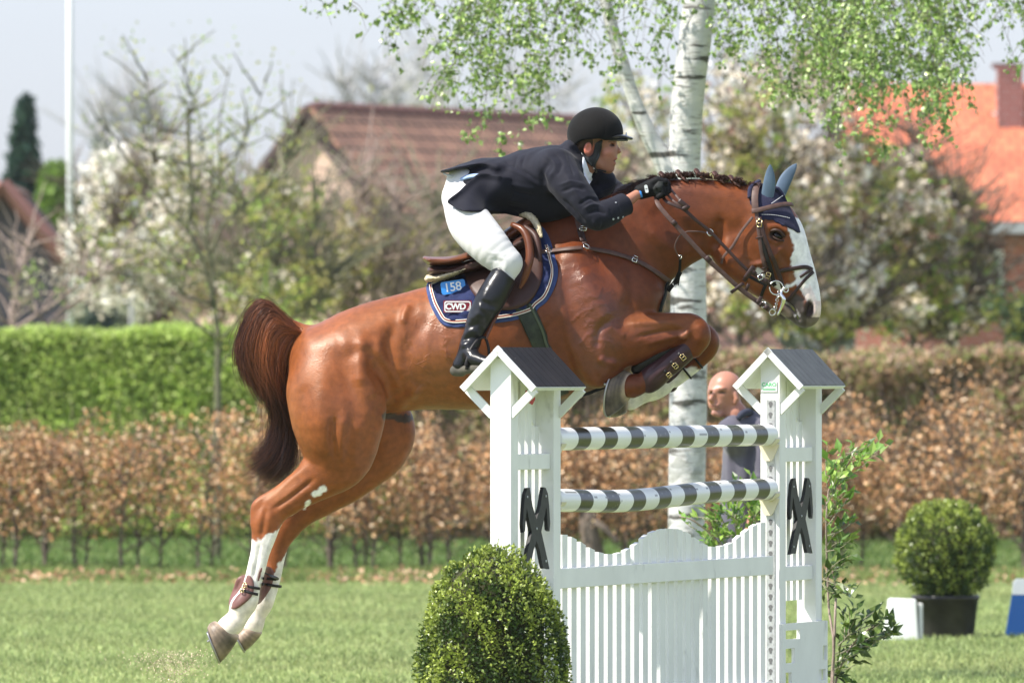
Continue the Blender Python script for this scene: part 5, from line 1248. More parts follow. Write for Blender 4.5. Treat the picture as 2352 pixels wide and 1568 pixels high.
tb = thing('leg_boot', 'dark tendon boot strapped round the far foreleg', 'leg boot', W(1560, 860, yf), 0, 'protective boots on the horse legs')
s_ = Sculpt(*BX(1470, 760, 1640, 930, .04, .22), .004)
s_.sweep([(1598, 818, 19, 1.3, yf+.012), (1566, 848, 18, 1.3, yf+.012), (1532, 876, 22, 1.2, yf+.012), (1540, 884, 17, 1.2, yf+.01)], k=.006); sc_build('shell', s_, m_tb2, tb)
for (a, b) in ((1598, 826), (1572, 850)):
    MB().ring(W(a, b, yf), .044, .005, nrm=(-.75, 0, -.62), seg=20, sides=6, sx=1).build('strap', m_dark, tb, smooth=True)
# ================================================================== the rider
rd = thing('person', 'rider in dark jacket, white breeches, black boots and helmet leaning over the horse neck', 'person', W(1130, 560, 0))
m_skin = mat('skin', tint=True, rough=.5, var=.06, vs=30, bump=.12, bs=500, bd=.0008, subs=.12)
def Wc(u, v, y, r): p = W(u, v, y); return (p.x, p.y, p.z, r/upm(y))
# --- body: one continuous figure; grow = how far clothes stand off it
def fig_legs(s, g, boots=False):
    for sg in (-1, 1):
        s.cone([Wc(1062, 458, sg*.10, 46+g), Wc(1080, 512, sg*.22, 50+g), Wc(1118, 558, sg*.31, 47+g), Wc(1165, 604, sg*.350, 35+g)], k=.02, n=14)
        s.cone([Wc(1165, 604, sg*.350, 34+g), Wc(1158, 634, sg*.362, 25+g), Wc(1128, 685, sg*.380, 27+g), Wc(1102, 730, sg*.385, 22+g), Wc(1084, 778, sg*.385, 16+g)], k=.012, n=14)
        s.cone([Wc(1084, 778, sg*.385, 16+g), Wc(1072, 815, sg*.39, 16+g), Wc(1100, 829, sg*.44, 14+g), Wc(1124, 830, sg*.47, 10+g)], k=.01)
    s.ell(1058, 452, 44+g, 46+g, .165+g/540, 10, k=.02)
def fig_torso(s, g):
    s.sweep([(1075, 436, 46+g, 1.9), (1110, 428, 50+g, 1.8), (1160, 422, 58+g, 1.6), (1222, 414, 70+g, 1.42), (1278, 398, 62+g, 1.6), (1300, 392, 48+g, 1.9)], k=.02)
ARM_N = [(1276, 386, -.165, 40), (1300, 418, -.225, 36), (1328, 455, -.275, 33), (1362, 497, -.300, 25), (1390, 493, -.285, 25), (1424, 474, -.235, 21), (1456, 452, -.185, 17), (1474, 440, -.165, 16)]
ARM_F = [(1290, 390, .205, 37), (1340, 415, .27, 36), (1395, 440, .31, 31), (1420, 452, .30, 25), (1440, 452, .26, 23), (1480, 440, .18, 17), (1495, 434, .15, 16)]
def fig_arms(s, g, n0=0, n1=8):
    s.cone([Wc(a, b, c, r+g) for a, b, c, r in ARM_N[n0:n1]], k=.02, n=24)
    s.cone([Wc(a, b, c, r+g) for a, b, c, r in ARM_F[n0:n1]], k=.02, n=24)
bd = Sculpt(W(985, 880, 0)-Vector((0, .56, 0)), W(1560, 235, 0)+Vector((0, .52, 0)), .0038)
fig_legs(bd, -6); fig_torso(bd, -7); fig_arms(bd, -5)
def hand(s, sg, c, yk=0):
    """palm and five curled fingers holding the rein; c = wrist (u,v,y)"""
    u0, v0, y0 = c
    s.cone([Wc(u0, v0, y0, 15), Wc(u0+18, v0-7, y0+.0*sg, 18), Wc(u0+38, v0-8, y0+.01*sg, 18)], k=.012)
    for i in range(4):
        yy = y0+(-.030+.021*i)*(-sg); vo = -13+i*7; L = (1.0, 1.08, 1.0, .84)[i]
        s.cone([Wc(u0+34, v0-14+vo*.5, yy, 7.6), Wc(u0+50*L, v0-14+vo*.6, yy, 6.6), Wc(u0+54*L, v0+2+vo*.5, yy, 6.0), Wc(u0+41*L, v0+10+vo*.4, yy, 5.4)], k=.0035)
    s.cone([Wc(u0+14, v0-15, y0-.01*sg, 9), Wc(u0+32, v0-24, y0-.022*sg, 7.5), Wc(u0+50, v0-20, y0-.026*sg, 6.2)], k=.006)
hand(bd, 1, (1478, 439, -.160)); hand(bd, -1, (1499, 434, .145))
# neck and head
HY = -.01
bd.sweep([(1305, 398, 34, 1.15, 0), (1335, 380, 31, 1.05, HY), (1356, 362, 30, .98, HY)], k=.02)
bd.ell(1366, 312, 45, 47, .072, 8, y=HY, k=.012)
bd.sweep([(1384, 318, 30, 1.05, HY), (1392, 345, 27, 1.12, HY), (1393, 368, 22, 1.10, HY), (1396, 383, 14, 1.25, HY)], k=.012)
bd.sweep([(1362, 362, 18, 1.75, HY), (1380, 380, 12, 2.0, HY), (1398, 389, 9.5, 1.4, HY)], k=.012)          # jaw and chin
bd.ell(1402, 387, 9, 8, .016, y=HY, k=.008)
bd.sweep([(1411, 324, 5, 4.2, HY), (1411, 328, 5, 4.0, HY)], k=.007)                                        # brow
bd.sweep([(1409, 331, 4.2, 1.2, HY), (1417, 341, 5.0, 1.2, HY), (1422, 348, 5.0, 1.7, HY)], k=.005)         # nose
bd.ell(1416, 351, 5, 3.5, .016, y=HY, k=.004)
bd.sweep([(1411, 361, 5, 3.2, HY), (1415, 364, 3.2, 4.0, HY)], k=.004); bd.sweep([(1408, 377, 4.5, 3.0, HY), (1412, 375, 3.4, 3.8, HY)], k=.004)
bd.sweep([(1408, 370, 1.2, 4, HY), (1420, 369.5, 2.2, 6, HY)], k=.004, sub=True)                          # open lips
for sg in (-1, 1):
    bd.ell(1404, 333, 7, 5, .013, y=HY+sg*.036, k=.006, sub=True)
    bd.ell(1402, 334, 5.5, 4.5, .010, y=HY+sg*.033, k=.002)
    bd.ell(1395, 350, 11, 8, .018, y=HY+sg*.040, k=.012)
    bd.ell(1350, 341, 9, 15, .012, 12, y=HY+sg*.075, k=.004); bd.ell(1352, 340, 5, 9, .010, 12, y=HY+sg*.088, k=.004, sub=True)
BV, BF = bd.mesh(1); del bd
u, v = UV(BV); c = np.tile([.34, .155, .10], (len(BV), 1))
def bp_(d, col, w, a=1):
    global c
    s = np.clip(.5-d/w, 0, 1)[:, None]*a; c = c*(1-s)+np.array(col)*s
hd = u > 1330
bp_(np.where(hd, np.hypot(u-1352, v-341)-14, 50), (.60, .18, .12), 6, .8)
bp_(np.where(hd, np.hypot((u-1394)/14, (v-352)/10)*10-10, 50), (.47, .19, .13), 10, .7)
bp_(np.where(hd & (v > 358) & (v < 382), np.hypot((u-1416)/7, (v-369)/7)*7-7, 50), (.42, .13, .105), 4, .8)
bp_(np.where(hd, np.hypot((u-1417)/8, (v-369.5)/2.6)*3-3, 50), (.08, .02, .015), 2)
bp_(np.where(hd, pdist(u, v, [(1398, 326), (1406, 324), (1413, 327)])[0]-1.6, 50), (.10, .05, .03), 2, .8)
bp_(np.where(hd, np.hypot((u-1406)/6, (v-334)/3.0)*3-3, 50), (.06, .035, .03), 2, .9)
bp_(np.where(hd & (v < 334), pdist(u, v, [(1368, 325), (1372, 340)])[0]-5, 50), (.14, .09, .06), 5, .7)
c *= (1+.06*vnoise(BV, 40, 4))[:, None]
link('body', mesh_np('body', BV, BF, c), m_skin, rd)
BB = bvh(BV, BF)
# --- breeches
m_bree = mat('white_breeches', (.58, .575, .56), rough=.75, var=.03, vs=10, bump=.25, bs=260, bd=.0008, sheen=.2)
br_ = Sculpt(W(985, 705, 0)-Vector((0, .56, 0)), W(1230, 385, 0)+Vector((0, .52, 0)), .0045)
fig_legs(br_, 0); br_.sweep([(1064, 420, 40, 2.0), (1080, 440, 46, 1.9)], k=.02)
br_.halfspace(W(1100, 664, 0), W(1180, 700, 0)-W(1222, 620, 0) if False else (-.25, 0, -.97))
V, F = br_.mesh(2); 
V = relief(V, F, [([(1020, 495), (1070, 500), (1130, 492)], 7, -3), ([(1018, 480), (1060, 486), (1110, 480)], 6, 3), ([(1135, 590), (1150, 610), (1150, 625)], 5, -3), ([(1142, 585), (1160, 600), (1163, 622)], 5, 2.5), ([(1120, 580), (1165, 585)], 4, 1.8), ([(1125, 596), (1160, 600)], 4, -1.6),
 ([(1035, 440), (1055, 470), (1060, 500)], 8, -2.5), ([(1090, 510), (1130, 545), (1170, 570)], 10, 1.6), ([(1185, 560), (1200, 590), (1190, 620)], 6, 1.8)])
V += normals(V, F)*(vnoise(V, 40, 12)*.0012)[:, None]
link('breeches', mesh_np('breeches', V, F), m_bree, rd)
# --- boots
m_boot = mat('black_boot_leather', (.010, .010, .011), rough=.30, var=.3, vs=12, bump=.3, bs=26, bd=.008, coat=.12, rvar=.08)
m_sole = mat('boot_sole', (.06, .055, .045), rough=.8, col2=(.12, .11, .085), vs=20)
for sg in (-1, 1):
    s_ = Sculpt(Vector((W(1020, 0, 0).x, sg*.42-.17, W(0, 880, 0).z)), Vector((W(1200, 0, 0).x, sg*.42+.15, W(0, 596, 0).z)), .004)
    s_.cone([Wc(1170, 612, sg*.362, 31), Wc(1156, 636, sg*.362, 31), Wc(1128, 685, sg*.380, 34), Wc(1103, 730, sg*.385, 29), Wc(1087, 768, sg*.385, 23), Wc(1080, 790, sg*.385, 22)], k=.01, n=22)
    s_.cone([Wc(1081, 785, sg*.385, 22), Wc(1066, 822, sg*.392, 19), Wc(1056, 838, sg*.395, 17)], k=.012)
    s_.cone([Wc(1076, 800, sg*.40, 19), Wc(1088, 824, sg*.44, 18), Wc(1110, 831, sg*.470, 15), Wc(1122, 832, sg*.49, 12)], k=.012)
    a, b = W(1142, 611, sg*.36), W(1181, 643, sg*.36); d = (b-a).normalized(); nn = Vector((d.z, 0, -d.x)); nn = nn if nn.z > 0 else -nn
    s_.halfspace(a, nn)
    V, F = s_.mesh(2)
    V = relief(V, F, [([(1100, 690), (1125, 700), (1150, 705)], 6, -4), ([(1098, 703), (1120, 712), (1140, 716)], 6, 3.5), ([(1080, 735), (1100, 720), (1115, 735)], 7, 4), ([(1075, 752), (1098, 745), (1120, 760)], 6, -4.5), ([(1062, 770), (1085, 760), (1112, 772)], 6, 4.5), ([(1060, 782), (1085, 775), (1105, 782)], 5, -5), ([(1058, 793), (1080, 788), (1100, 790)], 5, 3.5), ([(1060, 803), (1080, 800), (1098, 800)], 4, -3), ([(1146, 616), (1165, 630), (1178, 643)], 3.5, 2.0), ([(1096, 742), (1104, 700), (1118, 670)], 6, 2.5)])
    bo = link('boot', mesh_np('boot', V, F), m_boot, rd)
    sl_ = Sculpt(Vector((W(1020, 0, 0).x, sg*.42-.17, W(0, 890, 0).z)), Vector((W(1200, 0, 0).x, sg*.42+.15, W(0, 800, 0).z)), .004)
    sl_.cone([Wc(1046, 851, sg*.395, 13), Wc(1060, 853, sg*.40, 12)], k=.008); sl_.cone([Wc(1062, 850, sg*.41, 10), Wc(1092, 845, sg*.45, 12), Wc(1120, 843, sg*.49, 10)], k=.01)
    V, F = sl_.mesh(1); link('sole', mesh_np('sole', V, F), m_sole, bo)
# --- stirrups belong to the saddle
for sg in (-1, 1):
    free_strap('stirrup_leather', [(1160, 690, sg*.335), (1140, 724, sg*.400), (1126, 752, sg*.402), (1114, 778, sg*.40)], .020, .005, m_sad, sd, nrm=(.75, -1*-sg*-1, .2))
    si = MB(); si.tube([W(1114, 774, sg*.40), W(1100, 778, sg*.415), W(1083, 800, sg*.44), W(1073, 826, sg*.455), W(1071, 840, sg*.455)], [.006, .007, .007, .007, .010], 8, n=24)
    si.tube([W(1114, 774, sg*.40), W(1119, 786, sg*.40), W(1123, 806, sg*.40), W(1122, 832, sg*.40)], .006, 8, n=20)
    si.tube([W(1070, 842, sg*.455), W(1096, 846, sg*.43), W(1122, 836, sg*.40)], .012, 8, n=12, flat=.5); si.build('stirrup', m_dark, sd, smooth=True)
# --- jacket
m_jack = mat('dark_wool_jacket', (.0095, .0098, .0165), rough=.75, spec=.16, var=.12, vs=40, bump=.3, bs=600, bd=.0006, sheen=.06)
jk = Sculpt(W(990, 560, 0)-Vector((0, .50, 0)), W(1470, 290, 0)+Vector((0, .50, 0)), .0045)
fig_torso(jk, 3)
jk.cone([Wc(a, b, c_, r+6) for a, b, c_, r in ARM_N[:6]]+[Wc(1437, 469, -.218, 26)], k=.040, n=24)
jk.cone([Wc(a, b, c_, r+6) for a, b, c_, r in ARM_F[:6]]+[Wc(1462, 446, .22, 24)], k=.022, n=24)
jk.sweep([(1230, 440, 62, 1.3), (1190, 440, 52, 1.5), (1130, 450, 42, 2.3), (1090, 456, 36, 2.9), (1064, 462, 30, 3.4)], k=.02)  # skirt over the hip
jk.sweep([(1370, 405, 26, 1.6, .09), (1392, 418, 24, 1.5, .13), (1360, 450, 30, 1.5, .10)], k=.02); jk.sweep([(1215, 445, 56, 1.25), (1262, 458, 52, 1.3), (1320, 455, 40, 1.5)], k=.03)
jk.sweep([(1308, 340, 20, 3.0), (1322, 362, 18, 2.9), (1332, 390, 16, 3.0)], k=.015)                                           # collar
jk.sweep([(1150, 390, 28, 3.2), (1108, 377, 13, 6), (1062, 385, 7, 12), (1014, 395, 2.5, 30)], k=.01)                              # flying tail
# open neck and cuffs
jk.sweep([(1375, 350, 30, .9, HY), (1355, 372, 30, .9, HY), (1330, 392, 26, .9, HY)], k=.006, sub=True)
ca_ = W(1437, 469, -.218); cb_ = W(1390, 493, -.285); nn = (ca_-cb_).normalized()
JV0, JF0 = jk.mesh(2); del jk
# cut the near cuff square
d = (JV0-np.array(ca_))@np.array(nn); m_ = (JV0[:, 1] < -.10) & (d > 0) & (UV(JV0)[0] > 1400)
JV0[m_] -= d[m_, None]*np.array(nn)*.96
folds = [([(1240, 395), (1262, 440), (1310, 480), (1345, 520)], 9, -7), ([(1262, 372), (1245, 400), (1250, 430)], 8, -4), ([(1210, 350), (1200, 380), (1215, 410)], 5, -1.8), ([(1190, 352), (1182, 385)], 4, -1.5), ([(1150, 370), (1200, 392), (1240, 420)], 5, -2.4), ([(1160, 385), (1205, 405), (1240, 430)], 5, 2),
 ([(1290, 440), (1320, 430), (1345, 435)], 5, -4), ([(1285, 425), (1315, 418), (1340, 424)], 5, 3), ([(1330, 470), (1355, 455), (1375, 465)], 5, -4.5), ([(1340, 480), (1362, 470), (1385, 478)], 5, 4), ([(1352, 490), (1372, 484), (1392, 492)], 5, -4), ([(1362, 505), (1368, 525), (1366, 540)], 5, 3), ([(1378, 500), (1384, 515), (1380, 528)], 4, -3), ([(1400, 480), (1404, 500)], 4, -2.2), ([(1418, 470), (1424, 492)], 4, 1.6),
 ([(1130, 410), (1180, 425), (1230, 435)], 7, 3), ([(1120, 425), (1175, 440), (1235, 452)], 6, -3.5), ([(1100, 440), (1160, 455), (1220, 470)], 8, 3), ([(1090, 468), (1150, 472), (1210, 482)], 6, -2.5), ([(1140, 400), (1148, 430), (1140, 460)], 6, -2.5),
 ([(1270, 350), (1290, 372), (1282, 402)], 6, -3), ([(1250, 352), (1275, 380), (1262, 410)], 8, 4), ([(1300, 400), (1320, 440), (1350, 470)], 8, 3), ([(1308, 345), (1322, 375), (1330, 410)], 3.5, 3), ([(1300, 345), (1310, 380), (1318, 405)], 3, -3)]
folds = [(a, w*.72, k*1.7) for a, w, k in folds]; JV = relief(JV0, JF0, folds, None); JV += normals(JV, JF0)*(vnoise(JV, 30, 31)*.0025+vnoise(JV, 75, 32)*.0012)[:, None]
link('jacket', mesh_np('jacket', JV, JF0), m_jack, rd)
JB = bvh(JV, JF0)
# lower skirt flap hanging from the vent
flp = curve_poly([(1150, 404), (1105, 398), (1082, 412), (1056, 438), (1028, 461), (1040, 474), (1060, 484), (1095, 487), (1130, 485), (1165, 492), (1196, 498), (1215, 490), (1205, 440), (1180, 412)], 70)
SB = bvh(*(lambda s: (fig_legs(s, 3), s.sweep([(1150, 430, 58, 1.9), (1075, 440, 50, 2.0)], k=.02), s.mesh(2))[2])(Sculpt(W(985, 620, 0)-Vector((0, .5, 0)), W(1250, 340, 0)+Vector((0, .5, 0)), .008)))
patch('jacket_skirt', SB, flp, m_jack, rd, res=4.0, off=.014, th=.003, smooth=30, fn=lambda a, b, d: .016*np.clip((14-d)/14, 0, 1)*(a < 1150)+.004*np.sin(a*.12+b*.05))
patch('jacket_skirt', SB, flp, m_jack, rd, res=6.0, off=.014, th=.003, smooth=30, side=1)
m_lin = mat('pale_lining', (.45, .47, .48), rough=.8); m_shirt = mat('pale_blue_shirt', (.30, .42, .62), rough=.8); m_ws = mat('white_shirt_collar', (.74, .76, .80), rough=.75)
lt = MB(); lt.tube([W(1018, 398, -.10), W(1040, 406, -.11), W(1070, 405, -.12), W(1100, 401, -.13)], [.003, .006, .006, .003], 8, n=16, flat=.5); lt.build('jacket_lining', m_lin, rd, smooth=True)
sh = Sculpt(W(1040, 430, 0)-Vector((0, .25, 0)), W(1160, 385, 0)+Vector((0, .25, 0)), .005); sh.sweep([(1060, 414, 12, 7), (1085, 408, 12, 7.5), (1130, 406, 12, 7.5)], k=.01); V, F = sh.mesh(2); link('shirt', mesh_np('shirt', V, F), m_shirt, rd)
# shirt collar, buttons
NB = bvh(BV, BF)
cl = Sculpt(W(1290, 440, 0)-Vector((0, .16, 0)), W(1390, 340, 0)+Vector((0, .16, 0)), .0035)
cl.sweep([(1320, 384, 27, 1.10, HY), (1334, 396, 27, 1.1, HY)], k=.01)
V, F = cl.mesh(1); link('shirt_collar', mesh_np('shirt_collar', V, F), m_ws, rd)
CLT = BB
patch('shirt_collar', bvh(np.vstack([BV, JV]), np.vstack([BF, JF0+len(BV)])), [(1339, 356), (1346, 372), (1354, 394), (1361, 412), (1351, 429), (1345, 418), (1341, 400), (1337, 378)], m_ws, rd, res=2.5, off=.010, th=.004, smooth=8)
m_btn = mat('button', (.45, .47, .50), rough=.3)
for a, b in ((1419, 500), (1430, 498), (1414, 466), (1408, 503)):
    p, n = on(JB, a, b, .001); MB().tube([p, p+n*.003], .0042 if b > 480 else .003, 10).build('button', m_btn, rd)
# --- helmet
m_helm = mat('helmet_velvet', (.007, .0065, .006), rough=.85, spec=.12, var=.15, vs=60, bump=.4, bs=800, bd=.0008, sheen=.06)
m_helm2 = mat('helmet_shell', (.012, .012, .013), rough=.30, coat=.4)
hm = Sculpt(W(1290, 350, 0)-Vector((0, .14, 0)), W(1470, 235, 0)+Vector((0, .12, 0)), .0036)
hm.ell(1369, 304, 62.5, 57.5, .112, 0, y=HY, k=.01); hm.ell(1352, 312, 46, 46, .104, 0, y=HY, k=.03)
hm.ell(1366, 330, 50, 52, .088, 0, y=HY, k=.006, sub=True)
hm.sweep([(1345, 352, 30, 5, HY), (1385, 352, 30, 5, HY), (1450, 353, 30, 5, HY)], k=.008, sub=True)
hm.sweep([(1372, 342, 24, 5, HY), (1350, 344, 24, 5, HY)], k=.008, sub=True)
V, F = hm.mesh(2); u, v = UV(V)
V = relief(V, F, [([(1384, 248), (1390, 285), (1388, 325)], 2.0, -1.2), ([(1345, 252), (1335, 290), (1342, 318)], 2.0, -.8)])
hel = link('helmet', mesh_np('helmet', V, F), m_helm, rd)
pk = Sculpt(W(1370, 345, 0)-Vector((0, .12, 0)), W(1470, 290, 0)+Vector((0, .11, 0)), .003)
pk.sweep([(1398, 318, 6, 8.0, HY), (1422, 314, 6, 8.0, HY), (1438, 316, 5.0, 7.0, HY), (1451, 319, 3.4, 4.5, HY)], k=.004)
V, F = pk.mesh(2); link('peak', mesh_np('peak', V, F), m_helm2, hel)
m_under = mat('peak_lining', (.16, .17, .17), rough=.7)
pk = MB(); pk.tube([W(1388, 323.5, HY), W(1410, 322.5, HY), W(1430, 322.5, HY), W(1442, 323, HY)], [.004, .0045, .004, .003], 12, n=12); 
_v = np.vstack(pk.V); _v[:, 1] = HY+(_v[:, 1]-HY)*13; pk.V = [_v]; pk.build('peak_lining', m_under, hel, smooth=True)
m_badge = mat('helmet_badge', (.30, .34, .42), rough=.3, metal=.6)
plate('helmet_badge', [(-.006, -.009), (.006, -.009), (.001, .010), (-.001, .010)], 0, .002, off_M(W(1438, 309, -.045), Vector((.7, -.7, .1)), 0), m_badge, hel)
m_pad2 = mat('harness_padding', (.035, .036, .034), rough=.9, bump=.4, bs=200, bd=.001)
patch('harness_padding', BB, curve_poly([(1325, 330), (1336, 322), (1338, 345), (1350, 360), (1362, 352), (1368, 330), (1384, 322), (1380, 340), (1374, 362), (1366, 380), (1354, 378), (1342, 366), (1333, 352)], 60), m_pad2, hel, res=2.5, off=.010, th=.006, smooth=4)
strap('harness_strap', BB, [(1378, 325), (1380, 340), (1374, 358), (1364, 376), (1366, 392)], .010, .004, m_helm2, hel, off=.012)
strap('chin_strap', BB, [(1364, 378), (1368, 392), (1380, 399), (1392, 400)], .009, .004, m_helm2, hel, off=.005)
strap('harness_strap', BB, [(1330, 325), (1331, 345), (1345, 365), (1358, 380)], .008, .004, m_helm2, hel, off=.012)
p, n = on(BB, 1361, 384, .012); MB().ring(p, .004, .0014, nrm=n, seg=10).build('strap_buckle', m_steel, hel, smooth=True)
m_hr = mat('brown_hair', (.06, .035, .02), rough=.6, var=.3, vs=60)
hr = Sculpt(W(1310, 380, 0)-Vector((0, .10, 0)), W(1400, 280, 0)+Vector((0, .10, 0)), .0036); hr.ell(1346, 322, 31, 34, .080, 0, y=HY, k=.01); hr.sweep([(1334, 340, 18, 1.9, HY), (1338, 356, 12, 2.0, HY)], k=.01)
V, F = hr.mesh(1); link('hair', mesh_np('hair', V, F), m_hr, rd)
# --- gloves
m_glove = mat('black_glove', (.006, .006, .0065), rough=.7, spec=.15, var=.2, vs=50, bump=.3, bs=300, bd=.001)
m_gp = mat('grey_glove_panel', (.024, .026, .025), rough=.8)
gl = Sculpt(W(1458, 480, 0)-Vector((0, .26, 0)), W(1560, 395, 0)+Vector((0, .24, 0)), .003)
def ghand(s, sg, c):
    u0, v0, y0 = c
    s.cone([Wc(u0-6, v0+2, y0, 17.5), Wc(u0+18, v0-7, y0, 20), Wc(u0+38, v0-8, y0+.008*sg, 20)], k=.012)
    for i in range(4):
        yy = y0+(-.030+.021*i)*(-sg); vo = -13+i*7; L = (1.0, 1.08, 1.0, .84)[i]
        s.cone([Wc(u0+34, v0-14+vo*.5, yy, 9.2), Wc(u0+50*L, v0-14+vo*.6, yy, 8.0), Wc(u0+54*L, v0+2+vo*.5, yy, 7.2), Wc(u0+41*L, v0+10+vo*.4, yy, 6.6)], k=.0025)
    s.cone([Wc(u0+14, v0-15, y0-.012*sg, 10.5), Wc(u0+32, v0-25, y0-.026*sg, 9), Wc(u0+50, v0-21, y0-.030*sg, 7.6)], k=.005)
for sg, c_ in ((1, (1478, 439, -.160)), (-1, (1499, 434, .145))):
    gl = Sculpt(W(1450, 490, 0)+Vector((0, c_[2]-.09, 0)), W(1572, 385, 0)+Vector((0, c_[2]+.09, 0)), .003); ghand(gl, sg, c_); V, F = gl.mesh(2); go = link('glove', mesh_np('glove', V, F), m_glove, rd)
    if sg == 1: GB = bvh(V, F); gn = go
patch('glove_panel', GB, [(1499, 432), (1512, 416), (1525, 418), (1517, 440), (1505, 452)], m_gp, gn, res=3, off=.002, th=.002)
strap('wrist_strap', GB, [(1478, 418), (1482, 432), (1484, 448), (1483, 458)], .022, .004, m_glove, gn, off=.002)
p, n = on(GB, 1485, 434, .0055); MS = off_M(p, n, 78)
plate('strap_patch', rrect(.034, .014, .006), 0, .0016, MS, mat('silver_print', (.60, .62, .62), rough=.4), gn)
text_on('strap_lettering', 'S', .011, (0, 0, .002), MS, m_glove, gn, .0002, .0004)
strap('wrist_band', BB, [(1466, 424), (1470, 436), (1473, 452)], .009, .006, m_blue, rd, off=.003)
# ================================================================== bald man beyond the jump
MY = 9.5
mn = thing('person', 'bald man in dark grey polo shirt standing by the birch behind the jump', 'person', W(1700, 1620, MY))
def mp(x, y, z, r): return (mx0+x, MY+y, z, r)
mx0 = W(1702, 900, MY).x; fz_ = 1.0/441.0
def Mn(u, v, y, r): p = W(u, v, MY+y); return (p.x, p.y, p.z, r*fz_)
def man_fig(s, g, head=True, arms=True, torso=True, legs=True):
    if torso:
        s.cone([Mn(1712, 1000, 0, 44+g), Mn(1712, 1060, 0, 52+g), Mn(1704, 1130, 0, 50+g), Mn(1704, 1200, 0, 48+g)], k=.05)
        s.cone([Mn(1672, 985, -.10, 22+g), Mn(1752, 985, .12, 26+g)], k=.05); s.cone([Mn(1690, 1010, -.1, 34+g), Mn(1735, 1010, .06, 40+g)], k=.05)
    if arms:
        s.cone([Mn(1745, 990, -.06, 27+g), Mn(1754, 1040, -.10, 24+g), Mn(1750, 1095, -.12, 20+g)], k=.03)
        s.cone([Mn(1690, 990, .20, 25+g), Mn(1682, 1045, .24, 22+g), Mn(1682, 1095, .22, 19+g)], k=.03)
    if legs:
        for a in (-1, 1): s.cone([Mn(1704+a*20, 1230, 0, 38+g), Mn(1704+a*22, 1400, 0, 28+g), Mn(1704+a*22, 1590, .03, 20+g)], k=.03); 
s = Sculpt(W(1560, 1640, MY)-Vector((0, .4, 0)), W(1830, 830, MY)+Vector((0, .45, 0)), .0055)
man_fig(s, -4)
s.cone([Mn(1750, 1095, -.12, 17), Mn(1738, 1160, -.18, 14), Mn(1722, 1215, -.20, 11), Mn(1716, 1240, -.20, 13), Mn(1714, 1262, -.20, 9)], k=.02)
s.cone([Mn(1682, 1095, .22, 16), Mn(1680, 1160, .18, 13), Mn(1678, 1215, .15, 11), Mn(1676, 1250, .14, 12)], k=.02)
for a in (-1, 1): s.cone([Mn(1704+a*22, 1590, .03, 18), Mn(1700+a*26, 1612, -.02, 16), Mn(1690+a*28, 1616, -.14, 14)], k=.02)
s.cone([Mn(1705, 985, 0, 28), Mn(1690, 950, -.01, 27)], k=.03)
s.ell(1666, 893, 39, 41, .088, 12, y=MY, k=.02); s.cone([Mn(1652, 905, -.02, 27), Mn(1650, 925, -.03, 24), Mn(1652, 940, -.035, 16)], k=.02); s.cone([Mn(1676, 925, -.01, 24), Mn(1660, 944, -.02, 14)], k=.02)
s.cone([Mn(1640, 901, -.075, 4.5), Mn(1632, 916, -.092, 6), Mn(1634, 920, -.080, 6)], k=.012)
s.cone([Mn(1634, 896, -.060, 5), Mn(1660, 893, -.085, 5)], k=.012)
for a, b, c_ in ((1633, 903, -.070), (1658, 901, -.092)): s.cone([Mn(a-3, b, c_, 4), Mn(a+5, b, c_, 4)], k=.01, sub=True)
s.cone([Mn(1634, 930, -.070, 3.2), Mn(1648, 930, -.088, 3.4)], k=.008); s.cone([Mn(1634, 936, -.066, 3), Mn(1647, 937, -.084, 3.2)], k=.008)
s.cone([Mn(1640, 949, -.065, 7), Mn(1652, 951, -.06, 8)], k=.014)
s.cone([Mn(1689, 904, -.072, 5), Mn(1692, 916, -.074, 6), Mn(1688, 925, -.070, 4)], k=.008)
V, F = s.mesh(2); u, v = UV(V); c = np.tile([.40, .185, .125], (len(V), 1))
def q_(d, col, w, a=1):
    global c
    t = np.clip(.5-d/w, 0, 1)[:, None]*a; c = c*(1-t)+np.array(col)*t
q_(pdist(u, v, [(1634, 933), (1648, 933.5)])[0]-1.6, (.25, .07, .06), 3); q_(np.hypot((u-1633)/7, (v-903)/3.4)*3-3, (.05, .03, .02), 3, .95); q_(np.hypot((u-1658)/9, (v-901)/3.4)*3-3, (.05, .03, .02), 3, .95); q_(np.hypot((u-1650)/24, (v-940)/12)*12-12, (.26, .15, .12), 14, .45)
q_(pdist(u, v, [(1652, 893), (1668, 893)])[0]-1.5, (.12, .07, .05), 3, .8); q_(pdist(u, v, [(1627, 896), (1637, 897)])[0]-1.5, (.12, .07, .05), 3, .8)
q_(pdist(u, v, [(1690, 890), (1704, 905)])[0]-8, (.20, .13, .11), 10, .6); q_(pdist(u, v, [(1640, 945), (1664, 950)])[0]-6, (.34, .18, .14), 8, .5)
link('body', mesh_np('body', V, F, c), mat('skin_tanned', tint=True, rough=.38, subs=.1, var=.05, vs=30), mn)
s = Sculpt(W(1560, 1260, MY)-Vector((0, .4, 0)), W(1830, 930, MY)+Vector((0, .45, 0)), .007)
man_fig(s, 2, legs=False); s.cone([Mn(1704, 1200, 0, 50), Mn(1704, 1235, 0, 50)], k=.03); s.cone([Mn(1722, 970, .02, 30), Mn(1690, 985, -.04, 34)], k=.02)
s.cone([Mn(1698, 955, -.01, 27), Mn(1690, 930, -.02, 26)], k=.008, sub=True)
V, F = s.mesh(2); V = relief(V, F, [([(1730, 1020), (1725, 1060), (1738, 1100)], 6, -14), ([(1715, 1010), (1708, 1060), (1716, 1110)], 7, 9), ([(1680, 1020), (1690, 1080), (1690, 1130)], 8, -8), ([(1670, 1010), (1672, 1070), (1675, 1130)], 8, 8), ([(1735, 1090), (1750, 1096), (1765, 1092)], 5, 8)])
V += normals(V, F)*(vnoise(V, 22, 41)*.006)[:, None]
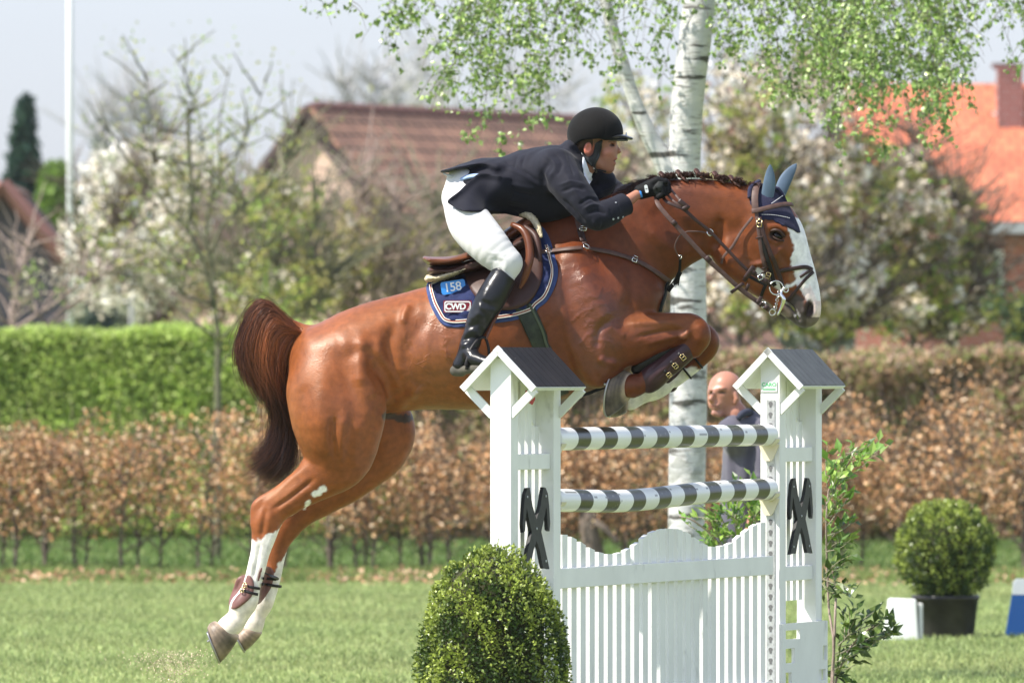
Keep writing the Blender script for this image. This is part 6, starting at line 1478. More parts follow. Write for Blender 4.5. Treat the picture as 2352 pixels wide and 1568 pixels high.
link('polo_shirt', mesh_np('polo_shirt', V, F), mat('grey_polo_cotton', (.085, .080, .105), rough=.85, var=.08, vs=12, sheen=.2), mn)
s = Sculpt(W(1560, 1630, MY)-Vector((0, .3, 0)), W(1830, 1200, MY)+Vector((0, .3, 0)), .009); man_fig(s, 2, arms=False, torso=False); s.cone([Mn(1704, 1215, 0, 46), Mn(1704, 1250, 0, 44)], k=.03); V, F = s.mesh(2)
link('trousers', mesh_np('trousers', V, F), mat('dark_trousers', (.05, .05, .06), rough=.85), mn)
mb = MB(); mb.tube([W(1694, 962, MY-.12), W(1706, 950, MY-.11), W(1722, 946, MY-.04), W(1726, 950, MY+.06)], [.014, .020, .020, .014], 8, n=14); mb.build('collar', mat('polo_collar', (.035, .038, .06), rough=.8), mn, smooth=True)
# ================================================================== plants
def leaf_mesh(C, D, N, L, Wd, col, fold=.25):
    """C base points, D direction, N normal (n,3); L, Wd (n,); folded pointed leaves"""
    D = D/(np.linalg.norm(D, axis=1, keepdims=True)+1e-9); N = N-D*(N*D).sum(1, keepdims=True); N /= (np.linalg.norm(N, axis=1, keepdims=True)+1e-9)
    S = np.cross(D, N); L = L[:, None]; w = Wd[:, None]/2
    V = np.stack([C, C+D*L*.42+S*w+N*w*fold, C+D*L-N*L*.08, C+D*L*.42-S*w+N*w*fold, C+D*L*.45], 1).reshape(-1, 3)
    i = np.arange(len(C))[:, None]*5
    F = np.vstack([i+np.array([[0, 1, 2, 4]]), i+np.array([[0, 4, 2, 3]])])
    return V, F, np.repeat(col, 5, 0)
def quads(C, size, col, seed, squash=.7):
    r = rng(seed); n = len(C); a = r.normal(size=(n, 3)); a /= np.linalg.norm(a, axis=1, keepdims=True); b = np.cross(a, r.normal(size=(n, 3))); b /= np.linalg.norm(b, axis=1, keepdims=True)
    s = np.asarray(size)[:, None]/2
    V = np.stack([C-a*s, C-b*s*squash, C+a*s, C+b*s*squash], 1).reshape(-1, 3)
    return V, np.arange(4*n).reshape(n, 4), np.repeat(col, 4, 0)
def pick(r, n, cols, p, jit=.22):
    c = np.array(cols)[r.choice(len(cols), n, p=p)]; return c*np.clip(1+jit*r.normal(size=(n, 1)), .4, 1.8)
m_leafd = mat('foliage', tint=True, rough=.5, trans=.45, spec=.35)
m_leafg = mat('glossy_foliage', tint=True, rough=.32, trans=.25, spec=.5)
m_dry = mat('dry_leaves', tint=True, rough=.6, trans=.12, spec=.3)
m_blos = mat('blossom', tint=True, rough=.7, trans=.3, spec=.2)
m_bark = mat('bark', (.20, .155, .12), rough=.9, col2=(.10, .085, .065), vs=25, bump=.6, bs=60, bd=.01)
m_barkg = mat('mossy_bark', (.16, .16, .09), rough=.9, col2=(.26, .24, .17), vs=14, bump=.5, bs=60, bd=.01)
m_barkt = mat('pale_bark', (.38, .30, .25), rough=.9, col2=(.24, .18, .15), vs=10, bump=.5, bs=40, bd=.01)
# ---- box bushes
def box_bush(name, label, c, rx, rz, n, seed, egg=.12, leaf=.016, shoots=40):
    r = rng(seed); t = thing(name, label, 'box bush', (c[0], c[1], 0), 0, None)
    th = r.random(n)*6.283; cz = 1-2*r.random(n); sn = np.sqrt(1-cz**2); S = np.stack([sn*np.cos(th), sn*np.sin(th), cz], 1)
    lump = 1+.045*vnoise(S, 5, seed)+.045*vnoise(S, 14, seed+1)+.035*vnoise(S, 34, seed+2)+np.where(r.random(n) < .02, .05*r.random(n), 0)
    dep = r.random(n)**1.6*.13
    rad = (lump-dep)*(1-egg*S[:, 2])
    P = np.array(c)+S*rad[:, None]*np.array([rx, rx, rz]); P[:, 2] = np.maximum(P[:, 2], c[2]-rz*.98)
    D = S+.9*r.normal(size=(n, 3))+np.array([0, 0, .35]); Nn = S*.6+.9*r.normal(size=(n, 3))+np.array([0, 0, .4])
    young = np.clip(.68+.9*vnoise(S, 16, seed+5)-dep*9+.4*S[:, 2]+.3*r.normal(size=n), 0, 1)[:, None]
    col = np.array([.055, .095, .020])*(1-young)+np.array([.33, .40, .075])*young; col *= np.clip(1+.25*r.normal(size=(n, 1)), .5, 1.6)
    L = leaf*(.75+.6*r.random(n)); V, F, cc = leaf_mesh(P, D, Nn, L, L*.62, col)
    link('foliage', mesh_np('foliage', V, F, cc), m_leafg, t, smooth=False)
    # dark twiggy inside
    core = Sculpt(np.array(c)-np.array([rx, rx, rz])*1.1, np.array(c)+np.array([rx, rx, rz])*1.1, .02)
    X = W(0, 0, 0)
    core.cone([(c[0], c[1], c[2]-rz+rx*.8, rx*.72), (c[0], c[1], c[2]+rz-rx*.88, rx*.70)], k=.01); V, F = core.mesh(1)
    link('twigs', mesh_np('twigs', V, F), mat('box_twigs', (.022, .028, .012), rough=1, col2=(.05, .045, .02), vs=40), t)
    return t
def pot(name, label, c, r0, r1, h, m, cat='plant pot'):
    t = thing(name, label, cat, (c[0], c[1], 0)); pr = [(r0*.98, 0), (r0, .01), (r1, h-.03), (r1+.006, h-.03), (r1+.008, h), (r1-.012, h), (r1-.016, h-.04), (0, h-.05)]
    n = 40; V = np.array([(c[0]+a*math.cos(q), c[1]+a*math.sin(q), z) for a, z in pr for q in np.linspace(0, 2*math.pi, n, endpoint=False)])
    idx = np.arange(len(pr)*n).reshape(len(pr), n); a = idx[:-1]; b = idx[1:]; F = np.stack([a, np.roll(a, -1, 1), np.roll(b, -1, 1), b], -1).reshape(-1, 4)
    link('tub', mesh_np('tub', V, F), m, t)
    so = MB(); so.add([(c[0]+(r1-.018)*math.cos(q), c[1]+(r1-.018)*math.sin(q), h-.045) for q in np.linspace(0, 2*math.pi, 24, endpoint=False)], np.array([list(range(24))])); so.build('soil', mat('potting_soil', (.04, .028, .02), rough=1), t)
m_tub = mat('black_plastic_tub', (.035, .033, .032), rough=.38, var=.3, vs=12)
p0 = W(1132, 1480, -2.5)
box_bush('box_bush', 'egg shaped clipped box bush in front of the near jump wing', (p0.x, -2.5, .618), .290, .446, 32000, 5, egg=.07)
pot('plant_pot', 'black tub under the box bush in front of the near jump wing', (p0.x, -2.5), .19, .22, .27, m_tub)
p1 = W(2170, 1262, 22.6)
box_bush('box_bush', 'round clipped box ball in a black tub on the lawn at the right', (p1.x, 22.6, W(2170, 1262, 22.6).z), .325, .325, 16000, 9, egg=.03, leaf=.020)
p2 = W(2172, 1262, 22.6)
pot('plant_pot', 'black plastic tub holding the round box ball on the lawn', (p2.x, 22.6), .185, .215, .28, m_tub)
# white block and blue board on the lawn
wb = thing('marker_block', 'white plastic block standing on the lawn beside the black tub', 'marker block', W(2070, 1478, 22.2))
q = W(2070, 1478, 22.1); x0, x1 = W(2028, 0, 22.1).x, W(2108, 0, 22.1).x
b_ = MB(); b_.prism([(x0, 0), (x1, 0), (x1-.015, .265), (x0+.05, .27), (x0+.035, .262)], 22.0, 22.22); o = b_.build('block', mat('white_plastic', (.82, .82, .80), rough=.35), wb, bevel=.008)
b_ = MB(); b_.box((x1+.002, 22.02, 0), (x1+.03, 22.2, .24)); b_.build('side_rib', mat('white_plastic_rib', (.6, .6, .57), rough=.4), wb, bevel=.006)
sb_ = thing('sign_board', 'blue board with white rounded top leaning upright at the right edge', 'sign board', W(2345, 1450, 23.2))
x0, x1 = W(2308, 0, 23.2).x, W(2400, 0, 23.2).x
b_ = MB(); b_.prism([(x0, 0), (x1, 0), (x1-.02, .27), (x0+.045, .27)], 23.15, 23.20); b_.build('blue_panel', mat('blue_paint', (.02, .09, .30), rough=.5), sb_)
b_ = MB(); b_.prism([(x0+.047, .272), (x1-.022, .272), (x1-.03, .36), (x1-.06, .375), (x0+.075, .375), (x0+.052, .35)], 23.15, 23.20); b_.build('white_panel', mat('white_panel', (.62, .66, .70), rough=.5), sb_)
# ---- leafy shrubs by the far wing
def shrub(name, label, y, stems, clusters, L0, seed, cols, pr, m=m_leafg, droop=0.0, cat='shrub'):
    """stems: lists of (u,v); clusters: (u0,v0,u1,v1,n,dark) twigs with leaves"""
    r = rng(seed); b0 = W(stems[0][0][0], stems[0][0][1], y); t = thing(name, label, cat, (b0.x, b0.y, 0))
    st_ = MB()
    for s in stems: st_.tube([W(a, b, y+.06*math.sin(i*1.7+len(s))) for i, (a, b) in enumerate(s)], np.linspace(.007, .003, len(s)), 6, n=20)
    st_.build('stem', m_barkt, t, smooth=True)
    C, D, N, L, cc = [], [], [], [], []; tw = MB()
    for (u0, v0, u1, v1, n, dark) in clusters:
        A = np.array(W(u0, v0, y+.1*r.normal())); B = np.array(W(u1, v1, y+.14*r.normal())); ax = B-A
        tw.tube([A, (A+B)/2+r.normal(size=3)*.01, B], [.0028, .0022, .0012], 5, n=6)
        tt = np.linspace(.1, 1.0, n); an = np.arange(n)*2.4
        for q, a in zip(tt, an):
            axn = ax/np.linalg.norm(ax); s1 = np.cross(axn, [0, 1, 0]); s2 = np.cross(axn, s1)
            d = axn*.7+(s1*math.cos(a)+s2*math.sin(a))*.9+np.array([0, 0, .25-droop])+.25*r.normal(size=3)
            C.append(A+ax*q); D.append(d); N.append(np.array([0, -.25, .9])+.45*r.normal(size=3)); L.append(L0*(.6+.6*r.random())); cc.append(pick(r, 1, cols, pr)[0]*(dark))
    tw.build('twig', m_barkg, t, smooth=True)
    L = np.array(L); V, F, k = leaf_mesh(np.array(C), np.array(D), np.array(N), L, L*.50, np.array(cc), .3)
    link('leaves', mesh_np('leaves', V, F, k), m, t, smooth=False); return t
gc = [(.13, .25, .035), (.22, .33, .06), (.07, .15, .025)]
r = rng(77); cl = []
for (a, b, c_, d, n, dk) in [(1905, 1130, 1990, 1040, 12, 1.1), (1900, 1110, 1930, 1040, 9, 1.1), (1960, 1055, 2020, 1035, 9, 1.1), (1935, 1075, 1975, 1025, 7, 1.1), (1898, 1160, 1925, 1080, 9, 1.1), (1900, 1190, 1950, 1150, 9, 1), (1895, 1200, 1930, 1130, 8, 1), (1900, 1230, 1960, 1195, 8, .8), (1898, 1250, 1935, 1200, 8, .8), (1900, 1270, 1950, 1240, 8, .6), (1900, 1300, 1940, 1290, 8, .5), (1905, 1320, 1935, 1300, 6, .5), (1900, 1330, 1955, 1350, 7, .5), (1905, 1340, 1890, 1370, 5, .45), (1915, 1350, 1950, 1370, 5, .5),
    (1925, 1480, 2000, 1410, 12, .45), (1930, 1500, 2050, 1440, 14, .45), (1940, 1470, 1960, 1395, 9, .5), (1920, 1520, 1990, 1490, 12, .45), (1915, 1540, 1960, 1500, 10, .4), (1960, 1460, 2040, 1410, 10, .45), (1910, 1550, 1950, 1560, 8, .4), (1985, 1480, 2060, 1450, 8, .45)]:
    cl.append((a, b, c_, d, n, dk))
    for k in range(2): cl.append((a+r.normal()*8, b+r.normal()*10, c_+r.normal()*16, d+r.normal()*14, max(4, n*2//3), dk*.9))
shrub('shrub', 'young leafy shrub growing beside the right post of the far wing', 2.9, [[(1905, 1790), (1908, 1600), (1915, 1480), (1904, 1400), (1900, 1300), (1898, 1200), (1905, 1120), (1940, 1070)], [(1910, 1790), (1915, 1600), (1935, 1520), (1975, 1460), (2020, 1430)], [(1908, 1700), (1918, 1420), (1920, 1350), (1912, 1310)]], cl, .066, 31, gc, [.5, .35, .15])
cl = []
for (a, b, c_, d) in [(1660, 1260, 1640, 1180), (1690, 1250, 1700, 1160), (1720, 1240, 1740, 1170), (1650, 1210, 1612, 1175), (1640, 1260, 1615, 1235), (1700, 1200, 1660, 1150), (1740, 1200, 1720, 1130), (1680, 1230, 1640, 1210), (1735, 1190, 1760, 1120), (1745, 1160, 1735, 1100), (1690, 1180, 1690, 1120), (1580, 1190, 1545, 1180), (1600, 1210, 1560, 1200)]:
    for k in range(3 if a > 1610 else 1): cl.append((a+r.normal()*8, b+r.normal()*8, c_+r.normal()*12, d+r.normal()*12, 9 if a > 1610 else 4, 1.0))
shrub('shrub', 'light green leafy shrub seen above the picket gate between the birch and the far wing', 5.2, [[(1700, 1720), (1695, 1500), (1690, 1300), (1690, 1180)], [(1705, 1720), (1720, 1400), (1735, 1200), (1740, 1130)], [(1695, 1720), (1670, 1400), (1655, 1260), (1600, 1200), (1560, 1185)]], cl, .058, 33, gc, [.5, .4, .1])
# ---- brown beech hedge: individual plants, two rows
def beech(seed, hgt=1.36, n=1150, stemr=.018):
    r = rng(seed); t = thing('beech_plant', 'bushy beech plant with dry brown leaves in the clipped hedge behind the lawn', 'hedge plant', (0, 0, 0), 0, 'beech plants of the brown hedge')
    sp = [(0, 0, 0), (.02*r.normal(), .02, .3), (.04*r.normal(), 0, .7), (.06*r.normal(), .02, 1.1)]
    mb = MB(); mb.tube(sp, [stemr*1.3, stemr, stemr*.7, stemr*.3], 7, n=12); mb.build('stem', m_bark, t, smooth=True)
    S = spline(sp, 40); P = []; R_ = []; M_ = 6
    for i in range(46):
        q = S[int(8+31*r.random())]; a = r.random()*6.28; L = .12+.26*r.random(); d = np.array([math.cos(a), math.sin(a)*.9, .3+.9*r.random()]); tt = np.linspace(0, 1, M_)[:, None]
        P.append(q+d*L*tt+np.cumsum(r.normal(size=(M_, 3)), 0)*.008); R_.append(np.linspace(.006, .0018, M_))
    for i in range(9):
        a = r.random()*6.28; x = .2*r.normal(); P.append(np.array([x, .1*r.normal(), 1.0+.2*r.random()])+np.linspace(0, 1, M_)[:, None]*np.array([.08*math.cos(a), .08*math.sin(a), .34*r.random()+.12])); R_.append(np.linspace(.004, .0015, M_))
    V, F = tubes_np(np.array(P), np.array(R_), 4); link('twigs', mesh_np('twigs', V, F), m_bark, t)
    z = .30+(hgt-.30)*r.random(n)**.80; x = (r.random(n)-.5)*.62; y = r.normal(size=n)*.17; C = np.stack([x, y, z], 1)
    k = (vnoise(C, 9, seed)+.28*r.normal(size=n)+1.5*np.clip((z-.55)/.3, -1, 0)-1.2*np.clip((z-1.2)/.15, 0, 1)) > -.22; C = C[k]; m = len(C)
    col = pick(r, m, [(.58, .31, .14), (.80, .53, .30), (.34, .18, .08), (.16, .09, .05), (.90, .70, .48)], [.32, .24, .20, .16, .08])
    L = .042*(.6+.7*r.random(m)); D = r.normal(size=(m, 3))+np.array([0, 0, -.5]); N = r.normal(size=(m, 3)); V, F, cc = leaf_mesh(C, D, N, L, L*.62, col, .5)
    link('leaves', mesh_np('leaves', V, F, cc), m_dry, t, smooth=False); return t
def copy_thing(t, loc, rz, sc, label=None):
    c = t.copy(); COL.objects.link(c); c.location = loc; c.rotation_euler = (0, 0, rz); c.scale = sc
    if label: c['label'] = label
    for ch in list(t.children):
        k = ch.copy(); COL.objects.link(k); k.parent = c
    return c
protos = [beech(100+i, 1.30+.10*(i % 3), 1750, .011+.005*(i % 2)) for i in range(6)]
r = rng(44); used = set()
for row, (yy, sp) in enumerate(((42.3, .36), (42.75, .40))):
    u_ = -420+30*row; i = 0
    while u_ < 2800:
        x = W(u_, 1200, yy).x; k = r.integers(6); hz = (.93+.07*r.normal()+(.10 if u_ > 1850 else 0)+(.03 if row else 0))
        loc = (x, yy+.05*r.normal(), 0); rz = r.random()*6.28; sc = (1, 1, hz*(1+.05*math.sin(x*2.2)+.04*math.sin(x*5.3)))
        if k not in used: used.add(k); o = protos[k]; o.location = loc; o.rotation_euler = (0, 0, rz); o.scale = sc
        else: copy_thing(protos[k], loc, rz, sc)
        u_ += upm(yy)*sp*np.clip(1+.38*r.normal(), .35, 1.9); i += 1
ot = thing('tree_stump', 'old grey split trunk standing in the brown hedge behind the picket gate', 'tree trunk', W(1362, 1325, 42.2)); ot.location.z = 0
mb = MB(); mb.tube([W(1362, 1330, 42.2), W(1360, 1260, 42.2), W(1352, 1190, 42.2), W(1356, 1120, 42.2)], [.10, .095, .085, .045], 12, n=30)
mb.tube([W(1352, 1190, 42.2), W(1385, 1210, 42.1), W(1420, 1245, 42.1)], [.035, .028, .02], 8, n=12); V = np.vstack(mb.V); mb.V = [V+normals(V, np.vstack(mb.F4))*0+np.stack([vnoise(V, 14, 1), vnoise(V, 14, 2), V[:, 0]*0], 1)*.015]; mb.build('trunk', m_bark, ot, smooth=True)
# fallen leaves
n = 6400; r = rng(8); d = 79.2+4.6*r.random(n); u_ = -400+3160*r.random(n); x = (u_-HU)*d/FU; C = np.stack([x, d-CAMD, .02+.05*r.random(n)], 1)
k = (vnoise(C, 2.5, 6)+.4*r.normal(size=n)) > -.1; C = C[k]; L = .05*(.6+.7*r.random(len(C))); V, F, cc = leaf_mesh(C, r.normal(size=C.shape), r.normal(size=C.shape)*.5+np.array([0, -.3, 1]), L, L*.65, pick(r, len(C), [(.45, .25, .14), (.6, .4, .26), (.25, .13, .07)], [.5, .25, .25]))
tag(link('fallen_leaves', mesh_np('fallen_leaves', V, F, cc), m_dry, smooth=False), 'dry brown leaves scattered on the grass below the hedge', 'fallen leaves', kind='stuff')
# ---- the two hedges farther back
def hedge(name, label, u0, u1, yy, dep, z0, z1, n, cols, p, size, seed, m, corecol):
    r = rng(seed); x0, x1 = W(u0, 0, yy).x, W(u1, 0, yy).x; t = thing(name, label, 'hedge', ((x0+x1)/2, yy, 0))
    x = x0+(x1-x0)*r.random(n); f = r.random(n); top = r.random(n) < .28
    zt = z1+.02*np.sin(x*1.7)+.02*np.sin(x*5.1+1)
    z = np.where(top, zt-.08*r.random(n)**2, z0+(zt-z0)*r.random(n)); y = np.where(top, yy+dep*r.random(n), yy+.16*r.random(n))
    C = np.stack([x, y, z], 1)+r.normal(size=(n, 3))*.035; y_ = vnoise(C, 6, seed)
    C[:, 1] += (.05 if z1 > 2 else .14)*y_; C[:, 2] += (.015 if z1 > 2 else .05)*y_
    col = pick(r, n, cols, p); col *= (1+.18*vnoise(C, 9, seed+3))[:, None]
    V, F, cc = quads(C, size*(.6+.8*r.random(n)), col, seed); link('foliage', mesh_np('foliage', V, F, cc), m, t, smooth=False)
    b = MB(); b.box((x0, yy+.14, 0), (x1, yy+dep-.1, z1-.10)); b.build('dark_core', mat('hedge_inside', corecol, rough=1, var=.5, vs=12), t)  # solid dark block filling the hedge behind the leaves
hedge('green_hedge', 'tall bright green clipped hedge behind the brown hedge at the left', -560, 955, 59.5, .9, .05, 2.14, 112000, [(.43, .55, .13), (.56, .66, .22), (.27, .38, .10)], [.55, .30, .15], .046, 61, m_leafd, (.07, .10, .03))
hedge('beech_hedge', 'tall brownish hedge with some green behind the brown hedge at the right', 948, 2900, 58.3, .9, .05, 1.90, 68000, [(.46, .30, .19), (.58, .42, .30), (.34, .38, .13), (.20, .14, .09)], [.30, .20, .28, .22], .055, 63, m_leafd, (.10, .075, .045))
# ---- trees
def limb_tree(name, label, y, limbs, leaves, bark, seed, twigs=0, twl=.5, cat='tree', group=None, base=None, sides=7):
    """limbs: (points (u,v), r0, r1 in photo units);  leaves: list of (fn giving centres, size, cols, p, material, part)"""
    r = rng(seed); b0 = W(limbs[0][0][0][0], limbs[0][0][0][1], y); t = thing(name, label, cat, (b0.x, b0.y, 0), 0, group)
    k = upm(y); mb = MB(); pts = []
    for li, (P, r0, r1) in enumerate(limbs):
        Q = [W(a, b, y+(.25*math.sin(li*2.1)*(i/len(P)) if li else 0)) for i, (a, b) in enumerate(P)]
        if li == 0: Q = [Vector((Q[0].x, Q[0].y, -.05))]+Q[1:]
        m = MB() if li == 0 else mb
        m.tube(Q, np.linspace(r0/k, r1/k, len(Q)), sides, n=len(Q)*6)
        if li == 0: m.build('trunk', bark, t, smooth=True)
        S = spline(np.array([tuple(q) for q in Q]), 40); pts.append(S[8:] if li else S[28:])
    if mb.n: mb.build('branches', bark, t, smooth=True)
    A = np.vstack(pts)
    if twigs:
        q = A[r.integers(len(A), size=twigs)]; d = r.normal(size=(twigs, 3)); d[:, 2] = np.abs(d[:, 2])*.8+.4; d /= np.linalg.norm(d, axis=1, keepdims=True); L = twl*(.4+.8*r.random(twigs))
        tt = np.linspace(0, 1, 7)[None, :, None]; P = q[:, None]+d[:, None]*L[:, None, None]*tt+np.cumsum(r.normal(size=(twigs, 7, 3)), 1)*.02*twl; P[:, 0] = q
        V, F = tubes_np(P, np.linspace(.007, .002, 7)[None]*np.ones((twigs, 1))*(1+y/60), 4); link('twigs', mesh_np('twigs', V, F), bark, t)
        A = P[:, 2:].reshape(-1, 3)
    for fn, size, cols, p, m, part in leaves:
        C = fn(r, A); col = pick(r, len(C), cols, p)
        if part in ('blossom', 'leaves') and fn.__name__ == 'f' and y < 100:      # clumps of one colour, as flower and leaf clusters grow
            q_n = 7; m_ = len(C)//q_n+1; base = C[r.integers(len(C), size=m_)]; cl_c = pick(r, m_, cols, p, .12); C = np.repeat(base, q_n, 0)+r.normal(size=(m_*q_n, 3))*.045; col = np.repeat(cl_c, q_n, 0)*np.clip(1+.15*r.normal(size=(m_*q_n, 1)), .5, 1.5)
        V, F, cc = quads(C, size*(.6+.8*r.random(len(C))), col, seed+7, .8); link(part, mesh_np(part, V, F, cc), m, t, smooth=False)
    return t
def around(n, sp): return lambda r, A: A[r.integers(len(A), size=n)]+r.normal(size=(n, 3))*sp
def blobs(y, ells, n, ns=3.0, thr=-.2, shell=.0, depth=1.2):
    """points in picture-shaped crowns with gaps: ells (u,v,ru,rv,weight)"""
    def f(r, A):
        w = np.array([e[4] for e in ells], float); w /= w.sum(); k = r.choice(len(ells), n, p=w); E = np.array(ells)[k]
        d = r.normal(size=(n, 3)); d /= np.linalg.norm(d, axis=1, keepdims=True); d *= (r.random(n)**.42)[:, None]
        q = upm(y); x = (E[:, 0]-HU)/q+d[:, 0]*E[:, 2]/q; z = CAMZ+(850-E[:, 1])/q+d[:, 2]*E[:, 3]/q; yy = y+d[:, 1]*depth
        C = np.stack([x, yy, z], 1); return C[vnoise(C, ns, int(abs(y))+len(ells))+.3*r.normal(size=n) > thr]
    return f
GRN, YEL, OLV, DRK = (.27, .38, .09), (.44, .46, .12), (.37, .33, .12), (.13, .15, .06)
CRM, WHT, PNK = (.72, .64, .52), (.82, .79, .72), (.42, .25, .20)
young_limbs = [([(500, 1240), (501, 950), (500, 860), (502, 776)], 10, 7), ([(503, 780), (491, 695), (476, 630), (453, 569), (428, 524), (383, 479), (353, 433), (307, 383), (252, 297), (217, 212)], 7, 1.2), ([(491, 700), (486, 605), (474, 554), (479, 479), (504, 403), (504, 282), (529, 151)], 5.5, 1.2), ([(486, 580), (510, 520), (549, 484), (610, 438), (670, 363), (700, 300)], 5, 1.2), ([(509, 778), (469, 756), (403, 700), (322, 655), (252, 600), (180, 560)], 4.5, 1.2),
  ([(484, 697), (428, 680), (390, 640), (350, 600)], 4, 1.2), ([(510, 776), (535, 750), (559, 720), (620, 695), (700, 672)], 4, 1.2), ([(428, 524), (440, 440), (433, 330), (433, 247)], 6, 5), ([(433, 260), (443, 232), (423, 166), (388, 111)], 2.5, 1), ([(353, 433), (348, 302), (335, 166)], 2.5, 1), ([(486, 605), (560, 600), (620, 560)], 3, 1), ([(476, 630), (420, 610), (360, 560), (300, 540)], 3, 1), ([(504, 403), (560, 330), (610, 190)], 2.4, 1), ([(474, 554), (440, 500), (455, 400), (470, 300)], 2.5, 1)]
limb_tree('young_tree', 'slender young tree with bare spreading branches in front of the green hedge', 49.0, young_limbs, [(around(1500, .10), .035, [GRN, YEL], [.5, .5], m_leafd, 'leaves')], mat('olive_bark', (.085, .09, .05), rough=.9, col2=(.15, .145, .09), vs=14), 201, twigs=80, twl=.5)
limb_tree('cherry_tree', 'white blossoming tree behind the green hedge at the left', 74, [([(360, 1100), (355, 800), (350, 650)], 9, 6), ([(350, 680), (300, 560), (250, 450)], 5, 1.5), ([(352, 650), (350, 500), (360, 330)], 5, 1.5), ([(352, 690), (420, 560), (480, 420)], 5, 1.5), ([(350, 700), (250, 620), (180, 560)], 4, 1.5)],
  [(blobs(74, [(260, 430, 95, 95, 1.3), (350, 390, 80, 100, 1.1), (230, 560, 110, 90, 1), (400, 520, 110, 130, 1.5), (300, 650, 150, 70, .8), (470, 380, 60, 90, .4)], 17000, 4.2, .05), .07, [WHT, CRM, (.52, .52, .42)], [.55, .3, .15], m_blos, 'blossom'), (blobs(74, [(330, 520, 170, 190, 1), (450, 500, 120, 180, 1)], 5000, 3.4, .0), .055, [GRN, YEL, OLV], [.3, .4, .3], m_leafd, 'leaves')], m_bark, 202, twigs=260, twl=.9)
for i, (uc, vt, sp, lab, n, cc, pp) in enumerate([(640, 420, 120, 'loose yellow green shrubby tree before the left gable of the tiled house', 7500, [YEL, GRN, OLV, CRM], [.34, .26, .25, .15]), (820, 470, 130, 'sparse budding tree in front of the middle of the tiled roof', 7500, [OLV, YEL, (.30, .25, .15), CRM], [.35, .25, .25, .15]), (985, 520, 120, 'olive green bushy tree behind the horse croup and saddle', 9500, [OLV, YEL, (.24, .21, .12)], [.45, .3, .25]), (560, 560, 120, 'grey green thicket tree beside the blossoming tree', 8000, [OLV, (.30, .27, .18), CRM], [.4, .35, .25])]):
    y = 66+i*2.3
    limb_tree('budding_tree', lab, y, [([(uc, 1120), (uc+4, 850), (uc-6, 700)], 8, 5), ([(uc-5, 760), (uc-60, 620), (uc-sp*.8, vt+20)], 4, 1.2), ([(uc-6, 720), (uc, 560), (uc+15, vt-60)], 4, 1.2), ([(uc, 760), (uc+60, 620), (uc+sp*.8, vt)], 4, 1.2), ([(uc, 800), (uc-90, 700), (uc-sp, 600)], 3, 1), ([(uc, 800), (uc+90, 690), (uc+sp, 610)], 3, 1)],
      [(blobs(y, [(uc, 660, sp*1.1, 110, 1.7), (uc-30, vt+110, sp*.8, 130, .7), (uc+40, vt+90, sp*.7, 130, .6)], n, 3.6, .02), .058, cc, pp, m_leafd, 'leaves')], m_barkt if i % 2 else m_barkg, 210+i, twigs=300, twl=1.0, group='budding trees before the house')
for i, (uc, vt, lab) in enumerate([(850, 190, 'hazy bare tree rising above the left part of the tiled ridge'), (960, 130, 'hazy bare tree just left of the hanging birch leaves'), (300, 270, 'faint bare tree far behind the flagpole'), (1240, 160, 'bare tree above the right end of the tiled ridge')]):
    y = 150+i*6
    limb_tree('bare_tree', lab, y, [([(uc, 900), (uc+3, 500), (uc, 330)], 5, 3), ([(uc, 380), (uc-45, 260), (uc-70, vt)], 2.5, .8), ([(uc, 350), (uc+5, 240), (uc+10, vt-25)], 2.5, .8), ([(uc, 370), (uc+50, 270), (uc+70, vt+10)], 2.5, .8), ([(uc, 420), (uc+60, 360), (uc+95, 300)], 2, .8), ([(uc, 420), (uc-60, 350), (uc-95, 290)], 2, .8)],
      [(blobs(y, [(uc, vt+110, 105, 110, 1)], 700, 1.4, .25, depth=3), .10, [(.46, .45, .36), YEL], [.8, .2], m_leafd, 'leaves')], mat('haze_tinted_bark', (.45, .44, .44), rough=1), 230+i, twigs=170, twl=1.2, group='far bare trees')  # bark and buds paled to grey: distance haze put into the colour
big = [(1700, 330, 140, 'large blossoming tree immediately right of the birch trunk', [(1720, 260, 120, 150, 1), (1720, 480, 130, 150, 1.2), (1700, 660, 110, 110, 1)]), (1900, 330, 140, 'large blossoming tree behind the horse ears', [(1890, 230, 130, 150, 1), (1900, 440, 150, 160, 1.3), (1890, 660, 150, 120, 1.2)]), (2100, 420, 140, 'large blossoming tree between horse head and orange roof', [(2075, 400, 70, 70, .3), (2080, 530, 130, 130, 1.3), (2080, 680, 160, 110, 1.3)]), (2185, 560, 70, 'blossoming bush in front of the orange roofed house', [(2175, 520, 75, 110, .6), (2190, 665, 95, 110, 1.1)]), (1480, 380, 120, 'pale green blossoming tree behind the rider and the forked birch stem', [(1460, 300, 110, 150, 1), (1480, 480, 110, 160, 1), (1560, 620, 110, 130, 1), (1380, 560, 110, 150, .9)])]
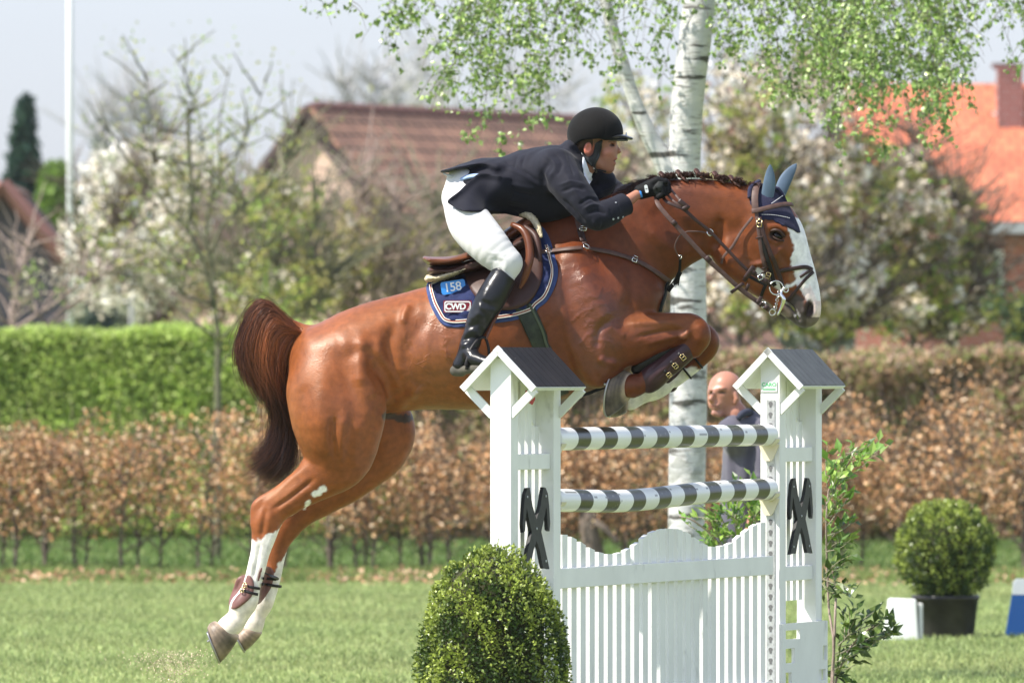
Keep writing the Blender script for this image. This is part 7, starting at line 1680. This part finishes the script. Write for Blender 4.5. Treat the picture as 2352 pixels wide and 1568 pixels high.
for i, (uc, vt, sp, lab, el) in enumerate(big):
    y = 62+i*2.2 if i < 4 else 78
    cl_ = [CRM, WHT, (.42, .34, .26)] if i < 4 else [CRM, WHT, (.48, .50, .34)]
    limb_tree('blossom_tree', lab, y, [([(uc, 1080), (uc-4, 860), (uc+4, 700)], 13, 9), ([(uc, 760), (uc-50*sp/140, 560), (uc-70*sp/140, vt)], 7, 2), ([(uc+4, 720), (uc+10, 500), (uc, vt-120*sp/140)], 7, 2), ([(uc, 760), (uc+70*sp/140, 600), (uc+90*sp/140, vt+40)], 6, 2), ([(uc, 800), (uc-90*sp/140, 720), (uc-130*sp/140, 640)], 5, 1.5), ([(uc, 800), (uc+90*sp/140, 730), (uc+130*sp/140, 650)], 5, 1.5)],
      [(blobs(y, el, 9500 if i < 4 else 6500, 3.0, -.02, depth=1.3), .075, [OLV, YEL, GRN, DRK, PNK], [.30, .26, .18, .10, .16] if i < 4 else [.28, .4, .26, .02, .04], m_leafd, 'leaves'), (blobs(y, el, 8500 if i < 4 else 4500, 4.6, .25, depth=1.5), .082, cl_, [.5, .2, .3], m_blos, 'blossom')], m_bark, 240+i, twigs=330, twl=1.0, group='blossoming trees at the right')
# dark conifers, round bush
def conifer(label, uc, vt, vb, ru, y, seed, n, cols):
    r = rng(seed); b0 = W(uc, 850, y); t = thing('spruce_tree', label, 'spruce', (b0.x, y, 0)); k = upm(y); zt = W(uc, vt, y).z
    mb = MB(); mb.tube([(b0.x, y, 0), (b0.x, y, zt)], [.14, .01], 7, n=8); mb.build('trunk', m_bark, t, smooth=True)
    m = 110; C = []
    for i in range(m):
        f = (i+.5)/m; z = zt*(1-f*.92); R0 = ru/k*min(1.3, .06+2.3*f)*(1+.22*math.sin(i*2.3)); a = i*2.4
        L = R0*r.random((n//m,))**.6; C.append(np.stack([b0.x+np.cos(a)*L, y+np.sin(a)*L, z-L*.25], 1)+r.normal(size=(n//m, 3))*np.array([.06, .06, .05]))
    C = np.vstack(C); V, F, cc = quads(C, .17*(.6+.8*r.random(len(C))), pick(r, len(C), cols, [.6, .4]), seed, .5); link('foliage', mesh_np('foliage', V, F, cc), m_leafd, t, smooth=False)
conifer('dark spruce standing left of the white flagpole', 58, 228, 480, 74, 150, 301, 14000, [(.030, .070, .045), (.055, .105, .065)])
conifer('small distant spruce right of the flagpole', 232, 275, 420, 26, 175, 302, 7000, [(.05, .085, .06), (.08, .12, .08)])
limb_tree('round_bush_tree', 'rounded fresh green tree at the foot of the flagpole', 108, [([(130, 1000), (130, 600), (130, 480)], 4, 3), ([(130, 520), (110, 450), (100, 400)], 2, 1), ([(130, 520), (150, 440), (158, 390)], 2, 1)], [(blobs(108, [(130, 440, 46, 75, 1), (140, 500, 55, 70, 1)], 4500, 3.5, -.4, depth=.8), .10, [(.17, .27, .05), (.10, .17, .035)], [.6, .4], m_leafd, 'leaves')], m_bark, 305, twigs=60, twl=.5)
limb_tree('thicket_tree', 'leafless brown thicket in front of the dark shed at the left', 64, [([(30, 1100), (20, 850), (30, 700)], 7, 6), ([(30, 705), (45, 620), (68, 552)], 7, 5), ([(28, 760), (120, 700), (200, 640), (260, 620)], 5, 1.5), ([(30, 800), (140, 720), (230, 640)], 5, 2)], [(blobs(64, [(60, 640, 90, 80, 1), (170, 650, 120, 75, 1)], 700, 4, .1), .05, [(.30, .27, .17), GRN, CRM], [.5, .25, .25], m_leafd, 'leaves')], m_barkt, 306, twigs=60, twl=.8)
limb_tree('garden_bush', 'dark green bush in front of the brick wall at the right edge', 60, [([(2345, 1050), (2345, 850), (2340, 740)], 5, 3)], [(blobs(60, [(2345, 740, 40, 60, 1), (2350, 830, 50, 70, 1), (2290, 690, 28, 60, .35)], 3200, 4, -.3, depth=.5), .06, [(.10, .16, .06), (.22, .24, .05), (.07, .10, .06)], [.4, .3, .3], m_leafd, 'leaves')], m_bark, 307, twigs=40, twl=.4)

# trees and bushes just outside the picture
for i, (uc, vt, y, lab) in enumerate([(-290, 380, 68, 'blossoming tree left of the dark shed'), (2560, 380, 72, 'leafy tree right of the brick house front'), (2760, 450, 66, 'outermost bushy tree beyond the right edge'), (-420, 470, 72, 'outermost bushy tree beyond the left edge')]):
    limb_tree('garden_tree', lab, y, [([(uc, 1090), (uc, 850), (uc, 680)], 11, 7), ([(uc, 740), (uc-70, 560), (uc-80, vt+60)], 5, 1.5), ([(uc, 720), (uc+60, 560), (uc+80, vt+40)], 5, 1.5), ([(uc, 700), (uc, 540), (uc+10, vt)], 5, 1.5)], [(blobs(y, [(uc, vt+160, 130, 170, 1), (uc, 700, 140, 110, .8)], 7000, 3.2, -.05), .08, [OLV, YEL, GRN], [.4, .3, .3], m_leafd, 'leaves'), (blobs(y, [(uc, vt+160, 130, 170, 1)], 3500, 4.4, .25), .08, [CRM, WHT], [.6, .4], m_blos, 'blossom')], m_bark, 400+i, twigs=160, twl=.9)
# ================================================================== the birch
BYD = 13.5
m_birch = bpy.data.materials.new('birch_bark'); m_birch.use_nodes = True
nt = m_birch.node_tree; n = nt.nodes; l = nt.links; b = n['Principled BSDF']; b.inputs['Roughness'].default_value = .7
tc = n.new('ShaderNodeTexCoord')
def _noise(sx, sy, sz, det, lo, hi, inv=False):
    mp_ = n.new('ShaderNodeMapping'); mp_.inputs['Scale'].default_value = (sx, sy, sz); l.new(tc.outputs['Object'], mp_.inputs[0])
    z = n.new('ShaderNodeTexNoise'); z.inputs['Scale'].default_value = 1; z.inputs['Detail'].default_value = det; l.new(mp_.outputs[0], z.inputs[0])
    q = n.new('ShaderNodeMapRange'); q.inputs[1].default_value = lo; q.inputs[2].default_value = hi; l.new(z.outputs[0], q.inputs[0]); return q.outputs[0]
fine = _noise(12, 12, 110, 4, .57, .66); band = _noise(3, 3, 17, 5, .585, .65); blot = _noise(9, 9, 13, 6, .50, .60); soft_ = _noise(5, 5, 30, 3, .3, .7)
sx_ = n.new('ShaderNodeSeparateXYZ'); l.new(tc.outputs['Object'], sx_.inputs[0])
hg = n.new('ShaderNodeMapRange'); l.new(sx_.outputs[2], hg.inputs[0]); hg.inputs[1].default_value = 1.9; hg.inputs[2].default_value = .4; hg.inputs[3].default_value = 0; hg.inputs[4].default_value = .95
def mx(f, a, c2, isf=True):
    m = n.new('ShaderNodeMix'); m.data_type = 'RGBA'
    l.new(f, m.inputs[0])
    if isinstance(a, tuple): m.inputs[6].default_value = (*a, 1)
    else: l.new(a, m.inputs[6])
    m.inputs[7].default_value = (*c2, 1); return m.outputs[2]
mu = n.new('ShaderNodeMath'); mu.operation = 'MULTIPLY'; l.new(blot, mu.inputs[0]); l.new(hg.outputs[0], mu.inputs[1])
base = mx(soft_, (.58, .57, .54), (.46, .465, .46)); base = mx(fine, base, (.30, .28, .26)); base = mx(band, base, (.07, .065, .055)); base = mx(mu.outputs[0], base, (.10, .11, .075))
l.new(base, b.inputs['Base Color']); bp2 = n.new('ShaderNodeBump'); bp2.inputs['Strength'].default_value = .4; bp2.inputs['Distance'].default_value = .006; l.new(blot, bp2.inputs['Height']); l.new(bp2.outputs[0], b.inputs['Normal'])
bt = thing('birch_tree', 'white barked birch with forked stem and hanging spring leaves', 'birch', W(1585, 1570, BYD)); bt.location.z = 0
kb = upm(BYD)
def bw(p, y=0): return [Vector(W(a, b_, BYD+y)) for a, b_ in p]
tp = bw([(1586, 1566), (1581, 1400), (1580, 1215), (1582, 950), (1583, 700), (1580, 560), (1573, 440), (1574, 330), (1582, 200), (1597, 80), (1610, -60), (1622, -300), (1640, -700), (1650, -1200), (1655, -1700)]); tp[0].z = -.03
tr = np.array([62, 46, 43, 42.5, 41, 40, 38, 36.5, 37, 37, 35, 30, 22, 13, 3])/kb
mb = MB(); mb.tube(tp, tr, 24, n=220); V = np.vstack(mb.V); nrm_ = V-V.mean(0); 
V[:, 0] += .006*vnoise(V, 7, 3); V[:, 1] += .006*vnoise(V, 7, 4); mb.V = [V]; mb.build('trunk', m_birch, bt, smooth=True)
mb = MB(); mb.tube(bw([(1560, 440), (1538, 395), (1516, 355), (1486, 300), (1455, 225), (1424, 125), (1395, 20), (1378, -80), (1340, -300), (1300, -600), (1280, -900)]), np.array([30, 27, 23, 19, 16, 15, 14, 13, 11, 7, 3])/kb, 18, n=140); mb.build('side_stem', m_birch, bt, smooth=True)
br2 = MB()
for a, y1, w_ in [([(1622, -300), (1800, -420), (2000, -330), (2200, -180)], .7, 9), ([(1640, -700), (1850, -700), (2080, -500), (2260, -260)], -.8, 9), ([(1612, -90), (1700, -190), (1850, -190), (1950, -110)], -.5, 6), ([(1630, -500), (1750, -480), (1900, -330), (2050, -150)], 1.2, 7), ([(1340, -300), (1240, -400), (1100, -330), (980, -170)], -.6, 8), ([(1378, -80), (1320, -170), (1200, -190), (1120, -110)], .5, 5), ([(1300, -600), (1100, -640), (880, -440), (740, -160)], .8, 7), ([(1622, -250), (1560, -330), (1480, -280)], -.9, 5), ([(1340, -280), (1200, -280), (1090, -150)], 1.0, 5)]:
    Q = [Vector(W(p[0], p[1], BYD+y1*i/(len(a)-1))) for i, p in enumerate(a)]; br2.tube(Q, np.linspace(w_, 2, len(Q))/kb, 8, n=24)
br2.build('branches', m_bark, bt, smooth=True)
# hanging shoots
r = rng(1234); PT = []; LC = []; LD = []
regs = [  # u0,u1, tip v mean, tip sd, count, start v, leaf step
 (690, 715, 5, 10, 3, .9), (760, 810, 35, 12, 7, 1), (860, 945, 75, 30, 16, 1), (890, 910, 110, 10, 3, 1), (940, 1000, 20, 25, 6, .8), (1005, 1060, 190, 70, 26, 1.1), (1050, 1150, 225, 60, 44, 1.2), (1140, 1240, 215, 70, 40, 1.1), (1230, 1330, 110, 60, 26, .8), (1330, 1440, 110, 60, 22, .8), (1440, 1560, 90, 70, 26, .8),
 (1640, 1720, 130, 50, 26, .9), (1700, 1800, 140, 60, 30, .8), (1790, 1900, 190, 60, 42, 1.0), (1880, 1980, 240, 60, 60, 1.15), (1960, 2080, 230, 70, 74, 1.2), (2060, 2180, 250, 60, 70, 1.2), (2120, 2230, 200, 70, 44, 1.1), (2020, 2040, 370, 12, 4, 1), (1970, 1990, 320, 20, 4, 1), (2230, 2300, 10, 25, 8, .8), (2270, 2380, 100, 50, 26, 1), (2380, 2450, 90, 50, 16, 1), (600, 2450, -120, 60, 130, .8)]
M = 18
for (u0, u1, tv, sd, n_, dn) in regs:
    for _ in range(max(2, int(n_*.34))):
        ut = u0+(u1-u0)*r.random(); vt = tv+sd*r.normal(); y = BYD+.9*r.normal(); sx = (1 if ut > 1600 else -1)*(20+90*r.random()); v0 = min(-60, vt-140)-200*r.random(); t = np.linspace(0, 1, M)
        wk = np.cumsum(r.normal(size=M))*5.5; wk -= wk[-1]
        uu = ut-sx*(1-t)**1.6+wk*(1-t*.3); vv = v0+(vt-v0)*t; dy = .25*r.normal()*t
        main = np.array([tuple(W(a, b_, y+c_)) for a, b_, c_ in zip(uu, vv, dy)]); shoots = [main]
        for _k in range(int(2+4*r.random())):
            j = int(M*(.25+.65*r.random())); L_ = 30+70*r.random(); a0 = (-1 if r.random() < .5 else 1)*(.4+.7*r.random()); tt = np.linspace(0, 1, M)
            su = uu[j]+a0*L_*tt**.8; sv = vv[j]+L_*(tt*.15+.75*tt**2)+np.cumsum(r.normal(size=M))*1.2; yy = y+dy[j]+.12*r.normal()*tt
            shoots.append(np.array([tuple(W(a, b_, c_)) for a, b_, c_ in zip(su, sv, yy)]))
        for si, P in enumerate(shoots):
            PT.append(P); Ln = np.linalg.norm(np.diff(P, axis=0), axis=1).sum(); k = int(Ln/.060*dn*.75)+1; f = r.random(k)**(.8 if si == 0 else 1)*(M-1); i = np.minimum(f.astype(int), M-2); w_ = (f-i)[:, None]
            Q = np.repeat(P[i]*(1-w_)+P[i+1]*w_+r.normal(size=(k, 3))*.012, 3, 0); LC.append(Q+r.normal(size=(k*3, 3))*.010); LD.append(r.normal(size=(k*3, 3))*.9+np.array([0, 0, -.8]))
PT = np.array(PT); V, F = tubes_np(PT, np.linspace(.0026, .0010, M)[None]*np.ones((len(PT), 1)), 3); link('twigs', mesh_np('twigs', V, F), m_bark, bt)
C = np.vstack(LC); D = np.vstack(LD); L = .033*(.5+.8*r.random(len(C))); col = pick(r, len(C), [(.22, .34, .08), (.38, .48, .17), (.12, .19, .05)], [.45, .35, .2])
V, F, cc = leaf_mesh(C, D, r.normal(size=C.shape)+np.array([0, 0, .5]), L, L*.80, col, .2); link('leaves', mesh_np('leaves', V, F, cc), m_leafg, bt, smooth=False)
# ================================================================== far wood line and air
r = rng(909); n = 42000; yy = 215; k = upm(yy); u_ = -700+3700*r.random(n)
prof_ = np.interp(u_, [-700, 100, 400, 700, 1000, 1400, 1800, 2200, 3000], [700, 690, 660, 690, 640, 600, 560, 620, 640])+14*np.sin(u_/37)+9*np.sin(u_/13)
zt = CAMZ+(850-prof_)/k; z = zt*(1-r.random(n)**1.3*.98); C = np.stack([(u_-HU)/k, yy+2.5*r.random(n)-.8*(z/zt), z], 1)+r.normal(size=(n, 3))*.12
V, F, cc = quads(C, .30*(.6+.8*r.random(n)), pick(r, n, [(.30, .34, .20), (.40, .40, .28), (.20, .24, .14)], [.5, .25, .25]), 3); tag(link('far_wood', mesh_np('far_wood', V, F, cc), m_leafd, smooth=False), 'distant wood seen as one soft grey green mass between the trees', 'wood', kind='stuff')  # leaf colours greyed to carry the haze of distance
# ================================================================== sand kicked up at take-off
r = rng(515); n = 2600; a = r.normal(size=(n, 3)); w_ = r.random(n)**.7
u_ = 400+46*a[:, 0]*(.4+w_); v_ = 1575-75*w_-8*np.abs(a[:, 1]); P = np.array([tuple(W(p, q, .1+.12*z)) for p, q, z in zip(u_, v_, a[:, 2])])
V, F, cc = quads(P, .003+.006*r.random(n)**3, pick(r, n, [(.50, .40, .28), (.62, .52, .38)], [.6, .4]), 4); tag(link('flying_sand', mesh_np('flying_sand', V, F, cc), mat('sand', tint=True, rough=1), smooth=False), 'pale sand thrown up from the turf below the hind hooves', 'sand', kind='stuff')
# ================================================================== thin spring haze
hz_ = bpy.data.materials.new('haze'); hz_.use_nodes = True; _nt = hz_.node_tree
for _x in list(_nt.nodes): _nt.nodes.remove(_x)
_o = _nt.nodes.new('ShaderNodeOutputMaterial'); _v = _nt.nodes.new('ShaderNodeVolumePrincipled'); _v.inputs['Color'].default_value = (.90, .94, 1.0, 1); _v.inputs['Density'].default_value = .00012; _v.inputs['Anisotropy'].default_value = .2; _nt.links.new(_v.outputs[0], _o.inputs['Volume'])
hb_ = MB().box((-60, -46, -1), (60, 235, 14)).build('haze', hz_); tag(hb_, kind='stuff')
